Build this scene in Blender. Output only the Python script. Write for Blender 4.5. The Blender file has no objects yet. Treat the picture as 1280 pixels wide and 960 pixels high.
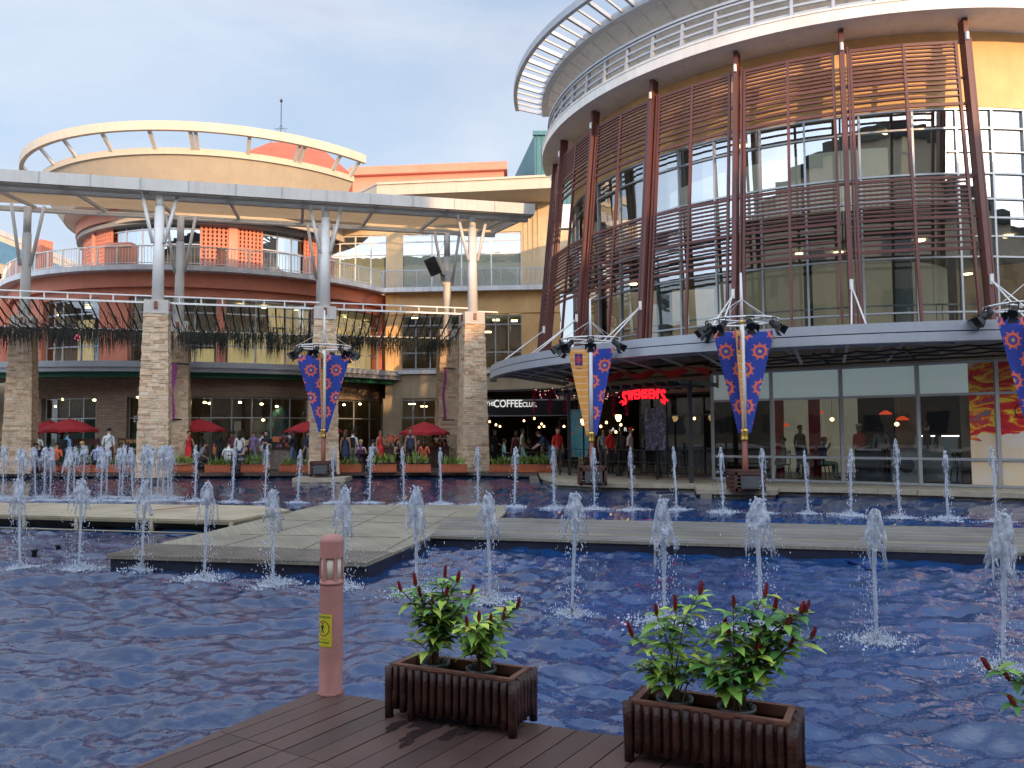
import bpy, math, random
import numpy as np
from mathutils import Vector, Matrix
random.seed(7); np.random.seed(7)
S = bpy.context.scene
COL = S.collection
R = math.radians
sin, cos, pi = math.sin, math.cos, math.pi
# ------------------------------------------------------------------ camera
CAMZ = 1.55
cam = bpy.data.objects.new("camera", bpy.data.cameras.new("camera"))
COL.objects.link(cam); S.camera = cam
CM = Matrix.Rotation(R(90) + math.atan(61/1000), 3, 'X') @ Matrix.Rotation(-0.006, 3, 'Z')
cam.matrix_world = Matrix.Translation((0, 0, CAMZ)) @ CM.to_4x4()
cam.data.sensor_width = 36; cam.data.lens = 36*1000/1280
cam.data.clip_start = 0.05; cam.data.clip_end = 3000
def ray(x, y): return CM @ Vector((x-640, 480-y, -1000))
def P(x, y, z=0.0):                 # pixel -> point on the level z
    d = ray(x, y); t = (z-CAMZ)/d.z
    return Vector((d.x*t, d.y*t, z))
def PD(x, y, D):                    # pixel -> point at depth D
    d = ray(x, y); t = D/d.y
    return Vector((d.x*t, D, CAMZ+d.z*t))
def hit(x, Rr, c, y=400):           # near hit of a pixel column with a circle, as an angle in degrees
    d = ray(x, y); t = d.x/d.y
    a = t*t+1; b = -2*(t*c[0]+c[1]); q = c[0]**2+c[1]**2-Rr*Rr
    s = max(b*b-4*a*q, 0); D = (-b-math.sqrt(s))/2/a
    return math.degrees(math.atan2(D-c[1], D*t-c[0]))
def onto(x, A, B, y=500):           # pixel column with the vertical plane through A and B
    d = ray(x, y); ax, ay = A[0], A[1]; bx, by = B[0]-A[0], B[1]-A[1]
    s = (ay*d.x-ax*d.y)/(bx*d.y-by*d.x)
    return Vector((ax+bx*s, ay+by*s, 0))
# ------------------------------------------------------------------ materials
def nt(name):
    m = bpy.data.materials.new(name); m.use_nodes = True
    n = m.node_tree; n.nodes.clear(); return m, n
def N(n, t, **k):
    o = n.nodes.new(t)
    for a, b in k.items():
        if a.startswith('i_'): o.inputs[a[2:].replace('_', ' ')].default_value = b
        else: setattr(o, a, b)
    return o
def L(n, a, b): n.links.new(a, b)
def math_(n, op, a, b=None, c=None):
    o = n.nodes.new('ShaderNodeMath'); o.operation = op
    for i, v in enumerate((a, b, c)):
        if v is None: continue
        if isinstance(v, (int, float)): o.inputs[i].default_value = v
        else: n.links.new(v, o.inputs[i])
    return o.outputs[0]
def mixc(n, f, a, b):
    o = n.nodes.new('ShaderNodeMix'); o.data_type = 'RGBA'
    for i, v in ((0, f), (6, a), (7, b)):
        if isinstance(v, (int, float)): o.inputs[i].default_value = v
        elif isinstance(v, (tuple, list)): o.inputs[i].default_value = tuple(v)+((1,) if len(v) == 3 else ())
        else: n.links.new(v, o.inputs[i])
    return o.outputs[2]
def ramp(n, f, stops):
    r = n.nodes.new('ShaderNodeValToRGB'); e = r.color_ramp.elements
    while len(e) < len(stops): e.new(0.5)
    for i, (p, c) in enumerate(stops):
        e[i].position = p; e[i].color = tuple(c)+((1,) if len(c) == 3 else ())
    n.links.new(f, r.inputs[0]); return r.outputs[0]
def coords(n, scale=(1, 1, 1), kind='Object'):
    t = N(n, 'ShaderNodeTexCoord'); m = N(n, 'ShaderNodeMapping'); m.inputs['Scale'].default_value = scale
    L(n, t.outputs[kind], m.inputs[0]); return m.outputs[0]
def noise(n, co, s, det=4, rough=.6, out='Fac'):
    o = N(n, 'ShaderNodeTexNoise'); o.inputs['Scale'].default_value = s; o.inputs['Detail'].default_value = det
    o.inputs['Roughness'].default_value = rough; L(n, co, o.inputs['Vector']); return o.outputs[out]
def finish(n, col, rough=.6, metal=0., bump=None, bs=.2, bd=.02, spec=.5, trans=0., extra=None):
    p = N(n, 'ShaderNodeBsdfPrincipled')
    for s_, v in (('Base Color', col), ('Roughness', rough), ('Metallic', metal), ('Specular IOR Level', spec), ('Transmission Weight', trans)):
        if isinstance(v, (int, float)): p.inputs[s_].default_value = v
        elif isinstance(v, (tuple, list)): p.inputs[s_].default_value = tuple(v)+((1,) if len(v) == 3 else ())
        else: L(n, v, p.inputs[s_])
    if bump is not None:
        b = N(n, 'ShaderNodeBump'); b.inputs['Strength'].default_value = bs; b.inputs['Distance'].default_value = bd
        L(n, bump, b.inputs['Height']); L(n, b.outputs[0], p.inputs['Normal'])
    o = N(n, 'ShaderNodeOutputMaterial'); L(n, p.outputs[0], o.inputs[0]); return p
def sc(c, k): return tuple(min(1, v*k) for v in c[:3])
def mat(name, c, rough=.6, metal=0., var=.14, s=1.2, fine=18, bs=.15, streak=0., spec=.4, alt=None):
    m, n = nt(name); co = coords(n)
    a = noise(n, co, s, 5); b = noise(n, co, fine, 3)
    f = math_(n, 'ADD', math_(n, 'MULTIPLY', a, .7), math_(n, 'MULTIPLY', b, .3))
    f = ramp(n, f, [(.33, (0, 0, 0)), (.67, (1, 1, 1))])
    col = mixc(n, f, sc(c, 1-var), alt or sc(c, 1+var))
    if streak:
        st = noise(n, coords(n, (2.2, 2.2, .12)), 1.5, 6, .7)
        g = ramp(n, st, [(.5, (0, 0, 0)), (.72, (1, 1, 1))])
        col = mixc(n, math_(n, 'MULTIPLY', g, streak), col, sc(c, .45))
    rr = math_(n, 'ADD', math_(n, 'MULTIPLY', b, .25), rough-.12)
    finish(n, col, rr, metal, b, bs, .01, spec); return m
def emis(name, c, k):
    m, n = nt(name); e = N(n, 'ShaderNodeEmission'); e.inputs[0].default_value = tuple(c)+(1,); e.inputs[1].default_value = k
    o = N(n, 'ShaderNodeOutputMaterial'); L(n, e.outputs[0], o.inputs[0]); return m
def glassm(name, tint=(.6, .68, .66), base=.16, rough=.01, wob=.0):
    m, n = nt(name); t = N(n, 'ShaderNodeBsdfTransparent'); t.inputs[0].default_value = tuple(tint)+(1,)
    g = N(n, 'ShaderNodeBsdfGlossy'); g.inputs['Roughness'].default_value = rough; g.inputs[0].default_value = (.68, .71, .73, 1)
    fr = N(n, 'ShaderNodeFresnel'); fr.inputs[0].default_value = 1.5
    f = math_(n, 'MINIMUM', math_(n, 'ADD', fr.outputs[0], base), 1)
    b = N(n, 'ShaderNodeBump'); b.inputs['Strength'].default_value = .06; b.inputs['Distance'].default_value = .05
    L(n, noise(n, coords(n), .8, 2), b.inputs['Height']); L(n, b.outputs[0], g.inputs['Normal'])
    x = N(n, 'ShaderNodeMixShader'); L(n, f, x.inputs[0]); L(n, t.outputs[0], x.inputs[1]); L(n, g.outputs[0], x.inputs[2])
    o = N(n, 'ShaderNodeOutputMaterial'); L(n, x.outputs[0], o.inputs[0]); return m
M = {}
M['cream'] = mat('cream_render', (.60, .45, .27), .75, streak=.25)
M['yellow'] = mat('yellow_render', (.76, .47, .21), .75, streak=.12)
M['beige'] = mat('beige_render', (.50, .40, .27), .75, streak=.3)
M['orange'] = mat('terracotta_render', (.64, .23, .145), .75, var=.09, streak=.22)
M['salmon'] = mat('salmon_render', (.68, .31, .22), .75, var=.09, streak=.22)
M['redbrown'] = mat('dark_terracotta', (.30, .10, .07), .75, streak=.2)
M['slab'] = mat('slab_edge_paint', (.74, .75, .76), .6, streak=.5)
M['white'] = mat('white_paint_metal', (.68, .67, .64), .4, streak=.15, var=.07)
M['softgrey'] = mat('warm_grey_metal', (.52, .50, .46), .5, streak=.35, var=.1)
M['steel'] = mat('grey_metal_panel', (.38, .40, .43), .38, .25, streak=.2, var=.08)
M['alu'] = mat('aluminium_frame', (.42, .44, .46), .35, .5, var=.08)
M['darkalu'] = mat('dark_frame', (.05, .05, .055), .4, .3, var=.2)
M['maroon'] = mat('maroon_painted_steel', (.125, .042, .034), .45, streak=.25, var=.12)
M['black'] = mat('black_metal', (.018, .018, .02), .45, .2, var=.3)
M['blackplastic'] = mat('black_plastic', (.03, .03, .033), .5, var=.3)
M['visor'] = mat('visor_panel', (.56, .475, .36), .6, streak=.2, var=.07)
M['visorgrey'] = mat('visor_panel_grey', (.72, .69, .64), .6, streak=.35, var=.07)
M['green'] = mat('green_band', (.02, .16, .09), .5)
M['bluegreen'] = mat('teal_roof_panel', (.05, .16, .18), .5, var=.1, streak=.3)
M['bluemetal'] = mat('blue_roof_edge', (.10, .22, .33), .5, streak=.3)
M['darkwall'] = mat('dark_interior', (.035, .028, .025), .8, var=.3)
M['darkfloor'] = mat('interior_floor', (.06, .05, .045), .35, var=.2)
M['intwall'] = mat('interior_wall', (.34, .27, .19), .8, var=.2)
M['intpale'] = mat('interior_pale_wall', (.46, .47, .44), .7, var=.1)
M['ceil'] = mat('interior_ceiling', (.30, .30, .28), .8, var=.1)
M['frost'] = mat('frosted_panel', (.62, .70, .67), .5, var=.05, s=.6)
_b = [k_ for k_ in M['frost'].node_tree.nodes if k_.type == 'BSDF_PRINCIPLED'][0]; _b.inputs['Emission Color'].default_value = (.72, .92, .88, 1); _b.inputs['Emission Strength'].default_value = .085   # added glow in place of room light behind the panes
M['blind'] = mat('pale_blind', (.54, .60, .57), .55, var=.06, s=.6)
M['glass'] = glassm('window_glass', (.80, .86, .84), .46)
M['glassmid'] = glassm('office_glass', (.70, .74, .70), .14)
M['glassdark'] = glassm('tinted_glass', (.62, .68, .66), .12)
M['glasslow'] = glassm('shop_glass', (.80, .84, .82), .05)
M['fabricred'] = mat('red_fabric', (.40, .025, .035), .85, var=.18, s=4)
M['redawn'] = mat('red_awning_cloth', (.50, .03, .03), .85, var=.2, s=2)
M['brass'] = mat('brass_collar', (.65, .42, .10), .3, .9)
M['rust'] = mat('brown_pole_base', (.22, .07, .045), .5, streak=.3)
M['terra'] = mat('terracotta_planter', (.48, .13, .055), .75, var=.25, s=5)
M['leafpale'] = mat('spider_leaf', (.24, .36, .07), .5, var=.4, s=6)
M['log'] = mat('stained_log', (.017, .007, .006), .4, var=.55, s=9, fine=60, bs=.6, alt=(.062, .020, .013))
M['rim'] = mat('planter_rim_wood', (.15, .065, .042), .55, var=.3, s=6)
M['potplastic'] = mat('dark_green_pot', (.03, .04, .038), .4)
M['soil'] = mat('dry_soil', (.05, .032, .022), .95, var=.6, s=30, bs=.8)
M['leafA'] = mat('leaf_mid_green', (.18, .34, .05), .5, var=.45, s=9, spec=.5)
M['leafB'] = mat('leaf_light_green', (.40, .54, .08), .5, var=.35, s=9, spec=.5)
M['leafC'] = mat('leaf_dark_green', (.07, .19, .04), .5, var=.4, s=9, spec=.5)
M['leafY'] = mat('leaf_yellow', (.42, .42, .06), .45, var=.25, s=9)
M['stem'] = mat('brown_stem', (.14, .10, .045), .6, var=.4, s=12)
M['spike'] = mat('red_flower_cone', (.21, .012, .018), .4, var=.35, s=30)
M['bollard'] = mat('pink_bollard_paint', (.42, .19, .16), .55, var=.14, streak=.4, s=7)
M['lens'] = mat('bollard_diffuser', (.62, .56, .46), .3, var=.1)
M['roofslat'] = None
M['sticker'] = mat('yellow_sticker', (.55, .52, .03), .4, var=.06)
M['ink'] = mat('printed_ink', (.02, .018, .015), .5)
M['inkred'] = mat('printed_red', (.38, .05, .02), .5)
M['pinkban'] = mat('purple_banner_cloth', (.30, .07, .21), .8, var=.2, s=3)
M['vine'] = mat('dry_hanging_vine', (.034, .038, .030), .9, var=.5, s=8)
M['garland'] = mat('magenta_tinsel', (.55, .03, .14), .45, var=.3, s=15)
M['bulb'] = emis('warm_bulb', (1, .62, .25), 3.5)
M['fairy'] = emis('fairy_light', (1, .72, .5), 1.6)
M['lampglow'] = emis('street_lamp_glow', (1, .66, .25), 3.2)
M['downlight'] = emis('downlight', (1, .75, .35), 9)
M['striplight'] = emis('strip_light', (.9, .95, 1), 3)
M['redneon'] = emis('red_sign_glow', (1, .012, .022), 1.35)
M['pinkneon'] = emis('pink_neon', (1, .1, .3), 3)
M['redlamp'] = emis('red_pendant', (1, .10, .03), .35)
M['signwhite'] = mat('white_lettering', (.75, .75, .72), .5)
M['signglow'] = emis('pale_lettering', (.85, .85, .8), .55)
M['stagewood'] = None
M['stall'] = mat('brown_stall_board', (.07, .028, .02), .6, var=.3)
M['gold'] = mat('gold_lettering', (.55, .38, .12), .5)
def m_planks(name, c, w=.14, ang=0., dark=.25, kind='Object', rough=.5, wet=False, ln=3.2):
    m, n = nt(name); t = N(n, 'ShaderNodeTexCoord'); mp = N(n, 'ShaderNodeMapping'); mp.inputs['Rotation'].default_value = (0, 0, ang)
    L(n, t.outputs[kind], mp.inputs[0])
    br = N(n, 'ShaderNodeTexBrick'); L(n, mp.outputs[0], br.inputs['Vector'])
    br.inputs['Scale'].default_value = 1; br.inputs['Brick Width'].default_value = ln; br.inputs['Row Height'].default_value = w
    br.inputs['Mortar Size'].default_value = .004; br.inputs['Mortar Smooth'].default_value = .1; br.offset = .5
    br.inputs['Color1'].default_value = sc(c, 1-.16)+(1,); br.inputs['Color2'].default_value = sc(c, 1+.16)+(1,); br.inputs['Mortar'].default_value = sc(c, dark*.4)+(1,)
    mg = N(n, 'ShaderNodeMapping'); mg.inputs['Scale'].default_value = (1, 30, 1); L(n, mp.outputs[0], mg.inputs[0])
    g = noise(n, mg.outputs[0], 2, 6, .7); big = noise(n, mp.outputs[0], .9, 4)
    col = mixc(n, ramp(n, g, [(.3, (0, 0, 0)), (.7, (1, 1, 1))]), sc(c, .7), sc(c, 1.3))
    col = mixc(n, .5, col, br.outputs['Color'])
    col = mixc(n, math_(n, 'MULTIPLY', ramp(n, big, [(.38, (1, 1, 1)), (.58, (0, 0, 0))]), .62), col, sc(c, .52))
    rr = math_(n, 'ADD', math_(n, 'MULTIPLY', big, .3), rough-.15)
    h = math_(n, 'ADD', math_(n, 'MULTIPLY', g, .3), math_(n, 'MULTIPLY', math_(n, 'SUBTRACT', 1, br.outputs['Fac']), 1))
    finish(n, col, rr, 0, h, .5, .006); return m
M['prom'] = m_planks('promenade_boards', (.085, .06, .05), .15, .12)
M['stagewood'] = m_planks('stage_boards', (.265, .235, .17), .11, 1.15, rough=.6, ln=2.4)
M['walkwood'] = m_planks('walkway_boards', (.20, .19, .17), .09, -.06, rough=.6, ln=2.4)
def m_deck(name, c):
    m, n = nt(name); co = coords(n, (1, 1, 1)); g = noise(n, coords(n, (3, 3, 3)), 1, 5); f = noise(n, co, 45, 5, .7)
    oi = N(n, 'ShaderNodeObjectInfo')
    col = mixc(n, ramp(n, g, [(.3, (0, 0, 0)), (.7, (1, 1, 1))]), sc(c, .78), sc(c, 1.2))
    col = mixc(n, math_(n, 'MULTIPLY', f, .35), col, sc(c, .55))
    gr = noise(n, coords(n, (8, 8, 8)), 9, 6, .8)
    finish(n, col, math_(n, 'ADD', .38, math_(n, 'MULTIPLY', g, .25)), 0, math_(n, 'ADD', f, math_(n, 'MULTIPLY', gr, .5)), .25, .004); return m
M['deck0'] = m_deck('deck_board', (.088, .048, .038)); M['deck1'] = m_deck('deck_board_dark', (.066, .038, .032)); M['deck2'] = m_deck('deck_board_pale', (.105, .060, .048))
M['wetboard'] = mat('wet_patch', (.03, .02, .02), .16, var=.3)
for i, c in enumerate(((.60, .42, .27), (.62, .46, .31), (.46, .31, .19), (.64, .51, .36), (.54, .41, .28))):
    M['st%d' % i] = mat('ledge_stone_%s' % 'abcde'[i], c, .85, var=.25, s=3, fine=25, bs=.5)
M['joint'] = mat('stone_joint', (.16, .12, .09), .95)
M['capstone'] = mat('pillar_cap', (.50, .47, .42), .7, streak=.4)
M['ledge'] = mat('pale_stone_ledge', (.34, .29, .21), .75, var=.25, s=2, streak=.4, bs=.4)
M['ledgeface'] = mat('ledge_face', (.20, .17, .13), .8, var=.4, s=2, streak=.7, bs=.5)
M['poolblue'] = mat('pool_blue_tile', (.012, .04, .16), .3, var=.3)
M['ground'] = mat('concrete_ground', (.25, .24, .22), .85)
# brick facing on the left ground floor
def m_brick(name):
    m, n = nt(name); t = N(n, 'ShaderNodeTexCoord'); br = N(n, 'ShaderNodeTexBrick'); L(n, t.outputs['UV'], br.inputs['Vector'])
    br.inputs['Scale'].default_value = 1; br.inputs['Brick Width'].default_value = .42; br.inputs['Row Height'].default_value = .09; br.inputs['Mortar Size'].default_value = .006
    br.inputs['Color1'].default_value = (.36, .26, .18, 1); br.inputs['Color2'].default_value = (.50, .38, .27, 1); br.inputs['Mortar'].default_value = (.09, .06, .05, 1)
    ns = noise(n, t.outputs['UV'], 6, 5); col = mixc(n, math_(n, 'MULTIPLY', ns, .6), br.outputs['Color'], (.15, .10, .075))
    finish(n, col, .9, 0, math_(n, 'ADD', math_(n, 'SUBTRACT', 1, br.outputs['Fac']), ns), .7, .015); return m
M['brick'] = m_brick('stacked_stone_facing')
# ------------------------------------------------------------------ mesh builder
class MB:
    def __init__(s): s.v = []; s.f = []; s.mi = []; s.m = 0; s.uv = None
    def add(s, vs, fs, smooth=False):
        b = len(s.v); s.v += [tuple(v) for v in vs]
        for f in fs: s.f.append(tuple(b+i for i in f)); s.mi.append((s.m, smooth))
    def hexa(s, b, t):
        s.add(list(b)+list(t), [(3, 2, 1, 0), (4, 5, 6, 7), (0, 1, 5, 4), (1, 2, 6, 5), (2, 3, 7, 6), (3, 0, 4, 7)])
    def box(s, c, d, rz=0):
        x, y, z = c; a, b, h = d[0]/2, d[1]/2, d[2]/2; C_, S_ = cos(rz), sin(rz)
        q = [(x+C_*u-S_*w, y+S_*u+C_*w) for u, w in ((-a, -b), (a, -b), (a, b), (-a, b))]
        s.hexa([(p[0], p[1], z-h) for p in q], [(p[0], p[1], z+h) for p in q])
    def beam(s, p, q, w, h=None, up=(0, 0, 1)):
        h = h or w; p, q = Vector(p), Vector(q); d = (q-p).normalized(); up = Vector(up)
        if abs(d.dot(up)) > .98: up = Vector((0, 1, 0))
        x = d.cross(up).normalized()*w/2; u = x.cross(d).normalized()*h/2
        s.hexa([p-x-u, p+x-u, q+x-u, q-x-u], [p-x+u, p+x+u, q+x+u, q-x+u])
    def tube(s, p, q, r0, r1=None, n=8, caps=True, smooth=True):
        s.path([p, q], [r0, r0 if r1 is None else r1], n, caps, smooth)
    def path(s, pts, rad, n=6, caps=True, smooth=True):
        pts = [Vector(p) for p in pts]
        if isinstance(rad, (int, float)): rad = [rad]*len(pts)
        vs = []; pr = None
        for i, p in enumerate(pts):
            d = (pts[min(i+1, len(pts)-1)]-pts[max(i-1, 0)])
            d = d.normalized() if d.length > 1e-9 else Vector((0, 0, 1))
            ref = pr if pr is not None else (Vector((0, 0, 1)) if abs(d.z) < .9 else Vector((1, 0, 0)))
            x = ref-d*ref.dot(d)
            x = x.normalized() if x.length > 1e-6 else d.orthogonal().normalized()
            pr = x; y = d.cross(x)
            for k in range(n):
                a = 2*pi*k/n; vs.append(p+(x*cos(a)+y*sin(a))*rad[i])
        fs = []
        for i in range(len(pts)-1):
            for k in range(n):
                k2 = (k+1) % n; fs.append((i*n+k, i*n+k2, (i+1)*n+k2, (i+1)*n+k))
        b = len(s.v); s.add(vs, fs, smooth)
        if caps:
            s.f.append(tuple(b+k for k in range(n-1, -1, -1))); s.mi.append((s.m, False))
            s.f.append(tuple(b+(len(pts)-1)*n+k for k in range(n))); s.mi.append((s.m, False))
    def lathe(s, c, prof, n=16, smooth=True, sx=1, sy=1):
        vs = []
        for r, z in prof:
            for k in range(n):
                a = 2*pi*k/n; vs.append((c[0]+r*cos(a)*sx, c[1]+r*sin(a)*sy, c[2]+z))
        fs = [(i*n+k, i*n+(k+1) % n, (i+1)*n+(k+1) % n, (i+1)*n+k) for i in range(len(prof)-1) for k in range(n)]
        b = len(s.v); s.add(vs, fs, smooth)
        s.f.append(tuple(b+k for k in range(n-1, -1, -1))); s.mi.append((s.m, False))
        s.f.append(tuple(b+(len(prof)-1)*n+k for k in range(n))); s.mi.append((s.m, False))
    def arc(s, c, r0, r1, z0, z1, a0, a1, seg=2.5, dr=0., z0o=None, z1o=None):
        # solid ring sector; dr shifts the radius of the top; z0o / z1o are the heights at the outer radius
        n = max(1, int(abs(a1-a0)/seg+.5)); vs = []
        z0o = z0 if z0o is None else z0o; z1o = z1 if z1o is None else z1o
        for i in range(n+1):
            a = R(a0+(a1-a0)*i/n); C_, S_ = cos(a), sin(a)
            for r, z in ((r0, z0), (r1, z0o), (r1+dr, z1o), (r0+dr, z1)): vs.append((c[0]+C_*r, c[1]+S_*r, z))
        fs = []
        for i in range(n):
            b, t = i*4, i*4+4
            for k in range(4): k2 = (k+1) % 4; fs.append((b+k, b+k2, t+k2, t+k))
        fs += [(3, 2, 1, 0), (n*4, n*4+1, n*4+2, n*4+3)]; s.add(vs, fs)
    def sheet(s, c, r, z0, z1, a0, a1, seg=2.5):
        n = max(1, int(abs(a1-a0)/seg+.5)); vs = []
        for i in range(n+1):
            a = R(a0+(a1-a0)*i/n)
            vs += [(c[0]+cos(a)*r, c[1]+sin(a)*r, z0), (c[0]+cos(a)*r, c[1]+sin(a)*r, z1)]
        s.add(vs, [(2*i, 2*i+2, 2*i+3, 2*i+1) for i in range(n)])
    def prism(s, poly, z0, z1):
        n = len(poly); s.add([(p[0], p[1], z0) for p in poly]+[(p[0], p[1], z1) for p in poly],
            [tuple(range(n-1, -1, -1)), tuple(range(n, 2*n))]+[(i, (i+1) % n, n+(i+1) % n, n+i) for i in range(n)])
    def wall(s, A, B, z0, z1, t=.2):      # upright slab between plan points, thickness away from the camera
        a, b = Vector((A[0], A[1])), Vector((B[0], B[1])); d = (b-a).normalized(); nn = Vector((-d.y, d.x))
        if nn.dot((a+b)/2) < 0: nn = -nn
        nn = nn*t; s.prism([a, b, b+nn, a+nn], z0, z1)
    def octa(s, p, r, st=1.):
        x, y, z = p; s.add([(x+r, y, z), (x-r, y, z), (x, y+r, z), (x, y-r, z), (x, y, z+r*st), (x, y, z-r*st)],
            [(0, 2, 4), (2, 1, 4), (1, 3, 4), (3, 0, 4), (2, 0, 5), (1, 2, 5), (3, 1, 5), (0, 3, 5)], True)
ORG = {}
def mesh_of(name, mb, mats, org=(0, 0, 0), uv=False):
    me = bpy.data.meshes.new(name); o = Vector(org)
    me.from_pydata([(v[0]-o.x, v[1]-o.y, v[2]-o.z) for v in mb.v], [], mb.f)
    if isinstance(mats, str) or not isinstance(mats, (list, tuple)): mats = [mats]
    for m in mats: me.materials.append(M[m] if isinstance(m, str) else m)
    me.polygons.foreach_set('material_index', [a for a, b in mb.mi]); me.polygons.foreach_set('use_smooth', [b for a, b in mb.mi])
    if mb.uv is not None:
        u = me.uv_layers.new(name='UVMap'); u.data.foreach_set('uv', [c for fc in mb.uv for p in fc for c in p])
    me.update(); return me
def tag(o, label=None, cat=None, group=None, kind=None):
    for k, v in (('label', label), ('category', cat), ('group', group), ('kind', kind)):
        if v: o[k] = v
    return o
def E(name, loc, label, cat, group=None):
    o = bpy.data.objects.new(name, None); COL.objects.link(o); o.location = loc; o.empty_display_size = .3
    ORG[o.name] = Vector(loc); return tag(o, label, cat, group)
def O(name, mb, mats, parent=None, label=None, cat=None, group=None, kind=None):
    if not mb.v: return None
    if parent is not None: org = ORG[parent.name]
    else:
        a = np.array(mb.v); lo, hi = a.min(0), a.max(0); org = Vector(((lo[0]+hi[0])/2, (lo[1]+hi[1])/2, lo[2]))
    o = bpy.data.objects.new(name, mesh_of(name, mb, mats, org)); COL.objects.link(o)
    if parent is not None: o.parent = parent
    else: o.location = org
    ORG[o.name] = org; return tag(o, label, cat, group, kind)
def dup(root, loc, rz=0., scale=1., label=None, group=None):
    def cp(o, par):
        c = o.copy(); COL.objects.link(c)
        if par is not None: c.parent = par
        for ch in o.children: cp(ch, c)
        return c
    r = cp(root, None); r.location = loc; r.rotation_euler = (0, 0, rz); r.scale = scale if isinstance(scale, tuple) else (scale,)*3
    if label: r['label'] = label
    if group: r['group'] = group
    return r
def text(name, s, size, loc, rz, m, parent=None, ext=.01, align='CENTER', rx=pi/2, sx=1., off=0., **k):
    cu = bpy.data.curves.new(name, 'FONT'); cu.body = s; cu.size = size; cu.extrude = ext; cu.align_x = align; cu.align_y = 'CENTER'; cu.offset = off
    t = bpy.data.objects.new(name, cu); COL.objects.link(t); bpy.context.view_layer.update()
    me = bpy.data.meshes.new_from_object(t.evaluated_get(bpy.context.evaluated_depsgraph_get())); bpy.data.objects.remove(t)
    me.name = name; me.materials.clear(); me.materials.append(M[m])
    mt = Matrix.Rotation(rz, 4, 'Z') @ Matrix.Rotation(rx, 4, 'X') @ Matrix.Diagonal((sx, 1, 1, 1)); me.transform(mt)
    o = bpy.data.objects.new(name, me); COL.objects.link(o)
    if parent is not None: o.parent = parent; o.location = Vector(loc)-ORG[parent.name]
    else: o.location = loc
    ORG[o.name] = Vector(loc); return tag(o, **k)
WORDS = 'first second third fourth fifth sixth seventh eighth ninth tenth eleventh twelfth thirteenth fourteenth fifteenth sixteenth seventeenth eighteenth nineteenth twentieth'.split()
def ordn(i): return WORDS[i] if i < 20 else 'twenty-'+WORDS[i-20] if i < 29 else 'thirtieth' if i == 29 else 'thirty-'+WORDS[i-30] if i < 39 else 'fortieth'
def pol(c, r, a): return Vector((c[0]+r*cos(R(a)), c[1]+r*sin(R(a)), 0))
def at(v, z): return Vector((v[0], v[1], z))

def m_slat():
    m, n = nt('translucent_roof_slat'); d = N(n, 'ShaderNodeBsdfDiffuse'); d.inputs[0].default_value = (.5, .44, .34, 1); t = N(n, 'ShaderNodeBsdfTranslucent'); t.inputs[0].default_value = (.46, .38, .26, 1)
    c = mixc(n, noise(n, coords(n), .8, 4), (.42, .36, .27), (.62, .54, .42)); L(n, c, d.inputs[0])
    x = N(n, 'ShaderNodeMixShader'); x.inputs[0].default_value = .5; L(n, d.outputs[0], x.inputs[1]); L(n, t.outputs[0], x.inputs[2]); o = N(n, 'ShaderNodeOutputMaterial'); L(n, x.outputs[0], o.inputs[0]); return m
M['roofslat'] = m_slat()

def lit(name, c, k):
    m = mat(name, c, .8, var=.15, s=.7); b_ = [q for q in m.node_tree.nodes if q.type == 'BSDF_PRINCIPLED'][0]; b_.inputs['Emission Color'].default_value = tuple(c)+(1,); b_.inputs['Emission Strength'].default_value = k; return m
M['glowwarm'] = lit('glowing_shop_wall', (.75, .58, .30), .42); M['glowcool'] = lit('glowing_room_wall', (.58, .61, .55), .30); M['glowdim'] = lit('dim_glowing_wall', (.46, .42, .32), .16)  # emission put into interior surfaces in place of room lighting
# ================================================================== RIGHT ROTUNDA
C = (13.3, 33.5)
mall = E('rotunda_building', (C[0], C[1], 0), 'large curved mall block with maroon louvre screens and a slatted disc roof, at the right', 'building')
FIN = [-184, -169.5, -154, -138.6, -123.7, -108.6, -91.9]
A0, A1 = -192, -35
rz_ = lambda z: 11.3+(13.05-z)/9.15*.85
# walls and floors
b = MB(); b.arc(C, 10.3, 10.7, 10.95, 13.3, A0, A1); O('upper_wall', b, 'yellow', mall)
b = MB(); b.arc(C, 10.0, 11.95, 13.18, 13.6, A0, A1, z0o=13.27); b.arc(C, 11.55, 11.97, 13.6, 13.66, A0, A1); O('cornice', b, 'visorgrey', mall)
b = MB(); b.arc(C, 4.5, 10.5, 4.0, 4.25, A0, A1, 5); b.arc(C, 4.5, 10.35, 7.75, 8.15, A0, A1, 5); b.arc(C, 4.5, 10.3, 11.0, 11.2, A0, A1, 5); O('floor_slab', b, 'ceil', mall)
b = MB(); b.arc(C, 4.4, 4.6, 0, 13, -200, 0, 6); O('inner_wall', b, 'glowdim', mall)  # core wall given a dim glow to brighten the interior
b = MB(); b.arc(C, 0, 11.0, 13.3, 13.5, -200, 60, 6); O('roof', b, 'visorgrey', mall)
b = MB(); b.arc(C, 10.3, 10.6, 4.25, 11, 0, 168, 4); b.arc(C, 10.3, 10.7, 11, 13.2, -35, 168, 4); b.arc(C, 10.3, 10.6, 0, 4.25, -35, 168, 4); O('rear_wall', b, 'cream', mall)
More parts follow.
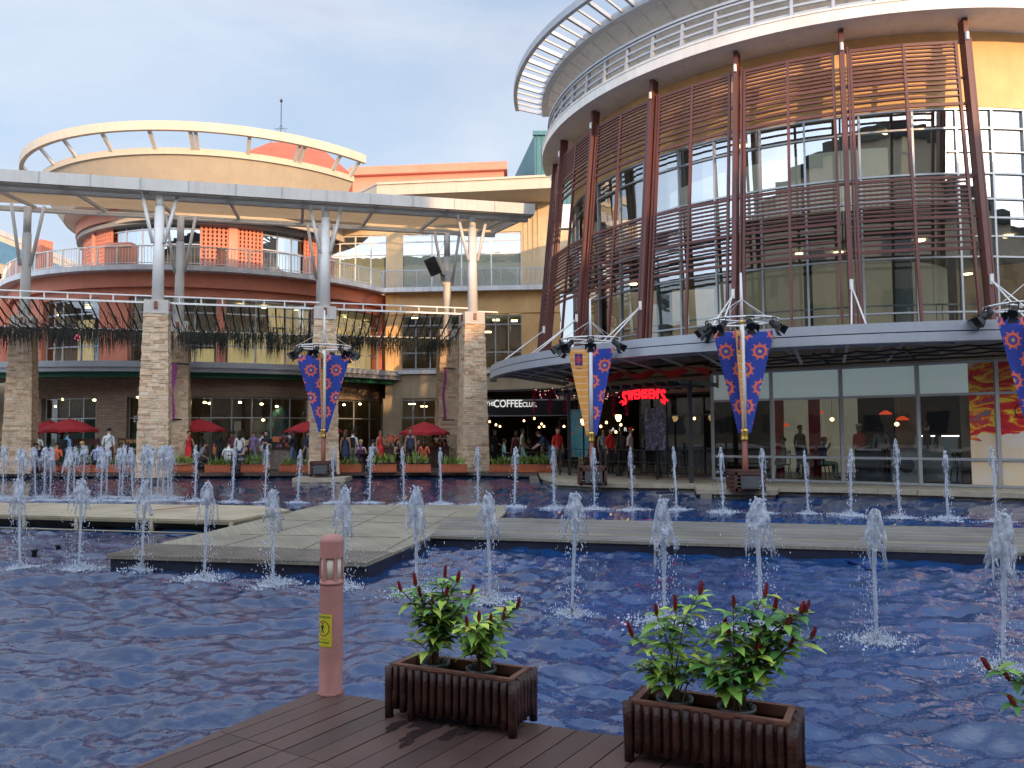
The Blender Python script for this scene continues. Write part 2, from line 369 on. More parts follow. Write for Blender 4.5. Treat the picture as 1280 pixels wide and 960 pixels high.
# curtain wall: panes and mullions
mang = []
for i in range(len(FIN)-1):
    d = FIN[i+1]-FIN[i]; mang += [FIN[i]+.15*d, FIN[i]+.62*d]
mang += [-91.6, -86, -80.5, -75, -69.5, -64, -58.5, -53, -47.5, -42, A1]
b = MB()
for a in mang:
    p = pol(C, 10.62, a); b.beam(at(p, 4.25), at(p, 11), .06, .12, up=(cos(R(a)), sin(R(a)), 0))
for z in (4.3, 4.95, 6.55, 7.7, 8.25, 9.0, 10.35, 10.92): b.arc(C, 10.56, 10.68, z-.025, z+.025, A0, A1)
for z in (7.15, 9.65): b.arc(C, 10.56, 10.68, z-.02, z+.02, -93, A1)
cw = O('curtain_wall_frame', b, 'alu', mall)
ms = [A0]+mang
for i in range(len(ms)-1):
    if ms[i+1] < -187 or ms[i] > -60: continue
    for z0, z1, g in ((4.3, 6.55, 'glassdark'), (6.6, 11, 'glass')):
        b = MB(); tw = random.uniform(-.25, .25)
        p, q = pol(C, 10.61+tw*.02, ms[i]+.05), pol(C, 10.61-tw*.02, ms[i+1]-.05)
        n_ = max(2, int((ms[i+1]-ms[i])/2.5+.5)) ; b.sheet(C, 10.61, z0, z1, ms[i]+.05, ms[i+1]-.05)
        O('pane', b, g, cw)
b = MB(); b.sheet(C, 10.61, 4.3, 11, -60, A1); O('pane', b, 'glass', cw)
# blinds / pale panels behind the plain grid at the right end
b = MB(); b.arc(C, 9.9, 9.95, 7.8, 10.9, -91, -38); O('blind', b, 'blind', mall)
b = MB(); b.arc(C, 7.2, 7.3, 8.15, 11, -190, -95, 5); O('partition', b, 'glowcool', mall)  # partition glows to lift the upper-floor glazing
# interior columns
for x in (830, 1128, 1010, 915, 745, 1190):
    a = hit(x, 9.3, C, 350); p = pol(C, 9.3, a); b = MB(); rr = .28 if x in (830, 1128) else .13
    b.tube(at(p, 4.2), at(p, 11), rr, rr, 16); O('column', b, 'blind' if x in (830, 1128) else 'darkalu', mall)
for x, y in ((928, 182), (1110, 165), (1150, 300), (1170, 340), (1108, 330), (1048, 316), (880, 250), (792, 355), (1000, 316), (765, 300), (1242, 110), (1210, 342), (1260, 295)):
    z = 7.72 if y > 200 else 10.98
    p = P(x, y, z); b = MB(); b.lathe((p.x, p.y, z-.03), [(.0, 0), (.16, 0), (.16, .03)], 12)
    if (p.xy-Vector(C)).length < 10.4: O('ceiling_light', b, 'downlight', mall)
# inner gallery railing
b = MB()
for zb in (8.15, 4.25):
    b.arc(C, 9.95, 9.99, zb+1.0, zb+1.05, A0, A1, 3)
    for k in range(150):
        p = pol(C, 9.97, A0+k*1.0)
        if zb > 5 or k > 97: b.tube(at(p, zb), at(p, zb+1), .012, n=4)
O('gallery_railing', b, 'alu', mall)
# fins
for a in FIN:
    p, q = pol(C, rz_(3.9)+.05, a), pol(C, rz_(13.22)+.05, a); u = (cos(R(a+90)), sin(R(a+90)), 0)
    b = MB(); rad = Vector((cos(R(a)), sin(R(a)), 0))
    b.beam(at(p, 3.9), at(q, 13.22), .30, .13, up=u)
    b.beam(at(p+rad*-.02, 3.9)+Vector(u)*.16, at(q, 12.7)+Vector(u)*.16, .16, .05, up=u)
    f = O('fin', b, 'maroon', mall)
    p2 = pol(C, rz_(12.6)+.2, a); b = MB(); b.lathe((p2.x, p2.y, 12.55), [(.05, 0), (.055, .02), (.055, .2), (.04, .24)], 8)
    O('spotlight', b, 'white', f)
# louvre screens, one per bay
for i in range(len(FIN)-1):
    f0, f1 = FIN[i]+1.2, FIN[i+1]-1.2; fm = (f0+f1)/2; b = MB()
    for a in (f0, fm, f1):
        u = (cos(R(a+90)), sin(R(a+90)), 0)
        b.beam(at(pol(C, rz_(4.1), a), 4.1), at(pol(C, rz_(12.62), a), 12.62), .09, .075, up=u)
    def bar(z, h, d):
        r = rz_(z)
        for p0, p1 in ((f0, fm), (fm, f1)):
            b.beam(at(pol(C, r, p0), z), at(pol(C, r, p1), z), d, h)
    for z in (12.58, 11.5, 10.72, 8.56, 7.42, 6.52): bar(z, .085, .07)
    for z in (12.58, 11.5, 10.72, 8.56, 7.42, 6.52):
        for a, e in ((f0, FIN[i]), (f1, FIN[i+1])): b.beam(at(pol(C, rz_(z), a), z), at(pol(C, rz_(z), e), z), .05, .07)
    for k in range(8): bar(12.58-1.08*(k+1)/9, .046, .08)
    for k in range(3): bar(11.5-.16-.19*k, .046, .08)
    for k in range(8): bar(8.56-1.14*(k+1)/9, .046, .08)
    for k in range(4): bar(7.42-.9*(k+1)/5, .046, .08)
    O('louvre_screen', b, 'maroon', mall)
# roof rail
b = MB()
for k, a in enumerate(np.arange(-188, -50, 5.6)):
    p = pol(C, 11.7, a); q = pol(C, 11.55, a)
    b.beam(at(p, 13.6), at(q, 14.72), .14, .09, up=(cos(R(a+90)), sin(R(a+90)), 0))
for z in (13.85, 14.1, 14.35, 14.62): b.arc(C, 11.58, 11.66, z-.035, z+.035, -190, -50)
b.arc(C, 11.55, 11.7, 14.68, 14.76, -190, -50)
O('roof_railing', b, 'steel', mall)
# slatted disc visor
b = MB(); b.arc(C, 9.2, 11.75, 14.35, 14.5, -187, -20, z0o=15.66, z1o=15.8); O('visor_soffit', b, 'visorgrey', mall)
b = MB()
for k in range(40):
    a = -186+k*4.2; p, q = pol(C, 9.3, a), pol(C, 11.7, a); b.beam(at(p, 14.385), at(q, 15.62), .018, .02)
O('panel_joint', b, 'visorgrey', mall)
b = MB(); b.arc(C, 11.7, 11.95, 15.62, 15.86, -187, -20); vi = O('visor_eave', b, 'steel', mall)
b = MB(); b.arc(C, 13.0, 13.16, 15.95, 16.22, -187, -20); O('visor_ring', b, 'steel', mall)
for k in range(34):
    a = -187+k*2.6; p, q = pol(C, 11.9, a), pol(C, 13.05, a); b = MB(); b.beam(at(p, 15.76), at(q, 16.08), .10 if k % 2 == 0 else .06, .14 if k % 2 == 0 else .07, up=(0, 0, 1)); O('visor_rung', b, 'steel' if k % 2 == 0 else 'softgrey', mall)
# canopy
b = MB(); b.arc(C, 13.95, 14.22, 3.74, 3.97, -184, A1); b.m = 1; b.arc(C, 13.9, 14.16, 3.97, 4.0, -184, A1); b.m = 0; b.arc(C, 13.9, 14.2, 4.0, 4.24, -184, A1)
b.arc(C, 10.4, 13.92, 4.1, 4.16, -184, A1); O('canopy', b, ['steel', 'black'], mall)
b = MB()
for k in range(24):
    a = -183+k*6; b.beam(at(pol(C, 10.6, a), 3.9), at(pol(C, 13.95, a), 3.98), .08, .14)
    b.tube(at(pol(C, 11, a+1.5), 3.55), at(pol(C, 13.6, a+1.5), 3.97), .05, n=6)
b.arc(C, 12.6, 12.68, 3.8, 3.9, -184, A1); O('canopy_beam', b, 'softgrey', mall)
for a in FIN[1:]:
    for dz in (-.7, .7):
        p = at(pol(C, rz_(5.6)+.25, a), 5.55); q = at(pol(C, 14.0, a+dz), 4.24); b = MB(); b.tube(p, q, .022, n=6)
        if dz < 0: b.beam(p+Vector((0, 0, -.1)), p+Vector((0, 0, .18)), .09, .05)
        O('canopy_stay', b, 'white', mall)
# ---- glazed dining room under the canopy
LA, LB = Vector((6.6, 25.8)), Vector((13.4, 21.0)); LD = (LB-LA).normalized(); LN = Vector((-LD.y, LD.x))   # LN points away from the water
LE = LA+LD*15
def onL(x): p = onto(x, LA, LB); return Vector((p.x, p.y))
cuts = [onL(x) for x in (890, 964, 1051, 1147, 1246)]; cuts += [cuts[-1]+LD*1.9*k for k in (1, 2, 3)]
ZT = 3.43
b = MB(); b.wall(LA-LD*.2, LE, ZT, 4.02, .3); O('fascia_wall', b, 'cream', mall)
b = MB()
for p in cuts: b.beam(at(p, .03), at(p, ZT), .10, .08)
for z in (.05, .76, 2.53, ZT-.03): b.beam(at(cuts[0], z), at(cuts[-1], z), .07, .07)
gf = O('window_frame', b, 'alu', mall)
xs = [890, 964, 1051, 1147, 1211]
for i in range(4):
    p, q = onL(xs[i]), onL(xs[i+1]); o2 = LN*.03
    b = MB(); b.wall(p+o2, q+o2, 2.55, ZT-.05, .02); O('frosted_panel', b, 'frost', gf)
    for z0, z1 in ((.08, .74), (.78, 2.5)):
        b = MB(); n0 = len(b.v); b.add([at(p+o2, z0), at(q+o2, z0), at(q+o2, z1), at(p+o2, z1)], [(0, 1, 2, 3)]); O('pane', b, 'glasslow', gf)
# interior box
b = MB(); bk = LN*6.0
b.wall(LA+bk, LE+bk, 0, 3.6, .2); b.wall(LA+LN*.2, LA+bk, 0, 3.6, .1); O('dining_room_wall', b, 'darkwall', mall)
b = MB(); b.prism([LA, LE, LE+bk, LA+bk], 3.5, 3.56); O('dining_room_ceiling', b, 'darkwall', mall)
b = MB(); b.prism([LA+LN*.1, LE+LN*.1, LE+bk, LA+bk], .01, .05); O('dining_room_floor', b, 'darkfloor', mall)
for x, dd, w, m_ in ((993, 2.2, .3, 'redawn'), (1103, 4.2, .7, 'intwall'), (955, 1.5, .22, 'redawn'), (1200, 1.2, .25, 'intwall')):
    p = onL(x)+LN*dd; p = p*1.0; b = MB(); b.box((p.x, p.y, 1.75), (w, w, 3.5), -.6); O('column', b, m_, mall)
for x, y, D_, m_ in ((1022, 516, 27, 'redlamp'), (1107, 517, 25.5, 'redlamp'), (980, 532, 28, 'redlamp'), (1128, 524, 25, 'redlamp')):
    p = PD(x, y, D_); b = MB(); b.lathe(tuple(p), [(.02, .10), (.08, .08), (.19, .0), (.18, -.03)], 14); b.m = 1; b.tube(p+Vector((0, 0, .1)), at(p, 3.5), .008, n=4)
    O('pendant_lamp', b, [m_, 'black'], mall)
for x, y, D_ in ((1040, 524, 27), (1121, 530, 25.5)):
    p = PD(x, y, D_); b = MB(); b.lathe(tuple(p), [(.02, .06), (.07, .02), (.07, -.03), (.02, -.07)], 10); b.m = 1; b.tube(p, at(p, 3.5), .006, n=4); O('bulb', b, ['bulb', 'black'], mall)
# ---- shop fronts left of the dining room
W = [Vector((-1.5, 38.2)), Vector((2.2, 37.0)), Vector((3.2, 31.6)), Vector((7.0, 27.6)), LA]
b = MB()
for i in range(1, len(W)-1):
    b.wall(W[i], W[i+1], 2.95, 3.9, .2)
O('shop_fascia', b, 'beige', mall)
b = MB()
def onW(i, x): p = onto(x, W[i], W[i+1]); return Vector((p.x, p.y))
for x in (800, 833, 862, 880): b.beam(at(onW(2, x), 0), at(onW(2, x), 2.95), .06, .06)
for z in (.06, 2.15, 2.9): b.beam(at(onW(2, 800), z), at(W[3], z), .06, .06)
for t in (0, .5, 1): q = W[1].lerp(W[2], t); b.beam(at(q, 0), at(q, 2.95), .08, .08)
for z in (.06, 2.2): b.beam(at(W[1], z), at(W[2], z), .06, .06)
sf = O('shopfront_frame', b, 'darkalu', mall)
b = MB(); b.add([at(onW(2, 800), .1), at(W[3], .1), at(W[3], 2.9), at(onW(2, 800), 2.9)], [(0, 1, 2, 3)]); O('pane', b, 'glasslow', sf)
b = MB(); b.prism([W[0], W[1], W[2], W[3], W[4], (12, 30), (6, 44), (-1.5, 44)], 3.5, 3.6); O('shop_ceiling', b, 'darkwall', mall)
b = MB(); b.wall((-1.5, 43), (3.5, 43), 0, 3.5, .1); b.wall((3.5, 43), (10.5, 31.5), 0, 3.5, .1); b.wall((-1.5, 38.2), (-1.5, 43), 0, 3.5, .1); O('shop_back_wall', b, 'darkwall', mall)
for x, y, D_ in ((620, 531, 39), (625, 533, 40), (668, 523, 40), (677, 530, 39.5), (680, 533, 39), (674, 534, 41), (776, 531, 32), (868, 523, 30), (770, 540, 33), (764, 538, 33), (751, 533, 33), (790, 536, 33), (612, 527, 40), (655, 526, 41), (705, 533, 36), (758, 528, 33)):
    p = PD(x, y, D_); b = MB(); b.lathe(tuple(p), [(.01, .06), (.05, .02), (.05, -.03), (.01, -.06)], 8); b.m = 1; b.tube(p, at(p, 3.5), .005, n=4); O('bulb', b, ['bulb', 'black'], mall)
# dark trellis beams and posts outside
b = MB()
for i in range(13):
    p = W[2].lerp(W[4], i/12); d = Vector((-.62, -.78)); b.beam(at(p, 3.05), at(p+d*2.6, 3.05), .06, .12)
p0, p1 = W[2]+Vector((-1.5, -1.9)), W[4]+Vector((-1.2, -1.5)); b.beam(at(p0, 2.98), at(p1, 2.98), .08, .16)
for p in (p1, p0.lerp(p1, .1)): b.beam(at(p, 0), at(p, 3.1), .12, .12)
O('trellis', b, 'darkalu', mall)
b = MB()    # rope lights and services slung below the canopy over the dining room
for k in range(3):
    pts = []
    for i in range(61):
        q = LA+LD*(i*.22)-LN*(.55+.5*k); pts.append(at(q, 3.62+.05*k-.05*abs(sin(i*.8+k))))
    b.path(pts, .028, 5)
for i in range(5):
    q = LA+LD*(1.2+i*2.3); b.beam(at(q-LN*.02, 3.55), at(q-LN*1.7, 3.72), .05, .06)
O('service_cable', b, 'blackplastic', mall)
# scalloped red awning cloth
aw0, aw1 = PD(702, 455, 29.5), PD(884, 449, 24.4); b = MB(); vs = []; nA, nB = 60, 6
for i in range(nA+1):
    t = i/nA; q = aw0.lerp(aw1, t); s_ = abs(sin(t*pi*4.5))
    for j in range(nB+1):
        u = j/nB; vs.append((q.x+.5*u, q.y+1.4*u, 3.62-.30*s_*(.4+.6*sin(u*pi))+.02*u))
b.add(vs, [(i*(nB+1)+j, (i+1)*(nB+1)+j, (i+1)*(nB+1)+j+1, i*(nB+1)+j+1) for i in range(nA) for j in range(nB)], True)
O('awning', b, 'redawn', None, 'red scalloped cloth awning slung under the grey canopy above the red neon sign', 'awning')
# ================================================================== SIGNS
ps0 = PD(777, 497, 26.2); ps1 = PD(833, 496, 25.0); an = math.atan2(ps1.y-ps0.y, ps1.x-ps0.x)
sw = E('neon_sign', ((ps0.x+ps1.x)/2, (ps0.y+ps1.y)/2, 2.6), 'glowing red shop sign in curvy capital letters over the dark shopfront', 'sign')
Ls = "SWENSEN'S"; wd = [1.15, 1.25, .9, 1.0, .9, .9, 1.0, .35, 1.15]; tot = sum(wd); acc = 0; Lw = (ps1-ps0).length
for i, ch in enumerate(Ls):
    t = (acc+wd[i]/2)/tot; acc += wd[i]; q = ps0.lerp(ps1, t); big = ch == 'S' and i in (0, 8)
    arch = -.07*(2*t-1)**2
    text('letter', ch, (.60 if big else .42), (q.x, q.y, 2.72+arch-(.03 if big else -.03)), an, 'redneon', sw, .03, sx=.62 if ch != 'W' else .5, off=.010)
b = MB()   # swash under the first and last letters
for s_, e_ in ((.02, -1), (.97, 1)):
    q = ps0.lerp(ps1, s_); pts = []
    for k in range(13):
        a = k/12*4.6; rr = .075; pts.append(at(Vector((q.x, q.y))+Vector((cos(an), sin(an)))*(e_*(.02+rr*cos(a))), 2.50+rr*sin(a)*.9))
    b.path(pts, .024, 6)
O('swash', b, 'redneon', sw)
b = MB(); q0, q1 = ps0.lerp(ps1, .1), ps0.lerp(ps1, .9); o_ = Vector((.05, .07, 0))
b.beam(at(q0+o_, 2.66), at(q1+o_, 2.66), .03, .04)
for q in (q0, q1, q0.lerp(q1, .5)): b.tube(at(q+o_, 2.66), at(q+o_, 3.1), .01, n=4)
O('sign_rail', b, 'black', sw)
cs = E('shop_sign', (.6, 36.9, 2.3), 'black cafe awning board with white lettering beside the rightmost stone pillar', 'sign')
ca, cb = PD(597, 510, 36.5), PD(724, 511, 36.0)
b = MB(); b.hexa([(ca.x, ca.y, 2.33), (cb.x, cb.y, 2.33), (cb.x, cb.y+.5, 2.33), (ca.x, ca.y+.5, 2.33)], [(ca.x, ca.y, 3.0), (cb.x, cb.y, 3.0), (cb.x, cb.y+1.2, 3.15), (ca.x, ca.y+1.2, 3.15)]); O('board', b, 'black', cs)
b = MB(); b.beam((ca.x, ca.y-.02, 3.03), (cb.x, cb.y-.02, 3.03), .05, .05); b.beam((ca.x, ca.y-.02, 2.32), (cb.x, cb.y-.02, 2.32), .05, .04); O('board_edge', b, 'alu', cs)
for s_, x, sz, y in (('THE', 613, .26, 505), ('COFFEE', 635, .46, 505), ('CLUB.', 662, .30, 506)):
    p = PD(x, y, 36.3); text('lettering', s_, sz, (p.x, 36.2, p.z), 0, 'signglow', cs, .01, sx=.82, off=.006)
b = MB()
for px in (ca.x+.15, (ca.x+cb.x)/2, cb.x-.1): b.tube((px, 36.7, 0), (px, 36.7, 2.4), .035, n=6)
O('awning_post', b, 'black', cs)
# poster, blue panel
def panel(name, x0, x1, y0, y1, D0, D1, m_, label, cat, par=None, th=.05):
    a, b_, c, d = PD(x0, y1, D0), PD(x1, y1, D1), PD(x1, y0, D1), PD(x0, y0, D0); b_.z = a.z; c.z = d.z
    mb = MB(); k = Vector((0, th, 0)); mb.hexa([a, b_, b_+k, a+k], [d, c, c+k, d+k]); return O(name, mb, m_, par, label, cat)
def m_poster(name, cols, s=3., seed=0., dist=2.):
    m, n = nt(name); t = coords(n, (1, 1, 1)); mp = N(n, 'ShaderNodeMapping'); mp.inputs['Location'].default_value = (seed, seed*2, seed); L(n, t, mp.inputs[0])
    o = N(n, 'ShaderNodeTexNoise'); o.inputs['Scale'].default_value = s; o.inputs['Detail'].default_value = 5; o.inputs['Distortion'].default_value = dist; L(n, mp.outputs[0], o.inputs['Vector'])
    k = len(cols); col = ramp(n, o.outputs['Fac'], [(.25+.5*i/(k-1), c) for i, c in enumerate(cols)]); finish(n, col, .4); return m
M['posterdark'] = m_poster('dark_poster', [(.01, .01, .015), (.02, .02, .03), (.05, .05, .09), (.22, .2, .3), (.25, .03, .04)], 4)
M['posterblue'] = m_poster('blue_poster', [(.02, .16, .22), (.03, .22, .30), (.05, .30, .36), (.35, .12, .05), (.3, .3, .2)], 3)
M['junk'] = m_poster('mixed_goods', [(.05, .02, .02), (.3, .2, .12), (.02, .02, .02), (.4, .35, .3), (.25, .05, .05), (.06, .1, .1)], 14, 1)
panel('poster', 807, 832, 511, 562, 27.5, 26.8, 'posterdark', 'dark poster of white and red figures in the shop window under the red neon sign', 'poster')
panel('poster', 711, 736, 512, 571, 31.5, 31.0, 'posterblue', 'tall turquoise promotional panel beside the shop doorway left of the middle flagpole', 'poster')
text('menu_board', '  A  1  R ', .2, tuple(PD(773, 537, 29)), 0, 'signglow', None, .01, label='small row of lit white characters inside the dark shop doorway', cat='sign')
# ---- abstract art panel
def m_art():
    m, n = nt('abstract_art_print'); t = N(n, 'ShaderNodeTexCoord'); uv = t.outputs['UV']
    sp = N(n, 'ShaderNodeSeparateXYZ'); L(n, uv, sp.inputs[0]); U, V = sp.outputs[0], sp.outputs[1]
    mp = N(n, 'ShaderNodeMapping'); mp.inputs['Scale'].default_value = (.7, 1.5, 1); mp.inputs['Rotation'].default_value = (0, 0, .3); L(n, uv, mp.inputs[0])
    w = N(n, 'ShaderNodeTexNoise'); w.inputs['Scale'].default_value = 1.15; w.inputs['Detail'].default_value = 4; w.inputs['Distortion'].default_value = 1.6; w.inputs['Roughness'].default_value = .55; L(n, mp.outputs[0], w.inputs['Vector'])
    swirl = ramp(n, w.outputs['Fac'], [(.28, (.10, .02, .20)), (.36, (.50, .01, .02)), (.47, (.66, .02, .02)), (.505, (.78, .14, .02)), (.53, (.85, .50, .02)), (.55, (.82, .68, .05)), (.575, (.80, .25, .04)), (.63, (.62, .02, .02)), (.70, (.05, .22, .28))])
    pale = ramp(n, noise(n, uv, 1.1, 4), [(.35, (.72, .66, .60)), (.5, (.78, .60, .36)), (.62, (.75, .62, .55)), (.7, (.70, .66, .64))])
    e = math_(n, 'ADD', math_(n, 'MULTIPLY', noise(n, mp.outputs[0], 1.6, 6), 1.3), math_(n, 'MULTIPLY', U, -.16))
    low = math_(n, 'GREATER_THAN', math_(n, 'ADD', V, math_(n, 'SUBTRACT', e, .6)), 1.28)
    col = mixc(n, low, pale, swirl)
    tl = math_(n, 'GREATER_THAN', math_(n, 'SUBTRACT', math_(n, 'ADD', V, math_(n, 'MULTIPLY', noise(n, uv, 2, 5), 1.0)), math_(n, 'MULTIPLY', U, .55)), 3.72)
    col = mixc(n, math_(n, 'MULTIPLY', tl, .75), col, pale)
    finish(n, col, .35); return m
M['art'] = m_art()
pa, pb = onL(1211)-LN*.0+LN*.015, onL(1246)+LD*5.7+LN*.015
b = MB(); wA = (pb-pa).length; b.add([at(pa, .08), at(pb, .08), at(pb, ZT-.06), at(pa, ZT-.06)], [(0, 1, 2, 3)]); b.uv = [[(0, 0), (wA, 0), (wA, 3.3), (0, 3.3)]]
b.add([at(pa+LN*.05, .08), at(pb+LN*.05, .08), at(pb+LN*.05, ZT-.06), at(pa+LN*.05, ZT-.06)], [(3, 2, 1, 0)]); b.uv.append([(0, 3.3), (wA, 3.3), (wA, 0), (0, 0)])
b.add([at(pa, .08), at(pa, ZT-.06), at(pa+LN*.05, ZT-.06), at(pa+LN*.05, .08)], [(0, 1, 2, 3)]); b.uv.append([(0, 0), (0, 3.3), (.05, 3.3), (.05, 0)])
ap = O('art_panel', b, 'art', None, 'abstract panel of red, orange and yellow swirls at the right end of the shopfront', 'art panel')
b = MB()
def curl(cx, cz, rx_, rz2, a0, a1, off=0):
    pts = []
    for k in range(25):
        a = a0+(a1-a0)*k/24; q = pa+LD*(cx+rx_*cos(a))-LN*.004; pts.append(at(q, cz+rz2*sin(a)+off*k/24))
    b.path(pts, .014, 5)
curl(1.18, 2.05, .13, .18, .6, 6.6); curl(1.45, 2.0, .2, .1, 2.0, 3.4); curl(1.62, 1.0, .18, .13, 1, 6.8); curl(1.66, .72, .22, .16, .5, 7.5, .05); curl(1.64, .74, .14, .1, .5, 7)
O('ink_scribble', b, 'ink', ap)
# ================================================================== LEFT ROTUNDA
D_ = (-17.3, 48.0); VC = (-16.5, 46.8); CC = (-19.8, 52.1)
rot = E('rotunda_building', (D_[0], D_[1], 0), 'round terracotta mall block with a cream disc roof and open terrace, at the left', 'building')
def aa(x, r, c=D_, y=420): return hit(x, r, c, y)
b = MB(); b.arc(D_, 9.5, 11.6, 9.16, 9.4, -200, aa(482, 11.6)+1); O('terrace_slab', b, 'slab', rot)
aE = aa(482, 11.1)
b = MB(); b.arc(D_, 10.5, 11.12, 8.45, 9.16, -200, aE); O('upper_band', b, 'orange', rot)
b = MB(); b.arc(D_, 10.4, 10.9, 8.02, 8.45, -200, aE); O('lower_band', b, 'orange', rot)
# level-one windows and piers
wins = [(-60, 8), (55, 125), (161, 271), (281, 392), (412, 475)]
prev = -200; edges = []
for x0, x1 in wins:
    a0, a1 = aa(x0, 10.9), aa(x1, 10.9); edges.append((a0, a1))
    b = MB(); b.arc(D_, 10.3, 11.0, 4.7, 8.04, prev, a0) if a0 > prev else None; O('pier_wall', b, 'orange', rot); prev = a1
b = MB(); b.arc(D_, 10.3, 11.0, 4.7, 8.04, prev, aE); O('pier_wall', b, 'orange', rot)
for (a0, a1), nv in zip(edges, (2, 3, 4, 3, 2)):
    b = MB()
    for k in range(nv+1):
        a = a0+(a1-a0)*k/nv; b.beam(at(pol(D_, 10.72, a), 4.7), at(pol(D_, 10.72, a), 8.02), .07, .09)
    for z in (4.75, 5.75, 7.3, 7.98): b.arc(D_, 10.68, 10.77, z-.035, z+.035, a0, a1)
    f = O('window', b, 'alu', rot)
    for k in range(nv):
        b = MB(); b.sheet(D_, 10.70+random.uniform(-.01, .01), 4.75, 7.98, a0+(a1-a0)*k/nv, a0+(a1-a0)*(k+1)/nv, 3); O('pane', b, 'glass' if random.random() < .35 else 'glassmid', f)
b = MB(); b.arc(D_, 5.0, 5.2, 0, 12.5, -200, 20, 6); O('inner_wall', b, 'intwall', rot)
b = MB(); b.arc(D_, 4.5, 10.4, 4.4, 4.65, -200, -10, 5); b.arc(D_, 4.5, 10.0, 8.1, 8.3, -200, -10, 5); b.arc(D_, 4.0, 9.6, 9.1, 9.38, -200, 30, 5); O('floor_slab', b, 'ceil', rot)
b = MB(); b.arc(D_, 0, 8.0, 12.3, 12.5, -200, 160, 6); O('roof', b, 'ceil', rot)
b = MB()   # glowing walls added to brighten the level-one windows
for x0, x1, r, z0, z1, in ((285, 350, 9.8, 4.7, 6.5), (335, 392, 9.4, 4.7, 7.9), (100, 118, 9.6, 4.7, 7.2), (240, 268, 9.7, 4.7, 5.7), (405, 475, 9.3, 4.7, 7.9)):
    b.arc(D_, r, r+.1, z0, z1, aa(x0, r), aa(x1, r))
O('glow_wall', b, 'glowwarm', rot)
for s_, x, y, sz in (('ALL', 257, 419, .62), ('ANT', 307, 417, .62), ('EPT', 345, 417, .62)):
    a = aa(x, 10.55, y=y); p = pol(D_, 10.5, a); z = PD(x, y, p.y).z
    text('window_lettering', s_, sz*1.3, at(p, z), R(a+90), 'signwhite', rot, .01, sx=.85, off=.01)
for x, y in ((93, 421), (97, 423)):
    a = aa(x, 10.4, y=y); p = pol(D_, 10.3, a); z = PD(x, y, p.y).z; b = MB(); pts = [at(pol(D_, 10.3, a+.5*cos(t)), z+.11*sin(t*1.5)) for t in np.linspace(0, 5, 14)]; b.path(pts, .022, 5); O('neon_mark', b, 'pinkneon', rot)
for x, y, zc in ((70, 388, 7.9), (110, 386, 7.9), (185, 388, 7.9), (205, 392, 7.9), (300, 384, 7.9), (330, 387, 7.9), (370, 386, 7.9), (430, 392, 7.9), (455, 397, 7.9)):
    a = aa(x, 9, y=y); p = pol(D_, 9, a); b = MB(); b.lathe((p.x, p.y, 7.95), [(.0, 0), (.13, 0), (.13, .04), (0, .04)], 10); O('ceiling_light', b, 'downlight', rot)
# canopy over the ground floor
ce = hit(533, 16.4, CC, 460)
b = MB(); b.arc(CC, 15.9, 16.4, 4.42, 4.9, -170, ce, 2); b.m = 1; b.arc(CC, 15.7, 16.05, 4.2, 4.42, -170, ce, 2); b.m = 0; b.arc(CC, 16.35, 16.48, 4.62, 4.66, -170, ce, 2)
O('canopy', b, ['steel', 'green'], rot)
b = MB(); b.arc(CC, 12.2, 15.95, 4.34, 4.41, -170, ce, 2); O('canopy_soffit', b, 'darkalu', rot)
# ground floor in stacked stone
gw = [(-70, 52), (55, 122), (155, 158), (160, 180), (237, 385), (420, 479)]
def arcuv(c, r0, r1, z0, z1, a0, a1, mats, parent, name):
    b = MB(); n = max(1, int(abs(a1-a0)/2.5)); b.uv = []
    for i in range(n):
        q0, q1 = a0+(a1-a0)*i/n, a0+(a1-a0)*(i+1)/n
        p, q = pol(c, r1, q0), pol(c, r1, q1); b.add([at(p, z0), at(q, z0), at(q, z1), at(p, z1)], [(0, 1, 2, 3)])
        u0, u1 = R(q0)*r1, R(q1)*r1; b.uv.append([(u0, z0), (u1, z0), (u1, z1), (u0, z1)])
    for q0, sg in ((a0, 1), (a1, -1)):
        p, q = pol(c, r0, q0), pol(c, r1, q0); b.add([at(p, z0), at(q, z0), at(q, z1), at(p, z1)], [(0, 1, 2, 3)]); b.uv.append([(0, z0), (r1-r0, z0), (r1-r0, z1), (0, z1)])
    p = [pol(c, r0, a0), pol(c, r1, a0), pol(c, r1, a1), pol(c, r0, a1)]
    b.add([at(v, z0) for v in p], [(0, 1, 2, 3)]); b.uv.append([(0, 0), (0, .6), (1, .6), (1, 0)])
    return O(name, b, mats, parent)
aG = aa(483, 10.6, y=540)
arcuv(D_, 10.1, 10.62, 3.35, 4.34, -200, aG, 'brick', rot, 'stone_lintel')
spans = [(-70, 53), (55, 122), (160, 180), (237, 385), (420, 479)]
prev = -200; ge = []
for x0, x1 in spans:
    a0, a1 = aa(x0, 10.5, y=540), aa(x1, 10.5, y=540); ge.append((a0, a1))
    if a0 > prev: arcuv(D_, 10.1, 10.66, 0, 3.35, prev, a0, 'brick', rot, 'stone_pier')
    prev = a1
arcuv(D_, 10.1, 10.66, 0, 3.35, prev, aG, 'brick', rot, 'stone_pier')
for (a0, a1), nv in zip(ge, (3, 4, 1, 6, 3)):
    b = MB()
    for k in range(nv+1): b.beam(at(pol(D_, 10.4, a0+(a1-a0)*k/nv), 0), at(pol(D_, 10.4, a0+(a1-a0)*k/nv), 3.35), .06, .07)
    for z in (.08, 2.35, 3.3): b.arc(D_, 10.36, 10.44, z-.03, z+.03, a0, a1)
    f = O('window', b, 'alu', rot)
    for k in range(nv):
        b = MB(); b.sheet(D_, 10.39, .05, 3.3, a0+(a1-a0)*k/nv, a0+(a1-a0)*(k+1)/nv, 3); O('pane', b, 'glasslow', f)
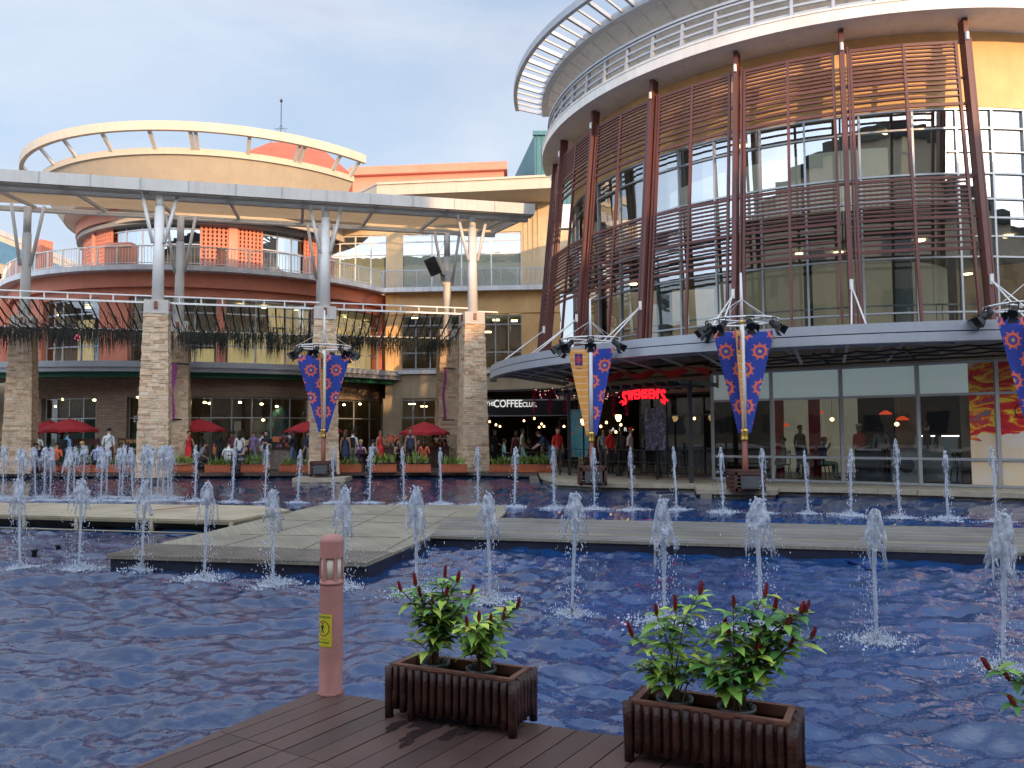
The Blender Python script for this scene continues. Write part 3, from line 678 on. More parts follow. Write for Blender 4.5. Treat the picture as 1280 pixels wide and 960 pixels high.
b = MB(); b.arc(D_, 4.5, 10.3, .0, .06, -200, -10, 5); O('interior_floor', b, 'darkfloor', rot)
b = MB()
for x0, x1, r, z0, z1 in ((250, 262, 9.0, 0, 2.4), (292, 300, 8.5, .3, 2.2), (312, 330, 8.0, 0, 2.3), (440, 446, 9.0, 0, 2.0)): b.arc(D_, r, r+.3, z0, z1, aa(x0, r, y=540), aa(x1, r, y=540), 1)
O('display_stand', b, 'intpale', rot)
p = pol(D_, 9.2, aa(350, 9.2, y=530)); b = MB(); b.lathe((p.x, p.y, 0), [(.85, 0), (.8, 1.2), (.7, 2.0), (.45, 2.7), (.1, 3.0)], 18); O('cone_display', b, 'posterblue', rot)
for x0, x1 in ((160, 180), (62, 118)):
    b = MB(); b.arc(D_, 10.1, 10.14, .2, 2.3, aa(x0, 10.1, y=540), aa(x1, 10.1, y=540)); O('green_screen', b, 'green', rot)
for s_, x, y in (('EU', 173, 524), ('CAFE', 95, 527)):
    a = aa(x, 10.45, y=y); p = pol(D_, 10.44, a); text('window_lettering', s_, .42, at(p, PD(x, y, p.y).z), R(a+90), 'signwhite', rot, .004)
for x, y in ((60, 503), (78, 499), (172, 497), (256, 503), (262, 504), (300, 503), (327, 505), (450, 505), (430, 506), (70, 508), (329, 525), (118, 500), (346, 508)):
    a = aa(x, 9.6, y=y); p = pol(D_, 9.6, a); z = PD(x, y, p.y).z; b = MB(); b.lathe((p.x, p.y, z), [(.02, .05), (.08, .02), (.08, -.03), (.02, -.05)], 10); b.m = 1; b.tube(at(p, z), at(p, 4.4), .008, n=4); O('hanging_lamp', b, ['downlight', 'black'], rot)
# terrace storey (set back)
T0 = 7.5
b = MB(); b.arc(D_, 7.2, 8.05, 12.6, 13.9, -230, 50); O('fascia_band', b, 'salmon', rot)
def lattice(x0, x1):
    a0, a1 = aa(x0, T0+.15, y=300), aa(x1, T0+.15, y=300); b = MB(); n = max(2, int(abs(a1-a0)*R(1)*T0/.2+.5))
    for k in range(n+1):
        a = a0+(a1-a0)*k/n; b.beam(at(pol(D_, T0+.15, a), 9.4), at(pol(D_, T0+.15, a), 12.6), .075, .12, up=(cos(R(a+90)), sin(R(a+90)), 0))
    for z in np.arange(9.5, 12.6, .21): b.arc(D_, T0+.10, T0+.20, z, z+.075, a0, a1, 4)
    O('lattice_screen', b, 'orange', rot); b = MB(); b.arc(D_, T0-.25, T0-.2, 9.4, 12.6, a0, a1, 4); O('screen_backing', b, 'redbrown', rot)
for x0, x1 in ((100, 117), (119, 140), (252, 285), (298, 327), (381, 398)): lattice(x0, x1)
for x0, x1 in ((286, 297), (117, 119)): b = MB(); b.arc(D_, T0-.2, T0+.3, 9.4, 12.6, aa(x0, T0+.2, y=300), aa(x1, T0+.2, y=300), 2); O('pier_wall', b, 'salmon', rot)
for x0, x1, nv in ((141, 251, 5), (328, 380, 3)):
    a0, a1 = aa(x0, T0, y=300), aa(x1, T0, y=300); b = MB()
    for k in range(nv+1): b.beam(at(pol(D_, T0, a0+(a1-a0)*k/nv), 9.4), at(pol(D_, T0, a0+(a1-a0)*k/nv), 12.6), .07, .07)
    for z in (9.45, 11.3, 12.1, 12.55): b.arc(D_, T0-.04, T0+.04, z-.03, z+.03, a0, a1)
    f = O('window', b, 'alu', rot)
    for k in range(nv): b = MB(); b.sheet(D_, T0, 9.45, 12.55, a0+(a1-a0)*k/nv, a0+(a1-a0)*(k+1)/nv, 3); O('pane', b, 'glass', f)
b = MB(); b.arc(D_, 3.8, 4.0, 9.4, 12.4, -200, 30, 6); b.arc(D_, T0-.1, T0, 9.4, 12.6, -230, aa(99, T0, y=300)); O('terrace_back_wall', b, 'intwall', rot)
for x0, x1, z1, m_ in ((131, 164, 10.5, 'salmon'), (271, 282, 10.35, 'salmon'), (386, 393, 10.3, 'salmon'), (-2, 19, 10.4, 'orange'), (45, 51, 11.0, 'orange'), (412, 418, 10.5, 'salmon')):
    b = MB(); b.arc(D_, 10.7, 11.3, 9.4, z1, aa(x0, 11.3, y=310), aa(x1, 11.3, y=310)); O('terrace_pier', b, m_, rot)
# railing
b = MB(); aR = aa(479, 11.35, y=330)
for z in (10.32,): b.arc(D_, 11.32, 11.38, z-.03, z+.02, -195, aR)
b.arc(D_, 11.33, 11.37, 9.52, 9.55, -195, aR)
k = -195
while k < aR:
    b.tube(at(pol(D_, 11.35, k), 9.4), at(pol(D_, 11.35, k), 10.3), .012, n=4, caps=False); k += .75
for k in range(40):
    a = -195+k*5
    if a < aR: b.beam(at(pol(D_, 11.35, a), 9.4), at(pol(D_, 11.35, a), 10.34), .05, .05)
O('terrace_railing', b, 'white', rot)
# visor
va = -34; vb = -232
b = MB(); b.arc(VC, 8.75, 9.9, 13.15, 13.5, vb, va, z0o=14.72, z1o=14.95); O('visor_soffit', b, 'visor', rot)
b = MB(); b.arc(VC, 9.75, 10.0, 14.72, 15.02, vb, va); O('visor_eave', b, 'visor', rot)
b = MB(); b.arc(VC, 10.66, 10.86, 15.55, 15.98, vb, va); O('visor_ring', b, 'visor', rot)
for x, dbl in ((13, 0), (20, 0), (47, 0), (70, 1), (97, 0), (141, 1), (195, 0), (242, 1), (248, 1), (310, 0), (368, 1), (374, 1), (415, 0), (437, 0)):
    a = hit(x, 9.9, VC, 190) if x > 20 else (-175 if x == 13 else -168); b = MB(); b.beam(at(pol(VC, 9.9, a), 14.9), at(pol(VC, 10.72, a), 15.72), .16, .12); O('visor_rung', b, 'softgrey', rot)
for a in (-185, -196, -208, -220): b = MB(); b.beam(at(pol(VC, 9.9, a), 14.9), at(pol(VC, 10.72, a), 15.72), .16, .12); O('visor_rung', b, 'softgrey', rot)
b = MB(); b.arc(VC, 7.1, 7.3, 12.4, 13.4, -230, 130, 5); b.arc(VC, 0, 8.8, 13.2, 13.35, -230, 130, 6); O('drum_wall', b, 'visor', rot)
# ================================================================== WING
wing = E('mall_wing', (-2, 43.5, 0), 'cream straight wing of the mall with pale blinds, between the two round blocks', 'building')
WY = lambda x: 42.9-.073*(x+6.9)
WL, WR = Vector((-6.9, 42.9)), Vector((6.0, WY(6.0)))
WD = (WR-WL).normalized(); WN = Vector((-WD.y, WD.x))
def onw(x, off=0., y=400):
    p = onto(x, WL+WN*off, WR+WN*off, y); return Vector((p.x, p.y))
def wslab(x0, x1, z0, z1, off, t, name, m_, L0=None):
    b = MB(); b.wall(onw(x0, off), onw(x1, off), z0, z1, t); return O(name, b, m_, wing)
wslab(478, 700, 9.18, 9.42, -.05, 3.0, 'terrace_slab', 'slab')
wslab(482, 700, 8.0, 9.18, .35, .4, 'upper_wall', 'yellow')
def pierrow(openings, x0, x1, z0, z1, off, m_, name='wall_pier'):
    pr = x0
    for a, e in openings+[(x1, None)]:
        if a > pr: wslab(pr, a, z0, z1, off, .4, name, m_)
        pr = e
def window(x0, x1, z0, z1, off, cols, rows, gl='glass', fr='alu'):
    p, q = onw(x0, off+.1), onw(x1, off+.1); b = MB()
    for k in range(cols+1): b.beam(at(p.lerp(q, k/cols), z0), at(p.lerp(q, k/cols), z1), .07, .07)
    for z in rows: b.beam(at(p, z), at(q, z), .06, .07)
    f = O('window', b, fr, wing)
    for k in range(cols):
        b = MB(); u, v = p.lerp(q, k/cols), p.lerp(q, (k+1)/cols); j = random.uniform(-.01, .01)
        b.add([at(u, z0), at(v+WN*j, z0), at(v+WN*j, z1), at(u, z1)], [(0, 1, 2, 3)]); O('pane', b, gl, f)
w1 = [(502, 574), (603, 652)]
pierrow(w1, 482, 700, 4.95, 8.0, .4, 'yellow')
window(502, 574, 5.0, 7.95, .4, 4, (5.03, 5.9, 7.4, 7.9), 'glassdark'); window(603, 652, 5.0, 7.95, .4, 3, (5.03, 5.9, 7.4, 7.9), 'glassdark')
wslab(482, 700, 4.75, 4.95, .2, .5, 'sill_band', 'slab')
wslab(482, 700, 3.45, 4.75, .4, .4, 'lower_wall', 'beige')
w0 = [(502, 545), (566, 574)]
pierrow([(502, 545), (563, 576)], 479, 612, 0, 3.45, .4, 'beige')
window(502, 545, .2, 3.4, .4, 3, (.25, 2.4, 3.35), 'glasslow'); window(563, 576, .2, 3.4, .4, 1, (.25, 2.4, 3.35), 'glasslow')
b = MB(); b.wall(onw(300, 5), onw(700, 5), 0, 13.5, .2); b.wall(onw(500, .8), onw(500, 5), 0, 9, .1); O('inner_wall', b, 'intwall', wing)
b = MB(); b.wall(onw(479, .8), onw(700, .8), 4.3, 4.6, 4.2); b.wall(onw(479, .8), onw(700, .8), 8.1, 8.3, 4.2); O('floor_slab', b, 'ceil', wing)
# third level, set back 1.6 m
o3 = 1.6
wslab(400, 700, 12.75, 14.35, o3, .4, 'upper_wall', 'cream')
pierrow([(405, 483), (503, 652)], 400, 712, 9.4, 12.75, o3, 'cream')
window(405, 483, 9.45, 12.75, o3, 4, (9.5, 11.6, 12.3, 12.7), 'glass', 'white'); window(503, 652, 9.45, 12.75, o3, 4, (9.5, 11.55, 12.3, 12.7), 'glass', 'white')
wslab(505, 650, 9.45, 12.2, o3+.5, .05, 'blind', 'glowcool'); wslab(405, 480, 9.45, 12.2, o3+2, .05, 'blind', 'glowwarm')  # blinds carry an added glow standing for room light
b = MB()
for x in range(655, 674, 6): b.wall(onw(x, o3-.06), onw(x+2, o3-.06), 9.4, 14.3, .08)
O('pilaster_rib', b, 'cream', wing)
# roof eave
b = MB(); e = [PD(428, 235, 45.5), PD(471, 229, 42.4), PD(605, 222, 41.7), PD(690, 217, 41.2)]
for i in range(3): b.wall((e[i].x, e[i].y), (e[i+1].x, e[i+1].y), 14.35, 15.0, 3.6 if i else 2.5)
for i in range(3): b.wall((e[i].x, e[i].y-.06), (e[i+1].x, e[i+1].y-.06), 14.93, 15.05, .3)
O('roof_eave', b, 'visor', wing)
b = MB(); b.wall(onw(420, 4), onw(720, 4), 13.5, 14.9, 6); O('roof', b, 'slab', wing)
b = MB(); p, q = onw(479, .1), onw(690, .1)
b.beam(at(p, 10.36), at(q, 10.36), .05, .05); b.beam(at(p, 9.55), at(q, 9.55), .03, .03)
for k in range(110): b.tube(at(p.lerp(q, k/109), 9.42), at(p.lerp(q, k/109), 10.35), .011, n=4, caps=False)
for k in range(11): b.beam(at(p.lerp(q, k/10), 9.42), at(p.lerp(q, k/10), 10.38), .05, .05)
O('terrace_railing', b, 'alu', wing)
for x, y, D0 in ((518, 397, 44), (560, 398, 44), (620, 400, 44), (643, 401, 44), (610, 415, 45), (515, 505, 45), (530, 508, 45)):
    p = PD(x, y, D0); b = MB(); b.box(tuple(p), (.35, .35, .05)); O('ceiling_light', b, 'downlight', wing)
# ================================================================== roofs behind
def blockp(name, pts, z0, z1, m_, label, cat='building'):
    b = MB(); b.prism(pts, z0, z1); return b
bl = E('roof_block', (-2, 50, 0), 'flat salmon roof block showing above the cream eave of the straight wing', 'building')
p0, p1 = PD(441, 211, 50), PD(630, 205, 49); b = MB(); b.prism([(p0.x, 50), (p1.x, 49), (p1.x, 58), (p0.x, 58)], 12, p0.z-.5); O('wall', b, 'orange', bl)
b = MB(); b.prism([(p0.x-.2, 49.7), (p1.x+.2, 48.7), (p1.x+.2, 58.2), (p0.x-.2, 58.2)], p0.z-.5, p0.z); O('coping', b, 'orange', bl)
py = E('hipped_roof', (-17, 56, 10), 'salmon hipped roof rising behind the cream disc at the left', 'roof')
a1, a2, a3, a4 = PD(240, 186, 54), PD(435, 214, 54), PD(338, 178, 58), PD(391, 176, 58)
b = MB(); zb = 12; b.add([(a1.x, 54, a2.z), (a2.x, 54, a2.z), (a2.x+.5, 66, a2.z), (a1.x, 66, a2.z), (a3.x, 58, a3.z), (a4.x, 58, a4.z), (a4.x, 62, a4.z), (a3.x, 62, a3.z)], [(0, 1, 5, 4), (1, 2, 6, 5), (2, 3, 7, 6), (3, 0, 4, 7), (4, 5, 6, 7)])
b.prism([(a1.x, 54), (a2.x, 54), (a2.x+.5, 66), (a1.x, 66)], 5, a2.z); O('roof_slope', b, mat('old_terracotta_roof', (.36, .105, .06), .8, streak=.3), py)
b = MB(); p = PD(351, 180, 60); b.tube((p.x, 60, 14), (p.x, 60, p.z+3.3), .05, .03, 6)
for dz in (.3, 1.2): b.tube((p.x-.5, 60, p.z+dz), (p.x+.5, 60, p.z+dz), .015, n=4)
b.lathe((p.x, 60, p.z+3.3), [(.1, 0), (.12, .1), (.03, .25)], 8)
for sx in (-1, 1): b.tube((p.x, 60, p.z+1.5), (p.x+sx*1.2, 60, p.z-.5), .012, n=4)
O('antenna', b, 'darkalu', None, 'thin rooftop antenna mast rising behind the cream disc roof', 'antenna')
tb = E('rooftop_plant_room', (5, 55, 12), 'dark teal ribbed rooftop box beside the slatted disc of the right block', 'rooftop box')
a, c_, d = PD(632, 216, 60), PD(668, 168, 47), PD(668, 216, 47)
b = MB(); x1 = c_.x; zt = c_.z; b.add([(x1, 47, 12), (x1+8, 47, 12), (x1+8, 60, 12), (a.x, 60, 12), (x1, 47, zt), (x1+8, 47, zt), (x1+8, 60, zt+.2), (a.x, 60, zt+.2)], [(0, 1, 5, 4), (1, 2, 6, 5), (2, 3, 7, 6), (3, 0, 4, 7), (4, 5, 6, 7)]); O('wall', b, 'bluegreen', tb)
b = MB()
for k in range(18): b.beam((x1+.15+k*.3, 46.97, 12), (x1+.15+k*.3, 46.97, zt), .05, .06)
b.box((x1+4, 46.95, zt+.05), (8.2, .2, .25)); O('wall_rib', b, 'bluegreen', tb)
hb = E('long_roof_hall', (-45, 75, 0), 'blue and white pitched roof hall far behind the left edge', 'building')
h0, h1 = PD(-60, 262, 72), PD(92, 326, 88)
b = MB(); k = Vector((0, 14, 3)); 
for (z0, z1, m0, th) in ((0, -.5, 0, .4), (-.55, -1.1, 1, .3), (-1.1, -3.2, 2, .3), (-3.3, -4.3, 3, .25), (-4.3, -7.2, 4, -1.0)):
    b.m = m0; u, v = h0+Vector((0, -th, 0)), h1+Vector((0, -th, 0)); f_ = 1.
    b.hexa([u+Vector((0, 0, z1)), v+Vector((0, 0, z1*f_)), v+Vector((0, 3, z1*f_)), u+Vector((0, 3, z1))], [u+Vector((0, 0, z0)), v+Vector((0, 0, z0*f_)), v+Vector((0, 3, z0*f_)), u+Vector((0, 3, z0))])
O('roof', b, ['softgrey', 'visor', 'bluemetal', 'beige', 'black'], hb)
b = MB()
for i in range(16):
    t = i/15; q = h0.lerp(h1, t)+Vector((0, -.5, 0)); b.tube(q+Vector((0, 0, -4.4)), q+Vector((1.5, 0, -6.8)), .09, n=5); b.tube(q+Vector((3, 0, -5.2)), q+Vector((1.5, 0, -6.8)), .09, n=5)
O('roof_truss', b, 'visor', hb)
b = MB(); b.prism([(h0.x-4, h0.y+3), (h1.x, h1.y+3), (h1.x, h1.y+20), (h0.x-4, h0.y+20)], 0, h1.z-4); O('wall', b, 'bluemetal', hb)
# ================================================================== PERGOLA
PU = Vector((11.55, 3.4)).normalized(); PV = Vector((-1.5, 5.5))
F0 = Vector((-13.2, 29.6)); FR = [F0+PU*(6.03*k) for k in (-1, 0, 1, 2)]; FR = [Vector(v) for v in FR]
f2 = PD(591, 500, 33); FR[3] = Vector((f2.x, f2.y)); f1_ = onto(405, FR[1], FR[3]); FR[2] = Vector((f1_.x, f1_.y))
PL, PR_ = FR[1]-PU*16+Vector((0, 1.3)), onto(668, FR[1]-PV*.2, FR[3]-PV*.2, 262); PR_ = Vector((PR_.x, PR_.y))+PV*.2
per = E('pergola', (PL.x/2, 32, 0), 'long white steel pergola with slatted roof carried on stone pillars', 'pergola')
s0, s1 = -.2, 1.10; TL = .72
def pq(t, s): return PL.lerp(PR_, t)+PV*s
b = MB()
def strip(sa, sb, z0, z1, t0=0, t1=1):
    a, c2, d, e2 = pq(t0, sa), pq(t1, sa), pq(t1, sb), pq(t0, sb); b.hexa([at(a, z0+TL*sa), at(c2, z0+TL*sa), at(d, z0+TL*sb), at(e2, z0+TL*sb)], [at(a, z1+TL*sa), at(c2, z1+TL*sa), at(d, z1+TL*sb), at(e2, z1+TL*sb)])
strip(s0, s0+.06, 10.70, 11.14); O('fascia', b, 'softgrey', per)
b = MB(); n = 18
for k in range(n+1): q = pq(k/n, s0-.004); b.beam(at(q, 10.70+TL*s0), at(q, 11.15+TL*s0), .018, .02)
O('fascia_joint', b, 'steel', per)
b = MB(); strip(s1-.03, s1, 10.58, 10.80); strip(-.03, .03, 10.52, 10.68); strip(.97, 1.03, 10.52, 10.68); strip(s0+.08, s0+.10, 10.6, 10.7); O('long_beam', b, 'softgrey', per)
for k in range(11):
    b = MB(); t = (k+.35)/10.6; a, c2 = pq(t, s0+.05), pq(min(1, t), s1); b.beam(at(a, 10.80+TL*s0), at(c2, 10.80+TL*s1), .12, .12); O('cross_beam', b, 'softgrey', per)
b = MB(); a, c2 = pq(1, s0+.05), pq(1, s1); b.beam(at(a, 10.82+TL*s0), at(c2, 10.82+TL*s1), .12, .22); O('end_beam', b, 'softgrey', per)
b = MB(); m_ = 27
for k in range(m_):
    s_ = s0+.1+(s1-s0-.14)*k/(m_-1); strip(s_-.0135, s_+.0135, 10.92, 10.945)
O('roof_slats', b, 'roofslat', per)
for row, s_ in ((0, 0.), (1, 1.)):
    for k, q in enumerate(FR):
        q = q+PV*s_; b = MB(); base = 6.5; r0, r1 = (.22, .17)
        b.tube(at(q, base-.1), at(q, 10.1), r0, r1, 16); b.tube(at(q, 10.1), at(q, 10.52+TL*s_), .15, .15, 14)
        c1 = O('column', b, 'white', per)
        for sg in (-1, 1):
            for w in (-1,):
                b = MB(); b.tube(at(q+PU*sg*.2-PV*.02, 8.7), at(q+PU*sg*.62, 10.6+TL*s_), .07, .07, 8); O('strut', b, 'white', c1)
# stone pillars
def pillar_mesh(seed):
    rnd = random.Random(seed); b = MB(); H = 6.02; w0, w1 = .56, .41; z = 0
    b.m = 5; b.hexa([(-w0+.06, -w0+.06, 0), (w0-.06, -w0+.06, 0), (w0-.06, w0-.06, 0), (-w0+.06, w0-.06, 0)], [(-w1+.06, -w1+.06, H), (w1-.06, -w1+.06, H), (w1-.06, w1-.06, H), (-w1+.06, w1-.06, H)])
    while z < H-.03:
        h = rnd.choice((.055, .07, .085, .10, .12)); h = min(h, H-z); w = w0+(w1-w0)*z/H
        for side in range(4):
            x = -w
            while x < w-.02:
                l = rnd.uniform(.14, .42); x2 = min(x+l, w)
                if w-x2 < .08: x2 = w
                d = rnd.uniform(-.012, .022); b.m = rnd.choice((0, 0, 1, 1, 2, 3, 4)); g = .003
                y0, y1 = -w-d, -w+.08
                ex0 = -w-d if x == -w else x+g; ex1 = x2-g
                pts = [(ex0, y0), (ex1, y0), (ex1, y1), (ex0, y1)]
                a = side*pi/2; rp = [(u*cos(a)-v*sin(a), u*sin(a)+v*cos(a)) for u, v in pts]; j = [rnd.uniform(-.006, .006) for _ in range(4)]
                b.hexa([(p[0], p[1], z+g) for p in rp], [(p[0]*(1-j[i]*.3), p[1]*(1+j[i]*.3), z+h-g+j[i]) for i, p in enumerate(rp)])
                x = x2
        z += h
    return b
stmats = ['st0', 'st1', 'st2', 'st3', 'st4', 'joint']
PM = [mesh_of('stone_facing', pillar_mesh(s_), stmats) for s_ in (1, 2, 3)]
capm = MB(); capm.box((0, 0, 6.27), (.84, .84, .5)); capm.box((0, 0, 6.04), (.88, .88, .05)); capm = mesh_of('cap', capm, 'capstone')
lm = MB()
for sx, sy in ((0, -1), (-1, 0), (1, 0)): lm.box((sx*.45, sy*.45, 6.33), (.12 if sx == 0 else .06, .12 if sy == 0 else .06, .26))
lm = mesh_of('uplight', lm, 'rust')
plab = [['tapered stone pillar in the front row, beyond the left edge', 'thick stone pillar of the front row, behind the dense cluster of water jets', 'stone pillar of the front row directly behind the leftmost flagpole', 'front stone pillar at the right end of the pergola, beside the black cafe awning'],
        ['stone pillar at the far left with a purple banner on its left side', 'rear stone pillar with a purple banner, right of the thick front pillar', 'rear stone pillar half hidden behind the pillar of the leftmost flagpole', 'rear stone pillar with a narrow dark red banner, near the right end of the pergola']]
ptilt = math.atan2(PU.y, PU.x)
for row in (0, 1):
    for k, q in enumerate(FR):
        if row == 0 and k == 0: continue
        q = q+PV*row; e = E('stone_pillar', (q.x, q.y, 0), plab[row][k], 'pillar', 'stone pillars carrying the pergola'); e.rotation_euler = (0, 0, ptilt)
        for nm, me in (('stone_facing', PM[(k+row) % 3]), ('cap', capm), ('uplight', lm)):
            o = bpy.data.objects.new(nm, me); COL.objects.link(o); o.parent = e; ORG[o.name] = ORG[e.name]
# narrow purple banners
for (x0, y0, y1, D0, lab, wv) in ((25, 450, 523, 34.3, 'tall purple banner with white script on the far left stone pillar', .34), (217, 454, 524, 34.3, 'tall purple banner with white script on the rear pillar right of the jet cluster', .26), (556, 460, 525, 37.5, 'narrow dark red banner seen edge-on on the rear stone pillar near the cafe', .12)):
    e = E('banner', tuple(PD(x0, y1, D0)), lab, 'banner', None); p, q = PD(x0, y0, D0), PD(x0-(4 if wv > .2 else 1), y1, D0); b = MB(); n = 14; vs = []
    for i in range(n+1):
        t = i/n; c2 = p.lerp(q, t)+Vector((.04*sin(t*9), -.12*sin(t*pi), 0)); vs += [c2+Vector((-wv/2, 0, 0)), c2+Vector((wv/2, .08, 0))]
    b.add(vs, [(2*i, 2*i+1, 2*i+3, 2*i+2) for i in range(n)], True); O('cloth', b, 'pinkban', e)
    b = MB()
    for r in (p, q): b.tube(r+Vector((-wv/2, 0, 0)), r+Vector((.45, .5, .0)), .03, n=6)
    O('bracket', b, 'black', e)
    if wv > .2: 
        b = MB(); pts = []
        for i in range(40):
            t = .55+.4*i/39; c2 = p.lerp(q, t); pts.append(c2+Vector((.07*sin(i*1.3), -.17*sin(t*pi)-.03, .05*cos(i*1.7))))
        b.path(pts, .012, 4); O('script', b, 'signwhite', e)
# rails between the pillars
for row, (za, zb) in ((0, (6.47, 6.72)), (1, (6.12, 6.14))):
    for k in range(4):
        a = (FR[k-1] if k else PL)+PV*row; c2 = FR[k]+PV*row
        b = MB()
        if row == 0:
            b.beam(at(a, za), at(c2, za), .06, .07); b.beam(at(a, zb), at(c2, zb), .05, .05)
            for i in range(9): q = a.lerp(c2, i/8); b.beam(at(q, za), at(q, zb), .04, .04)
        else: b.beam(at(a, za), at(c2, za), .05, .05)
        O('rail', b, 'white', per)
b = MB(); a, c2 = FR[3], FR[3]+PU*1.1; b.beam(at(a, 6.6), at(c2, 6.6), .05, .05); O('rail', b, 'white', per)
# hanging vines
def vine_mesh(seed):
    rnd = random.Random(seed); lf = rnd.uniform(.7, 1.45); al = rnd.uniform(1.5, 2.6); b = MB(); pts = []
    for i in range(13):
        t = i/12; pts.append(Vector((PV.x*t, PV.y*t, 6.5-.38*t-.5*sin(pi*t)*(.8+.3*rnd.random()))))
    b.path(pts, [.018+.018*rnd.random() for _ in pts], 5, smooth=False)
    for i in range(int(rnd.uniform(60, 140))):
        t = rnd.betavariate(al, 1.3); k = min(11, int(t*12)); p = pts[k].lerp(pts[k+1], t*12-k)+Vector((rnd.gauss(0, .09), 0, 0))
        l = (rnd.uniform(.12, .45)+(.7*rnd.random()**1.3 if t > .5 else 0))*lf; q = p+Vector((rnd.gauss(0, .07), rnd.gauss(0, .08), -l)); w = rnd.uniform(.003, .008)
        md = p.lerp(q, .5)+Vector((rnd.gauss(0, .03), rnd.gauss(0, .03), 0)); s_ = Vector((w, w*.3, 0))
        b.add([p-s_, p+s_, md+s_*1.4, q, md-s_*1.4], [(0, 1, 2, 3, 4)])
        if rnd.random() < .6:
            c2 = md; d = Vector((rnd.uniform(-1, 1), rnd.uniform(-1, 1), rnd.uniform(-.6, .4))).normalized()*.07; e2 = d.cross(Vector((0, 0, 1)))*.5; b.add([c2, c2+d*.5+e2, c2+d, c2+d*.5-e2], [(0, 1, 2, 3)])
    return mesh_of('hanging_vine', b, 'vine')
VM = [vine_mesh(s_) for s_ in range(10)]
nv = 0
for k in range(1, 4):
    a, c2 = FR[k-1], FR[k]; cnt = 19 if k == 1 else 18
    for i in range(cnt):
        q = a.lerp(c2, (i+.9)/(cnt+.6)); o = bpy.data.objects.new('hanging_vine', random.choice(VM)); COL.objects.link(o); o.location = (q.x, q.y, 0); o.scale = (1, 1, 1)
        nm = ('left of the thick front pillar', 'between thick pillar and leftmost flagpole', 'right of the leftmost flagpole')[k-1]
        tag(o, '%s dark vine from the left on the rails %s' % (ordn(i), nm), 'vine', 'dark vines hanging from the pergola rails')
for i in range(20):
    q = FR[0].lerp(PL, (i+.5)/30)
    if i > 3: break
    o = bpy.data.objects.new('hanging_vine', VM[i % 4]); COL.objects.link(o); o.location = (q.x, q.y, 0); tag(o, '%s dark dry vine out beyond the leftmost pillar' % ordn(i), 'vine', 'dark vines hanging from the pergola rails')
# speaker
sp = PD(541, 333, 37.6); e = E('loudspeaker', tuple(sp), 'black loudspeaker box tilted down on the rear white column near the right end', 'loudspeaker')
b = MB(); b.hexa([(-.28, -.2, -.42), (.28, -.2, -.42), (.22, .22, -.42), (-.22, .22, -.42)], [(-.28, -.2, .42), (.28, -.2, .42), (.22, .22, .42), (-.22, .22, .42)])
rm = Matrix.Rotation(-.42, 3, 'Y') @ Matrix.Rotation(.25, 3, 'X'); b.v = [tuple(rm @ Vector(v)+sp) for v in b.v]; O('cabinet', b, 'blackplastic', e)
b = MB(); b.tube(sp+Vector((.1, .2, -.1)), at(FR[3]+PV, sp.z-.4), .03, n=6); b.tube(sp+Vector((.1, .2, .4)), at(FR[3]+PV, sp.z+1.6), .012, n=5); O('bracket', b, 'black', e)
# ================================================================== unseen mall blocks behind the viewer, mirrored in glass, stepped to cast the shade
M['blockwall'] = mat('far_block_wall', (.66, .54, .40), .8); M['blockwin'] = mat('far_block_glass', (.16, .17, .18), .3); M['blockroof'] = mat('dark_roof', (.06, .06, .065), .7)
for nm, x0, x1, h, lab in (('unseen_mall_block', -70, 29, 27.5, 'tall cream unseen block behind the viewer, height set to shade the pergola'), ('unseen_mall_block', 29, 34, 21, 'lower link between the unseen blocks behind the viewer, height set to let low sun past'), ('unseen_mall_block', 34, 95, 23.2, 'wide unseen block with a dark roof behind the viewer, height set to shade the right rotunda')):
    e = E(nm, ((x0+x1)/2, -30, 0), lab, 'building'); b = MB(); b.prism([(x0, -25), (x1, -25), (x1, -45), (x0, -45)], 0, h-1.2); O('wall', b, 'blockwall', e)
    b = MB(); b.prism([(x0-.2, -24.6), (x1+.2, -24.6), (x1+.2, -45.2), (x0-.2, -45.2)], h-1.2, h); O('roof', b, 'blockroof', e)
    xx = x0+2
    while xx < x1-3:
        for z in (1, 6, 11, 16): b = MB(); b.box((xx+1.5, -24.97, z+1.4), (2.4, .1, 2.0)); O('window', b, 'blockwin', e)
        xx += 4.4

e = E('unseen_mall_block', (-68, 2, 0), 'low cream block added out of view far to the left of the viewer', 'building'); b = MB(); b.prism([(-80, -24), (-62, -24), (-62, 32), (-80, 32)], 0, 13); O('wall', b, 'blockwall', e)  # unseen block added for the shop glass to reflect instead of open sky
b = MB(); b.prism([(-80.3, -24.3), (-61.7, -24.3), (-61.7, 32.3), (-80.3, 32.3)], 13, 14); O('roof', b, 'blockroof', e)
b = MB(); b.prism([(-62, 42), (-25.6, 43.4), (-25.6, 44), (-62, 44)], 4.5, 9.1); O('side_wall', b, 'orange', rot)
b = MB(); b.prism([(-62, 41.9), (-25.9, 43.3), (-25.9, 44), (-62, 44)], 0, 4.5); O('side_stone_wall', b, 'beige', rot)
for k in range(11):
    for z in (1, 5.5, 9.5): b = MB(); b.box((-61.97, -21+k*5, z+1.3), (.1, 3.2, 2.0)); O('window', b, 'blockwin', e)
e = E('unseen_mall_block', (58, 0, 0), 'low cream block added out of view to the right of the viewer', 'building'); b = MB(); b.prism([(52, -24), (66, -24), (66, 18), (52, 18)], 0, 11); O('wall', b, 'blockwall', e)  # matching unseen block added on the right for reflections
b = MB(); b.prism([(51.7, -24.3), (66.3, -24.3), (66.3, 18.3), (51.7, 18.3)], 11, 12); O('roof', b, 'blockroof', e)
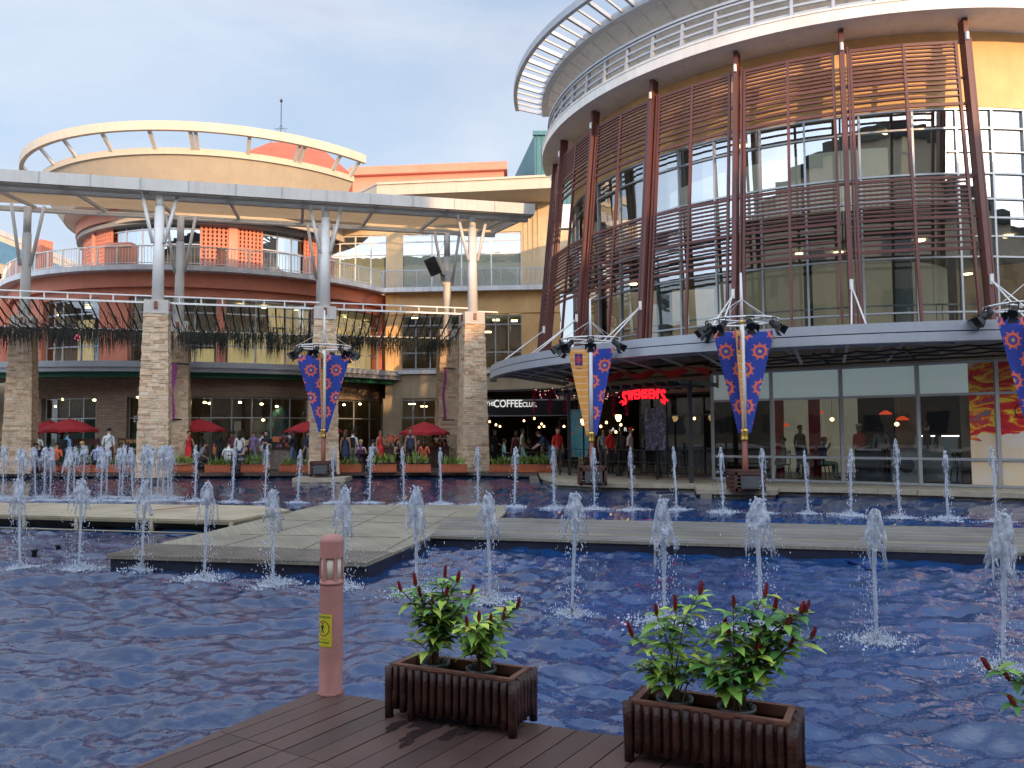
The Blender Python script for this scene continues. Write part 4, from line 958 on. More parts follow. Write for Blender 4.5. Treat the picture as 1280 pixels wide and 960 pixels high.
# ================================================================== GROUND AND WATER
ZW = -.2; ZS = -.03
b = MB(); b.add([(-600, -600, -.9), (600, -600, -.9), (600, 900, -.9), (-600, 900, -.9)], [(0, 1, 2, 3)]); O('ground', b, 'ground', kind='structure')
edge = [P(x, y) for x, y in ((-420, 593), (-100, 592), (200, 591.5), (440, 591), (560, 590), (672, 592))]
edge = [Vector((e.x, e.y)) for e in edge]
b = MB(); far_ = [Vector((4.5, 60)), Vector((-70, 60))]; b.prism(edge+[Vector((edge[-1].x+.5, 40))]+far_, -.12, 0); O('promenade', b, 'prom', kind='structure')
b = MB()
for i in range(len(edge)-1):
    n = int((edge[i+1]-edge[i]).length/.6)+1
    for k in range(n): q = edge[i].lerp(edge[i+1], (k+.5)/n); b.box((q.x, q.y+.12, -.3), (.07, .07, .4))
    b.beam(at(edge[i]+Vector((0, .3)), -.3), at(edge[i+1]+Vector((0, .3)), -.3), .05, .5)
O('promenade_footing', b, 'black', kind='structure')
le = [P(x, y) for x, y in ((673, 591), (676, 596), (695, 602), (752, 605), (845, 606), (888, 607), (893, 613), (968, 614), (972, 610), (1050, 611), (1147, 614), (1290, 618))]; le = [Vector((e.x, e.y)) for e in le]
le += [le[-1]+LD*6]
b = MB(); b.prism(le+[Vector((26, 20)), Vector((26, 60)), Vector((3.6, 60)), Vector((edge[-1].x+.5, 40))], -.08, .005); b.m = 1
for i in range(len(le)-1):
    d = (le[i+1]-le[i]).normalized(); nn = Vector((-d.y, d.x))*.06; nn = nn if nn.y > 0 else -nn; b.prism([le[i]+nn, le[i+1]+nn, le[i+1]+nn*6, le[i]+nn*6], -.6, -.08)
b.m = 0
for i in range(2, len(le)-1):      # coping stones with real joints
    L_ = (le[i+1]-le[i]).length; n = max(1, int(L_/.9)); d = (le[i+1]-le[i]).normalized(); nn = Vector((-d.y, d.x)); nn = nn if nn.y > 0 else -nn
    for k in range(n):
        p, q = le[i].lerp(le[i+1], k/n)+d*.006, le[i].lerp(le[i+1], (k+1)/n)-d*.006; j = random.uniform(0, .008); b.prism([p-nn*.05, q-nn*.05, q+nn*.45, p+nn*.45], -.10, .02+j)
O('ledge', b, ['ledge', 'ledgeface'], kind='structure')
# water: fine near the viewer, coarser far away
def water():
    m, n = nt('pool_water'); geo = N(n, 'ShaderNodeNewGeometry'); co = geo.outputs['Position']
    mp = N(n, 'ShaderNodeMapping'); L(n, co, mp.inputs[0])
    big = noise(n, mp.outputs[0], .35, 3); til = noise(n, mp.outputs[0], 2.2, 5, .7)
    col = mixc(n, ramp(n, big, [(.35, (0, 0, 0)), (.65, (1, 1, 1))]), (.003, .034, .115), (.005, .050, .175))
    sx_ = N(n, 'ShaderNodeSeparateXYZ'); L(n, co, sx_.inputs[0]); lf_ = ramp(n, math_(n, 'ADD', math_(n, 'MULTIPLY', math_(n, 'ADD', sx_.outputs[0], math_(n, 'MULTIPLY', big, 5)), .14), .42), [(.35, (1, 1, 1)), (.9, (0, 0, 0))])
    col = mixc(n, lf_, col, (.008, .032, .10))
    col = mixc(n, math_(n, 'MULTIPLY', ramp(n, til, [(.45, (0, 0, 0)), (.7, (1, 1, 1))]), .5), col, (.004, .010, .03))
    r1 = noise(n, mp.outputs[0], 9, 3, .55); r2 = noise(n, mp.outputs[0], 30, 2, .5)
    h = math_(n, 'ADD', r1, math_(n, 'MULTIPLY', r2, .28))
    p = finish(n, col, .03, 0, h, .5, .018, .5); p.inputs['IOR'].default_value = 1.78
    return m
M['water'] = water()
rng = np.random.default_rng(3)
ds = [3.0]
while ds[-1] < 16: ds.append(ds[-1]*1.0062)
while ds[-1] < 60: ds.append(ds[-1]*1.02)
ds = np.array(ds); an_ = np.radians(np.linspace(-58, 58, 620)); DD, AA = np.meshgrid(ds, an_, indexing='ij'); X = DD*np.tan(AA*.62)*1.15; Y = DD
Z = np.zeros_like(X)
for k in range(64):
    lam = .15*(1.044**k) if k < 48 else rng.uniform(.5, 1.3); th = rng.normal(1.45, .62); ph = rng.uniform(0, 6.28); kx, ky = cos(th)*2*pi/lam, sin(th)*2*pi/lam
    amp = .0078*lam**.60*rng.uniform(.5, 1.2); fade = np.clip((lam*260-DD*1.2)/(DD*1.2+1e-6), 0, 1)
    mod = .55+.75*np.sin(X*rng.uniform(.2, 1.1)+rng.uniform(0, 6))*np.sin(Y*rng.uniform(.2, 1.1)+rng.uniform(0, 6))
    wph = 1.1*np.sin(X*rng.uniform(.4, 1.6)+rng.uniform(0, 6))+1.1*np.sin(Y*rng.uniform(.4, 1.6)+rng.uniform(0, 6))
    w = np.sin(kx*X+ky*Y+ph+wph); Z += amp*mod*fade*(w+.35*np.cos(2*(kx*X+ky*Y+ph+wph)))
Z *= np.clip(1.25-DD/60, .6, 1.2)
me = bpy.data.meshes.new('pool_water'); nr, nc = X.shape
v = np.stack([X.ravel(), Y.ravel(), (ZW+Z).ravel()], 1); idx = np.arange(nr*nc).reshape(nr, nc)
q = np.stack([idx[:-1, :-1], idx[:-1, 1:], idx[1:, 1:], idx[1:, :-1]], -1).reshape(-1, 4)
me.vertices.add(len(v)); me.vertices.foreach_set('co', v.ravel()); me.loops.add(q.size); me.loops.foreach_set('vertex_index', q.ravel().astype(np.int32))
me.polygons.add(len(q)); me.polygons.foreach_set('loop_start', np.arange(0, q.size, 4, dtype=np.int32)); me.polygons.foreach_set('use_smooth', np.ones(len(q), bool)); me.update(calc_edges=True); me.materials.append(M['water'])
o = bpy.data.objects.new('water', me); COL.objects.link(o); tag(o, kind='structure')
# ---- stages floating in the pool
def plat(pts, z1, z0, name, label, mt, side='black', legs=False):
    e = E(name, tuple(P(*pts[0], z1)), label, 'platform'); w = [P(x, y, z1) for x, y in pts]; w = [Vector((a.x, a.y)) for a in w]
    b = MB(); b.prism(w, z1-.035, z1); O('deck', b, mt, e)
    c = sum(w, Vector((0, 0)))/len(w); ins = [a+(c-a).normalized()*.05 for a in w]
    if not legs:
        b = MB(); b.prism(ins, ZW-.35, z1-.04); O('skirt', b, side, e)
    return e, w
M['skirt'] = mat('dark_blue_skirt', (.012, .014, .03), .5, var=.5, s=3, streak=.3)
eA, wA_ = plat([(133, 695), (457, 705), (517, 680), (538, 670), (1300, 691.5), (1300, 661.5), (624, 648), (632, 640), (632, 631.5), (401, 631)], ZS, 0, 'floating_stage', 'large weathered wooden stage in the pool with a long walkway running to the right', 'stagewood', 'skirt')
b = MB(); ex = P(1300, 691.5, ZS); ex2 = P(1300, 661.5, ZS); dx = (ex-P(538, 670, ZS)); dx = Vector((dx.x, dx.y)).normalized(); b.prism([(ex.x, ex.y), (ex.x+dx.x*8, ex.y+dx.y*8), (ex2.x+dx.x*8, ex2.y+dx.y*8), (ex2.x, ex2.y)], ZS-.035, ZS); O('deck', b, 'walkwood', eA)
M['mesh'] = mat('grating', (.20, .17, .14), .6, var=.3, s=3)
# plank tops as separate narrow boards on the walkway
k0, k1, k2, k3 = P(538, 670, ZS), P(1300, 691.5, ZS), P(1300, 661.5, ZS), P(560, 646.6, ZS)
b = MB(); n = 24
for i in range(n):
    a, c2, d, e2 = k0.lerp(k3, i/n+.004), k1.lerp(k2, i/n+.004), k1.lerp(k2, (i+1)/n-.004), k0.lerp(k3, (i+1)/n-.004); b.m = random.choice((0, 0, 1)); j = random.uniform(.004, .010)
    b.prism([(v_.x, v_.y) for v_ in (a, c2, d, e2)], ZS+.002, ZS+j)
O('walkway_boards', b, ['walkwood', 'stagewood'], eA)
b = MB(); gA, gB, gC, gD = P(133, 695, ZS), P(457, 705, ZS), P(490, 691, ZS), P(190, 681, ZS)
b.prism([(p.x, p.y) for p in (gA, gB, gC, gD)], ZS+.003, ZS+.012); n = 60
for i in range(n): p, q = gA.lerp(gD, .0), gB.lerp(gC, 0); b.beam(gA.lerp(gB, i/n)+Vector((0, 0, .016)), gD.lerp(gC, i/n)+Vector((0, 0, .016)), .02, .012)
O('metal_grating', b, 'mesh', eA)
b = MB(); rr = random.Random(5)
for (xa, ya, xb, yb) in ((300, 668, 500, 672), (350, 650, 560, 655), (250, 690, 420, 645), (460, 700, 570, 640), (350, 699, 500, 633), (624, 648, 420, 642)):
    p, q = P(xa, ya, ZS), P(xb, yb, ZS); b.beam(p+Vector((0, 0, .004)), q+Vector((0, 0, .004)), .03, .006)
O('panel_seam', b, 'ledgeface', eA)
M['stageyellow'] = m_planks('stage_ply', (.40, .33, .22), 1.2, .3, rough=.65, ln=2.4)
eB, wB = plat([(-120, 640), (289, 650.5), (362, 637), (330, 632), (-120, 627)], 0.03, 0, 'stage_platform', 'low pale plywood stage on steel legs in the pool, left of the wooden stage', 'stageyellow', legs=True)
M['stagesteel'] = mat('yellowed_stage_frame', (.24, .21, .13), .5, .3, streak=.4)
b = MB(); w3 = [at(a, -.06) for a in wB]
for i in (0, 1): b.beam(w3[i]+Vector((0, 0, .035)), w3[i+1]+Vector((0, 0, .035)), .05, .045)
O('edge_frame', b, 'stagesteel', eB)
def leg_(q): b = MB(); b.tube(at(q, ZW-.3), at(q, 0), .045, n=8); O('leg', b, 'stagesteel', eB)
for t in (.0, .14, .40, .56, .78, 1.0): leg_(wB[0].lerp(wB[1], t))
leg_(wB[2]); leg_(wB[1].lerp(wB[2], .5))
for s_ in (.2, .45, .7): 
    for u in (.3, .7): leg_(wB[0].lerp(wB[1], s_).lerp(wB[3], u*.8))
b = MB(); p, q = P(-100, 657, -.10), P(252, 667, -.10); b.tube(p, q, .016, n=6)
O('bracing_pipe', b, 'stagesteel', eB)
b = MB(); p, q = P(190, 638, .03), P(248, 632.5, .03); b.beam(p+Vector((0, 0, .004)), q+Vector((0, 0, .004)), .08, .008); O('panel_seam', b, 'rust', eB)
b = MB(); b.prism([(wB[0].x, wB[0].y+.35), (wB[1].x-.2, wB[1].y+.35), (wB[3].x, wB[3].y-.5), (wB[4].x, wB[4].y-.5)], ZW-.1, -.02); O('gap_shade_fill', b, 'black', eB)  # black fill put in for the shade of the open gap underneath
b = MB(); p, q = P(1058, 699, ZW+.01), P(1100, 713, ZW+.02); b.beam(p, q, .10, .02); O('floating_board', b, 'poolblue', None, 'small loose blue board floating at the walkway edge near the right', 'board')
# ---- foreground deck
dkA, dkB = P(396, 863), P(1075, 966); dkL = P(120, 978); dkA, dkB, dkL = [Vector((v_.x, v_.y)) for v_ in (dkA, dkB, dkL)]
u = (dkA-dkL).normalized(); w = (dkB-dkA).normalized()
poly = [dkA, dkB, dkB+w*2.5, Vector((4.5, -2)), Vector((-6, -2)), dkL-u*6.0]
def clip(poly, o, n):
    out = []
    for i in range(len(poly)):
        a, c2 = poly[i], poly[(i+1) % len(poly)]; da, db = (a-o).dot(n), (c2-o).dot(n)
        if da >= 0: out.append(a)
        if (da >= 0) != (db >= 0): out.append(a+(c2-a)*(da/(da-db)))
    return out
ba = Vector((cos(R(57)), sin(R(57)))); bn = Vector((ba.y, -ba.x)); bw = .137; b = MB(); o0 = dkA; nb = 0
js = P(352, 938); jt = (Vector((js.x, js.y))-o0).dot(ba)
for i in range(-2, 75):
    s0_, s1_ = o0+bn*(i*bw+.004), o0+bn*((i+1)*bw-.004); pl = clip(clip(poly, s0_, bn), s1_, -bn)
    if len(pl) < 3: continue
    cutn = jt if i % 2 == 0 else jt; 
    for seg in range(2):
        oo = o0+ba*(cutn+(.003 if seg == 0 else -.003)); pp = clip(pl, oo, ba if seg == 0 else -ba)
        if len(pp) < 3: continue
        a_ = 0
        for k in range(len(pp)): a_ += pp[k].x*pp[(k+1) % len(pp)].y-pp[(k+1) % len(pp)].x*pp[k].y
        if a_ < 0: pp = pp[::-1]
        b.m = random.choice((0, 0, 1, 2)); zj = random.uniform(-.0015, .0015); b.prism(pp, -.03, zj)
O('boardwalk', b, ['deck0', 'deck1', 'deck2'], kind='structure')
b = MB(); ins = [p_+(Vector((0, 0))-p_).normalized()*.03 for p_ in poly]; b.prism(ins, -.6, -.034); O('boardwalk_frame', b, 'black', kind='structure')
b = MB(); rr = random.Random(4)
for (x, y, r) in ((498, 905, .05), (520, 918, .06), (545, 905, .07), (508, 930, .035), (560, 920, .05), (585, 912, .05), (490, 912, .03), (575, 900, .06), (530, 903, .06)):
    p = P(x, y); pts = []
    for k in range(14): a = 2*pi*k/14; rr_ = r*rr.uniform(.6, 1.15); q = Vector((p.x, p.y))+ba*(cos(a)*rr_*1.9)+bn*(sin(a)*rr_*.8); pts.append((q.x, q.y))
    b.prism(pts, .0016+.0002*rr.random(), .0022+.0004*rr.random())
O('wet_patch', b, 'wetboard', kind='structure')
# ================================================================== FOUNTAIN JETS
def m_jet(name, fo):
    m, n = nt(name); co = coords(n, (1, 1, .45)); ns = noise(n, co, 22, 4, .65)
    t = N(n, 'ShaderNodeBsdfTransparent'); t.inputs[0].default_value = (.93, .95, .98, 1)
    g = N(n, 'ShaderNodeBsdfGlossy'); g.inputs['Roughness'].default_value = .12; g.inputs[0].default_value = (.95, .97, 1, 1)
    d = N(n, 'ShaderNodeBsdfDiffuse'); d.inputs[0].default_value = (.82, .86, .92, 1); tl = N(n, 'ShaderNodeBsdfTranslucent'); tl.inputs[0].default_value = (.8, .85, .92, 1)
    w = N(n, 'ShaderNodeMixShader'); w.inputs[0].default_value = .4; L(n, d.outputs[0], w.inputs[1]); L(n, tl.outputs[0], w.inputs[2])
    bp = N(n, 'ShaderNodeBump'); bp.inputs['Strength'].default_value = .9; bp.inputs['Distance'].default_value = .03; L(n, ns, bp.inputs['Height'])
    for s_ in (g, d): L(n, bp.outputs[0], s_.inputs['Normal'])
    fr = N(n, 'ShaderNodeFresnel'); fr.inputs[0].default_value = 1.33; L(n, bp.outputs[0], fr.inputs['Normal'])
    x1 = N(n, 'ShaderNodeMixShader'); L(n, math_(n, 'MINIMUM', math_(n, 'ADD', math_(n, 'MULTIPLY', fr.outputs[0], 1.6), .06), 1), x1.inputs[0]); L(n, t.outputs[0], x1.inputs[1]); L(n, g.outputs[0], x1.inputs[2])
    x2 = N(n, 'ShaderNodeMixShader'); f = ramp(n, ns, [(.5-fo*.35, (0, 0, 0)), (.62-fo*.35, (1, 1, 1))]); L(n, math_(n, 'MULTIPLY', f, .35+.5*fo), x2.inputs[0]); L(n, x1.outputs[0], x2.inputs[1]); L(n, w.outputs[0], x2.inputs[2])
    o = N(n, 'ShaderNodeOutputMaterial'); L(n, x2.outputs[0], o.inputs[0]); return m
M['jetclear'] = m_jet('clear_falling_water', .24); M['jetcore'] = m_jet('aerated_water', .62); M['foam'] = m_jet('foam_drops', 1.05)
def jet_meshes(seed, kind):
    rnd = random.Random(seed); H = 1.3
    # core column
    b = MB(); pts = []; rad = []; n = 26
    for i in range(n+1):
        t = i/n; pts.append((.012*sin(t*7+seed)*t, .012*cos(t*6+seed)*t, .06+t*(H-.12))); rad.append((.012+.010*t+.007*rnd.random())*(1.25 if t > .85 else 1))
    b.path(pts, rad, 8); core = mesh_of('column', b, 'jetcore')
    # plume: overturned sheet with a ragged hem
    b = MB(); nr_, na = 26, 22; drop = rnd.uniform(.26, .50) if kind == 0 else rnd.uniform(.14, .3); R0 = rnd.uniform(.092, .120) if kind == 0 else rnd.uniform(.04, .062); vs = []
    lob = [rnd.uniform(.55, 1.3) for _ in range(na)]; ph = [rnd.uniform(0, 6) for _ in range(6)]; cut = [rnd.uniform(.78, 1.05) for _ in range(na)]
    for i in range(nr_+1):
        t = i/nr_
        for k in range(na):
            a = 2*pi*k/na; tt = t*cut[k]; bulge = (math.sqrt(min(1, tt*7))*.62+.45*tt**1.3)
            r = R0*bulge*(1+.17*sin(3*a+ph[0]+tt*3)+.12*sin(5*a+ph[1]-tt*7)+.12*sin(9*tt+ph[2]+2*a))*(.82+.2*lob[k]*tt)+rnd.uniform(-.003, .003)
            z = H-.018*(i == 0)*0-drop*tt*(1+.15*sin(2*a+ph[3]))+.02*sin(4*a+ph[4])*(1-tt)
            vs.append((r*cos(a)+.01*sin(ph[5]), r*sin(a), z))
    fs = []
    for i in range(nr_):
        for k in range(na):
            if i > nr_*.80 and rnd.random() < (i/nr_-.78)*2.4: continue
            k2 = (k+1) % na; fs.append((i*na+k, (i+1)*na+k, (i+1)*na+k2, i*na+k2))
    b.add(vs, fs, True); b.add(vs[:na], [tuple(range(na))], True)
    # threads of falling water below the hem
    for j in range(int(9 if kind == 0 else 7)):
        a = rnd.uniform(0, 6.28); r = R0*rnd.uniform(.75, 1.25); z = H-drop*rnd.uniform(.75, 1.05); l = rnd.uniform(.06, .30); pp = []; 
        for i in range(6): t = i/5; pp.append((r*cos(a+t*.25)*(1+.25*t), r*sin(a+t*.25)*(1+.25*t), z-l*t))
        b.path(pp, [.010*rnd.uniform(.3, 1.2)+.002 for _ in pp], 5)
    b.m = 1
    for j in range(26): a = rnd.uniform(0, 6.28); r = R0*rnd.uniform(.1, .7); b.octa((r*cos(a), r*sin(a), H+rnd.gauss(.0, .02)-r*.25), rnd.uniform(.006, .016))
    plume = mesh_of('plume', b, ['jetclear', 'foam'])
    b = MB()
    for j in range(300 if kind == 0 else 170):
        t = rnd.random(); z = .05+(H-drop*.8-.05)*t; r = abs(rnd.gauss(0, R0*(.9+.5*(1-t)))); a = rnd.choice((ph[0], ph[1], rnd.uniform(0, 6.28)))+rnd.gauss(0, .25); s_ = rnd.uniform(.003, .0085)*(1 if kind == 0 else 1.3); b.octa((r*cos(a)+.0, r*sin(a), z), s_, rnd.uniform(1, 3.2))
    drops = mesh_of('droplets', b, 'foam')
    b = MB()
    for j in range(900):
        r = abs(rnd.gauss(.03, .19))*(1+.35*sin(3*rnd.random()*6.28)); a = rnd.uniform(0, 6.28); z = abs(rnd.gauss(0, .045*max(.2, 1-r/.45))); b.octa((r*cos(a), r*sin(a), z+.004), rnd.uniform(.0025, .0085), rnd.uniform(.6, 2.6))
    for j in range(260):
        r = abs(rnd.gauss(.05, .19)); a = rnd.uniform(0, 6.28); c2 = (r*cos(a), r*sin(a)); m_ = rnd.randint(5, 7); ra = rnd.uniform(.006, .024); rb = [ra*rnd.uniform(.4, 1.2) for _ in range(m_)]
        b.add([(c2[0]+rb[i]*cos(i*6.283/m_), c2[1]+rb[i]*sin(i*6.283/m_), .012+rnd.uniform(-.004, .01)) for i in range(m_)]+[(c2[0], c2[1], .024)], [(i, (i+1) % m_, m_) for i in range(m_)], True)
    spl = mesh_of('splash_foam', b, 'foam')
    b = MB(); b.lathe((0, 0, -.25), [(.022, 0), (.022, .3), (.014, .33)], 8); noz = mesh_of('nozzle', b, 'black')
    return [('column', core), ('plume', plume), ('droplets', drops), ('splash', spl), ('nozzle', noz)]
JM = {0: [jet_meshes(s_, 0) for s_ in range(11, 18)], 1: [jet_meshes(s_, 1) for s_ in range(31, 37)]}
jn = 0
def jet(x, yb, yt, kind, lab, group):
    global jn
    p = P(x, yb, ZW); h = PD(x, yt, p.y).z-ZW; s_ = h/1.3; e = E('fountain_jet', tuple(p), lab, 'fountain jet', group); e.scale = (max(.75, min(s_, 1.15))*random.uniform(.9, 1.12),)*2+(s_,); e.rotation_euler = (random.gauss(0, .032), random.gauss(0, .032), random.uniform(0, 6.28))
    src = JM[kind][jn % len(JM[kind])]; jn += 1
    for nm, me in src:
        o = bpy.data.objects.new(nm, me); COL.objects.link(o); o.parent = e
        if nm in ('droplets', 'splash'): o['kind'] = 'stuff'
        if nm == 'splash': k_ = random.uniform(.72, 1.05); o.scale = (k_, k_*random.uniform(.85, 1.1), random.uniform(.8, 1.3)/s_)
fr_ = [(25, 711, 600), (99, 713, 601), (177, 713, 601), (255, 725, 604), (341, 732, 613), (427, 736, 610), (520, 745, 610), (612, 753, 618), (715, 769, 618), (831, 781, 625), (951, 787, 626), (1096, 803, 637), (1254, 838, 642)]
for i, (x, y, t) in enumerate(fr_): jet(x, y, t, 0, '%s tall water jet from the left in the near row' % ordn(i), 'near row of fountain jets')
bk_ = [(244, 627, 558), (290, 628, 560), (331, 629, 558), (372, 629, 563), (417, 629, 560), (462, 629, 560), (505, 630, 560), (551, 631, 561), (598, 632, 561), (643, 634, 560), (693, 636, 560), (743, 637, 561), (791, 638, 561), (846, 638, 560), (904, 641, 562), (955, 642, 562), (1010, 643, 565), (1064, 645, 563), (1125, 648, 551), (1185, 650, 565), (1246, 653, 562)]
for i, (x, y, t) in enumerate(bk_): jet(x, y, t, 1, '%s slim jet of the far row, counting rightwards from the dense cluster' % ordn(i), 'far row of fountain jets')
cl_ = [(-12, 0), (3, 1), (20, 0), (27, 1), (45, 0), (55, 1), (62, 0), (84, 0), (92, 1), (103, 0), (126, 0), (133, 1), (148, 0), (152, 1), (166, 0), (176, 0), (183, 1), (189, 0), (196, 1), (203, 0), (210, 0), (214, 1)]
for i, (x, r_) in enumerate(cl_): jet(x, 626-4*r_+random.uniform(-1, 1), 558+random.uniform(-1, 4), 0, '%s white water jet from the left in the dense far-left cluster' % ordn(i), 'dense cluster of fountain jets at the far left')
b = MB()
for x, y in ((43, 693), (73, 687)): p = P(x, y, ZW); b = MB(); b.lathe((p.x, p.y, ZW-.1), [(.035, 0), (.035, .14), (.05, .15), (.05, .18)], 8); O('fountain_nozzle', b, 'black', None, ('idle black nozzle poking out of the water, left one of two' if x < 50 else 'idle black nozzle poking out of the water, right one of two'), 'nozzle')
# ================================================================== BOLLARD
bp_ = P(411, 869); bo = E('bollard_light', (bp_.x, bp_.y, 0), 'pink round bollard light with a yellow warning sticker at the corner of the deck', 'bollard')
rb = .070; bx_, by_ = bp_.x, bp_.y+.05; H_ = .93
b = MB(); b.lathe((bx_, by_, 0), [(rb+.003, 0), (rb, .004), (rb, .3), (rb, .64), (rb+.001, .66), (rb, .665), (rb-.001, .675)], 32)
b.lathe((bx_, by_, .643), [(rb+.0015, 0), (rb+.0015, .022), (rb-.012, .023)], 32)
O('post', b, 'bollard', bo)
for k in range(4): b = MB(); a = 2*pi*k/4+.5; b.lathe((bx_+cos(a)*(rb+.007), by_+sin(a)*(rb+.007), .003), [(.004, 0), (.004, .004), (.002, .005)], 8); O('bolt', b, 'alu', bo)
b = MB(); b.lathe((bx_, by_, 0), [(rb+.012, 0), (rb+.012, .003), (rb+.003, .004)], 28); O('base_plate', b, 'rust', bo)
b = MB(); b.lathe((bx_, by_, .805), [(rb-.01, -.001), (rb+.001, 0), (rb+.001, .098), (rb-.004, .112), (rb-.022, .130), (rb-.03, .134), (0.0, .135)], 32, smooth=False); O('cap', b, 'bollard', bo)
b = MB(); b.lathe((bx_, by_, .664), [(.060, 0), (.060, .142)], 20); O('lamp_diffuser', b, 'lens', bo)
for k in range(6): b = MB(); a = 2*pi*k/6+.05; b.beam((bx_+cos(a)*(rb-.008), by_+sin(a)*(rb-.009), .662), (bx_+cos(a)*(rb-.009), by_+sin(a)*(rb-.009), .808), .022, .018, up=(cos(a), sin(a), 0)); O('louvre_bar', b, 'bollard', bo)
sa = -90-30   # sticker faces slightly left of the viewer
def cyl(u, z, k=0.): a = R(sa)+u/rb; return Vector((bx_+(rb+.0012+k)*cos(a), by_+(rb+.0012+k)*sin(a), z))
b = MB(); z0, z1 = .285, .475; n = 10; hw = .056
vs = [];
for i in range(n+1): uu = -hw+2*hw*i/n; vs += [cyl(uu, z0, -.001), cyl(uu, z1, -.001), cyl(uu, z0, 0), cyl(uu, z1, 0)]
b.add(vs, [f for i in range(n) for f in ((4*i+2, 4*i+6, 4*i+7, 4*i+3), (4*i+3, 4*i+7, 4*i+5, 4*i+1), (4*i, 4*i+4, 4*i+6, 4*i+2))]); st = O('sticker', b, 'sticker', bo)
def curved_text(s, size, uc, zc, m_, nm='lettering'):
    cu = bpy.data.curves.new('t', 'FONT'); cu.body = s; cu.size = size; cu.align_x = 'CENTER'; cu.align_y = 'CENTER'; cu.offset = .0004
    t = bpy.data.objects.new('t', cu); COL.objects.link(t); bpy.context.view_layer.update(); me = bpy.data.meshes.new_from_object(t.evaluated_get(bpy.context.evaluated_depsgraph_get())); bpy.data.objects.remove(t)
    b = MB(); b.add([cyl(uc+v_.co.x, zc+v_.co.y, .0007) for v_ in me.vertices], [tuple(p_.vertices) for p_ in me.polygons]); return O(nm, b, m_, st)
curved_text('CAUTION', .020, 0, .459, 'ink'); curved_text('Do not lean', .0165, 0, .312, 'ink'); curved_text('u u a o n s', .013, 0, .332, 'inkred'); curved_text('. . . . . . . .', .012, 0, .296, 'inkred')
b = MB(); n = 28
vs = []
for i in range(n+1):
    a = 2*pi*i/n; vs += [cyl(.037*cos(a), .393+.040*sin(a), .0008), cyl(.044*cos(a), .393+.047*sin(a), .0008)]
b.add(vs, [(2*i, 2*i+1, 2*i+3, 2*i+2) for i in range(n)]); b.add([cyl(-.031, .424, .0011), cyl(-.026, .429, .0011), cyl(.031, .362, .0011), cyl(.026, .357, .0011)], [(0, 1, 2, 3)]); O('prohibition_ring', b, 'inkred', st)
b = MB()
def blob(c, r, sy=1.): b.add([cyl(c[0]+r*cos(a), c[1]+r*sy*sin(a), .0009) for a in np.linspace(0, 2*pi, 12, endpoint=False)], [tuple(range(12))])
blob((-.004, .422), .006); 
for q_ in (((-.012, .412), (.004, .412), (.002, .388), (-.010, .388)), ((-.010, .388), (-.003, .388), (-.010, .364), (-.017, .364)), ((-.004, .388), (.002, .388), (.010, .366), (.004, .364)), ((-.012, .411), (-.009, .405), (-.018, .394), (-.021, .398)), ((.002, .411), (.006, .411), (.012, .396), (.008, .394))):
    b.add([cyl(p_[0], p_[1], .0009) for p_ in q_], [(0, 1, 2, 3)])
O('pictogram', b, 'ink', st)
# ================================================================== NEAR PLANTERS AND PLANTS
def planter(name_label, c00, ang, Lx, Ly, Hh, seed):
    rnd = random.Random(seed); e = E('log_planter', (c00.x, c00.y, 0), name_label, 'planter', None); ux = Vector((cos(ang), sin(ang))); uy = Vector((-ux.y, ux.x)); W_ = lambda a, c2, z: at(Vector((c00.x, c00.y))+ux*a+uy*c2, z)
    b = MB()
    for (s_, L_, fn) in (('f', Lx, lambda t: (t, 0)), ('b', Lx, lambda t: (t, Ly)), ('l', Ly, lambda t: (0, t)), ('r', Ly, lambda t: (Lx, t))):
        n = max(4, int(L_/.044)); 
        for k in range(n+1):
            a, c2 = fn(L_*k/n); corner = k in (0, n); r = (.024 if corner else rnd.uniform(.017, .0215)); zt = Hh-.012+rnd.uniform(-.006, .006); zb = 0.0 if corner or rnd.random() < .12 else rnd.uniform(.035, .06)
            if corner and k == n and s_ in 'lr': continue
            off = rnd.uniform(-.003, .003); p0 = W_(a+off, c2+off, zb); p1 = W_(a+rnd.uniform(-.003, .003), c2+rnd.uniform(-.003, .003), zt)
            b.path([p0, p0.lerp(p1, .3)+Vector((rnd.uniform(-.002, .002), 0, 0)), p0.lerp(p1, .7), p1], [r*rnd.uniform(.92, 1.05) for _ in range(4)], 9)
    O('log_cladding', b, 'log', e)
    b = MB(); t = .03
    def q4(a0_, a1_, c0_, c1_, z0, z1): b.hexa([W_(a0_, c0_, z0), W_(a1_, c0_, z0), W_(a1_, c1_, z0), W_(a0_, c1_, z0)], [W_(a0_, c0_, z1), W_(a1_, c0_, z1), W_(a1_, c1_, z1), W_(a0_, c1_, z1)])
    q4(.012, Lx-.012, .012, .012+t, Hh-.05, Hh); q4(.012, Lx-.012, Ly-.012-t, Ly-.012, Hh-.05, Hh); q4(.012, .012+t, .043, Ly-.043, Hh-.05, Hh-.0015); q4(Lx-.012-t, Lx-.012, .043, Ly-.043, Hh-.05, Hh-.0015); O('rim', b, 'rim', e)
    b = MB(); q4(.02, Lx-.02, .02, .03, .04, Hh-.052); q4(.02, Lx-.02, Ly-.03, Ly-.02, .04, Hh-.052); q4(.02, .03, .032, Ly-.032, .04, Hh-.052); q4(Lx-.03, Lx-.02, .032, Ly-.032, .04, Hh-.052); q4(.03, Lx-.03, .03, Ly-.03, .04, .055); O('inner_box', b, 'stall', e)
    return e, W_
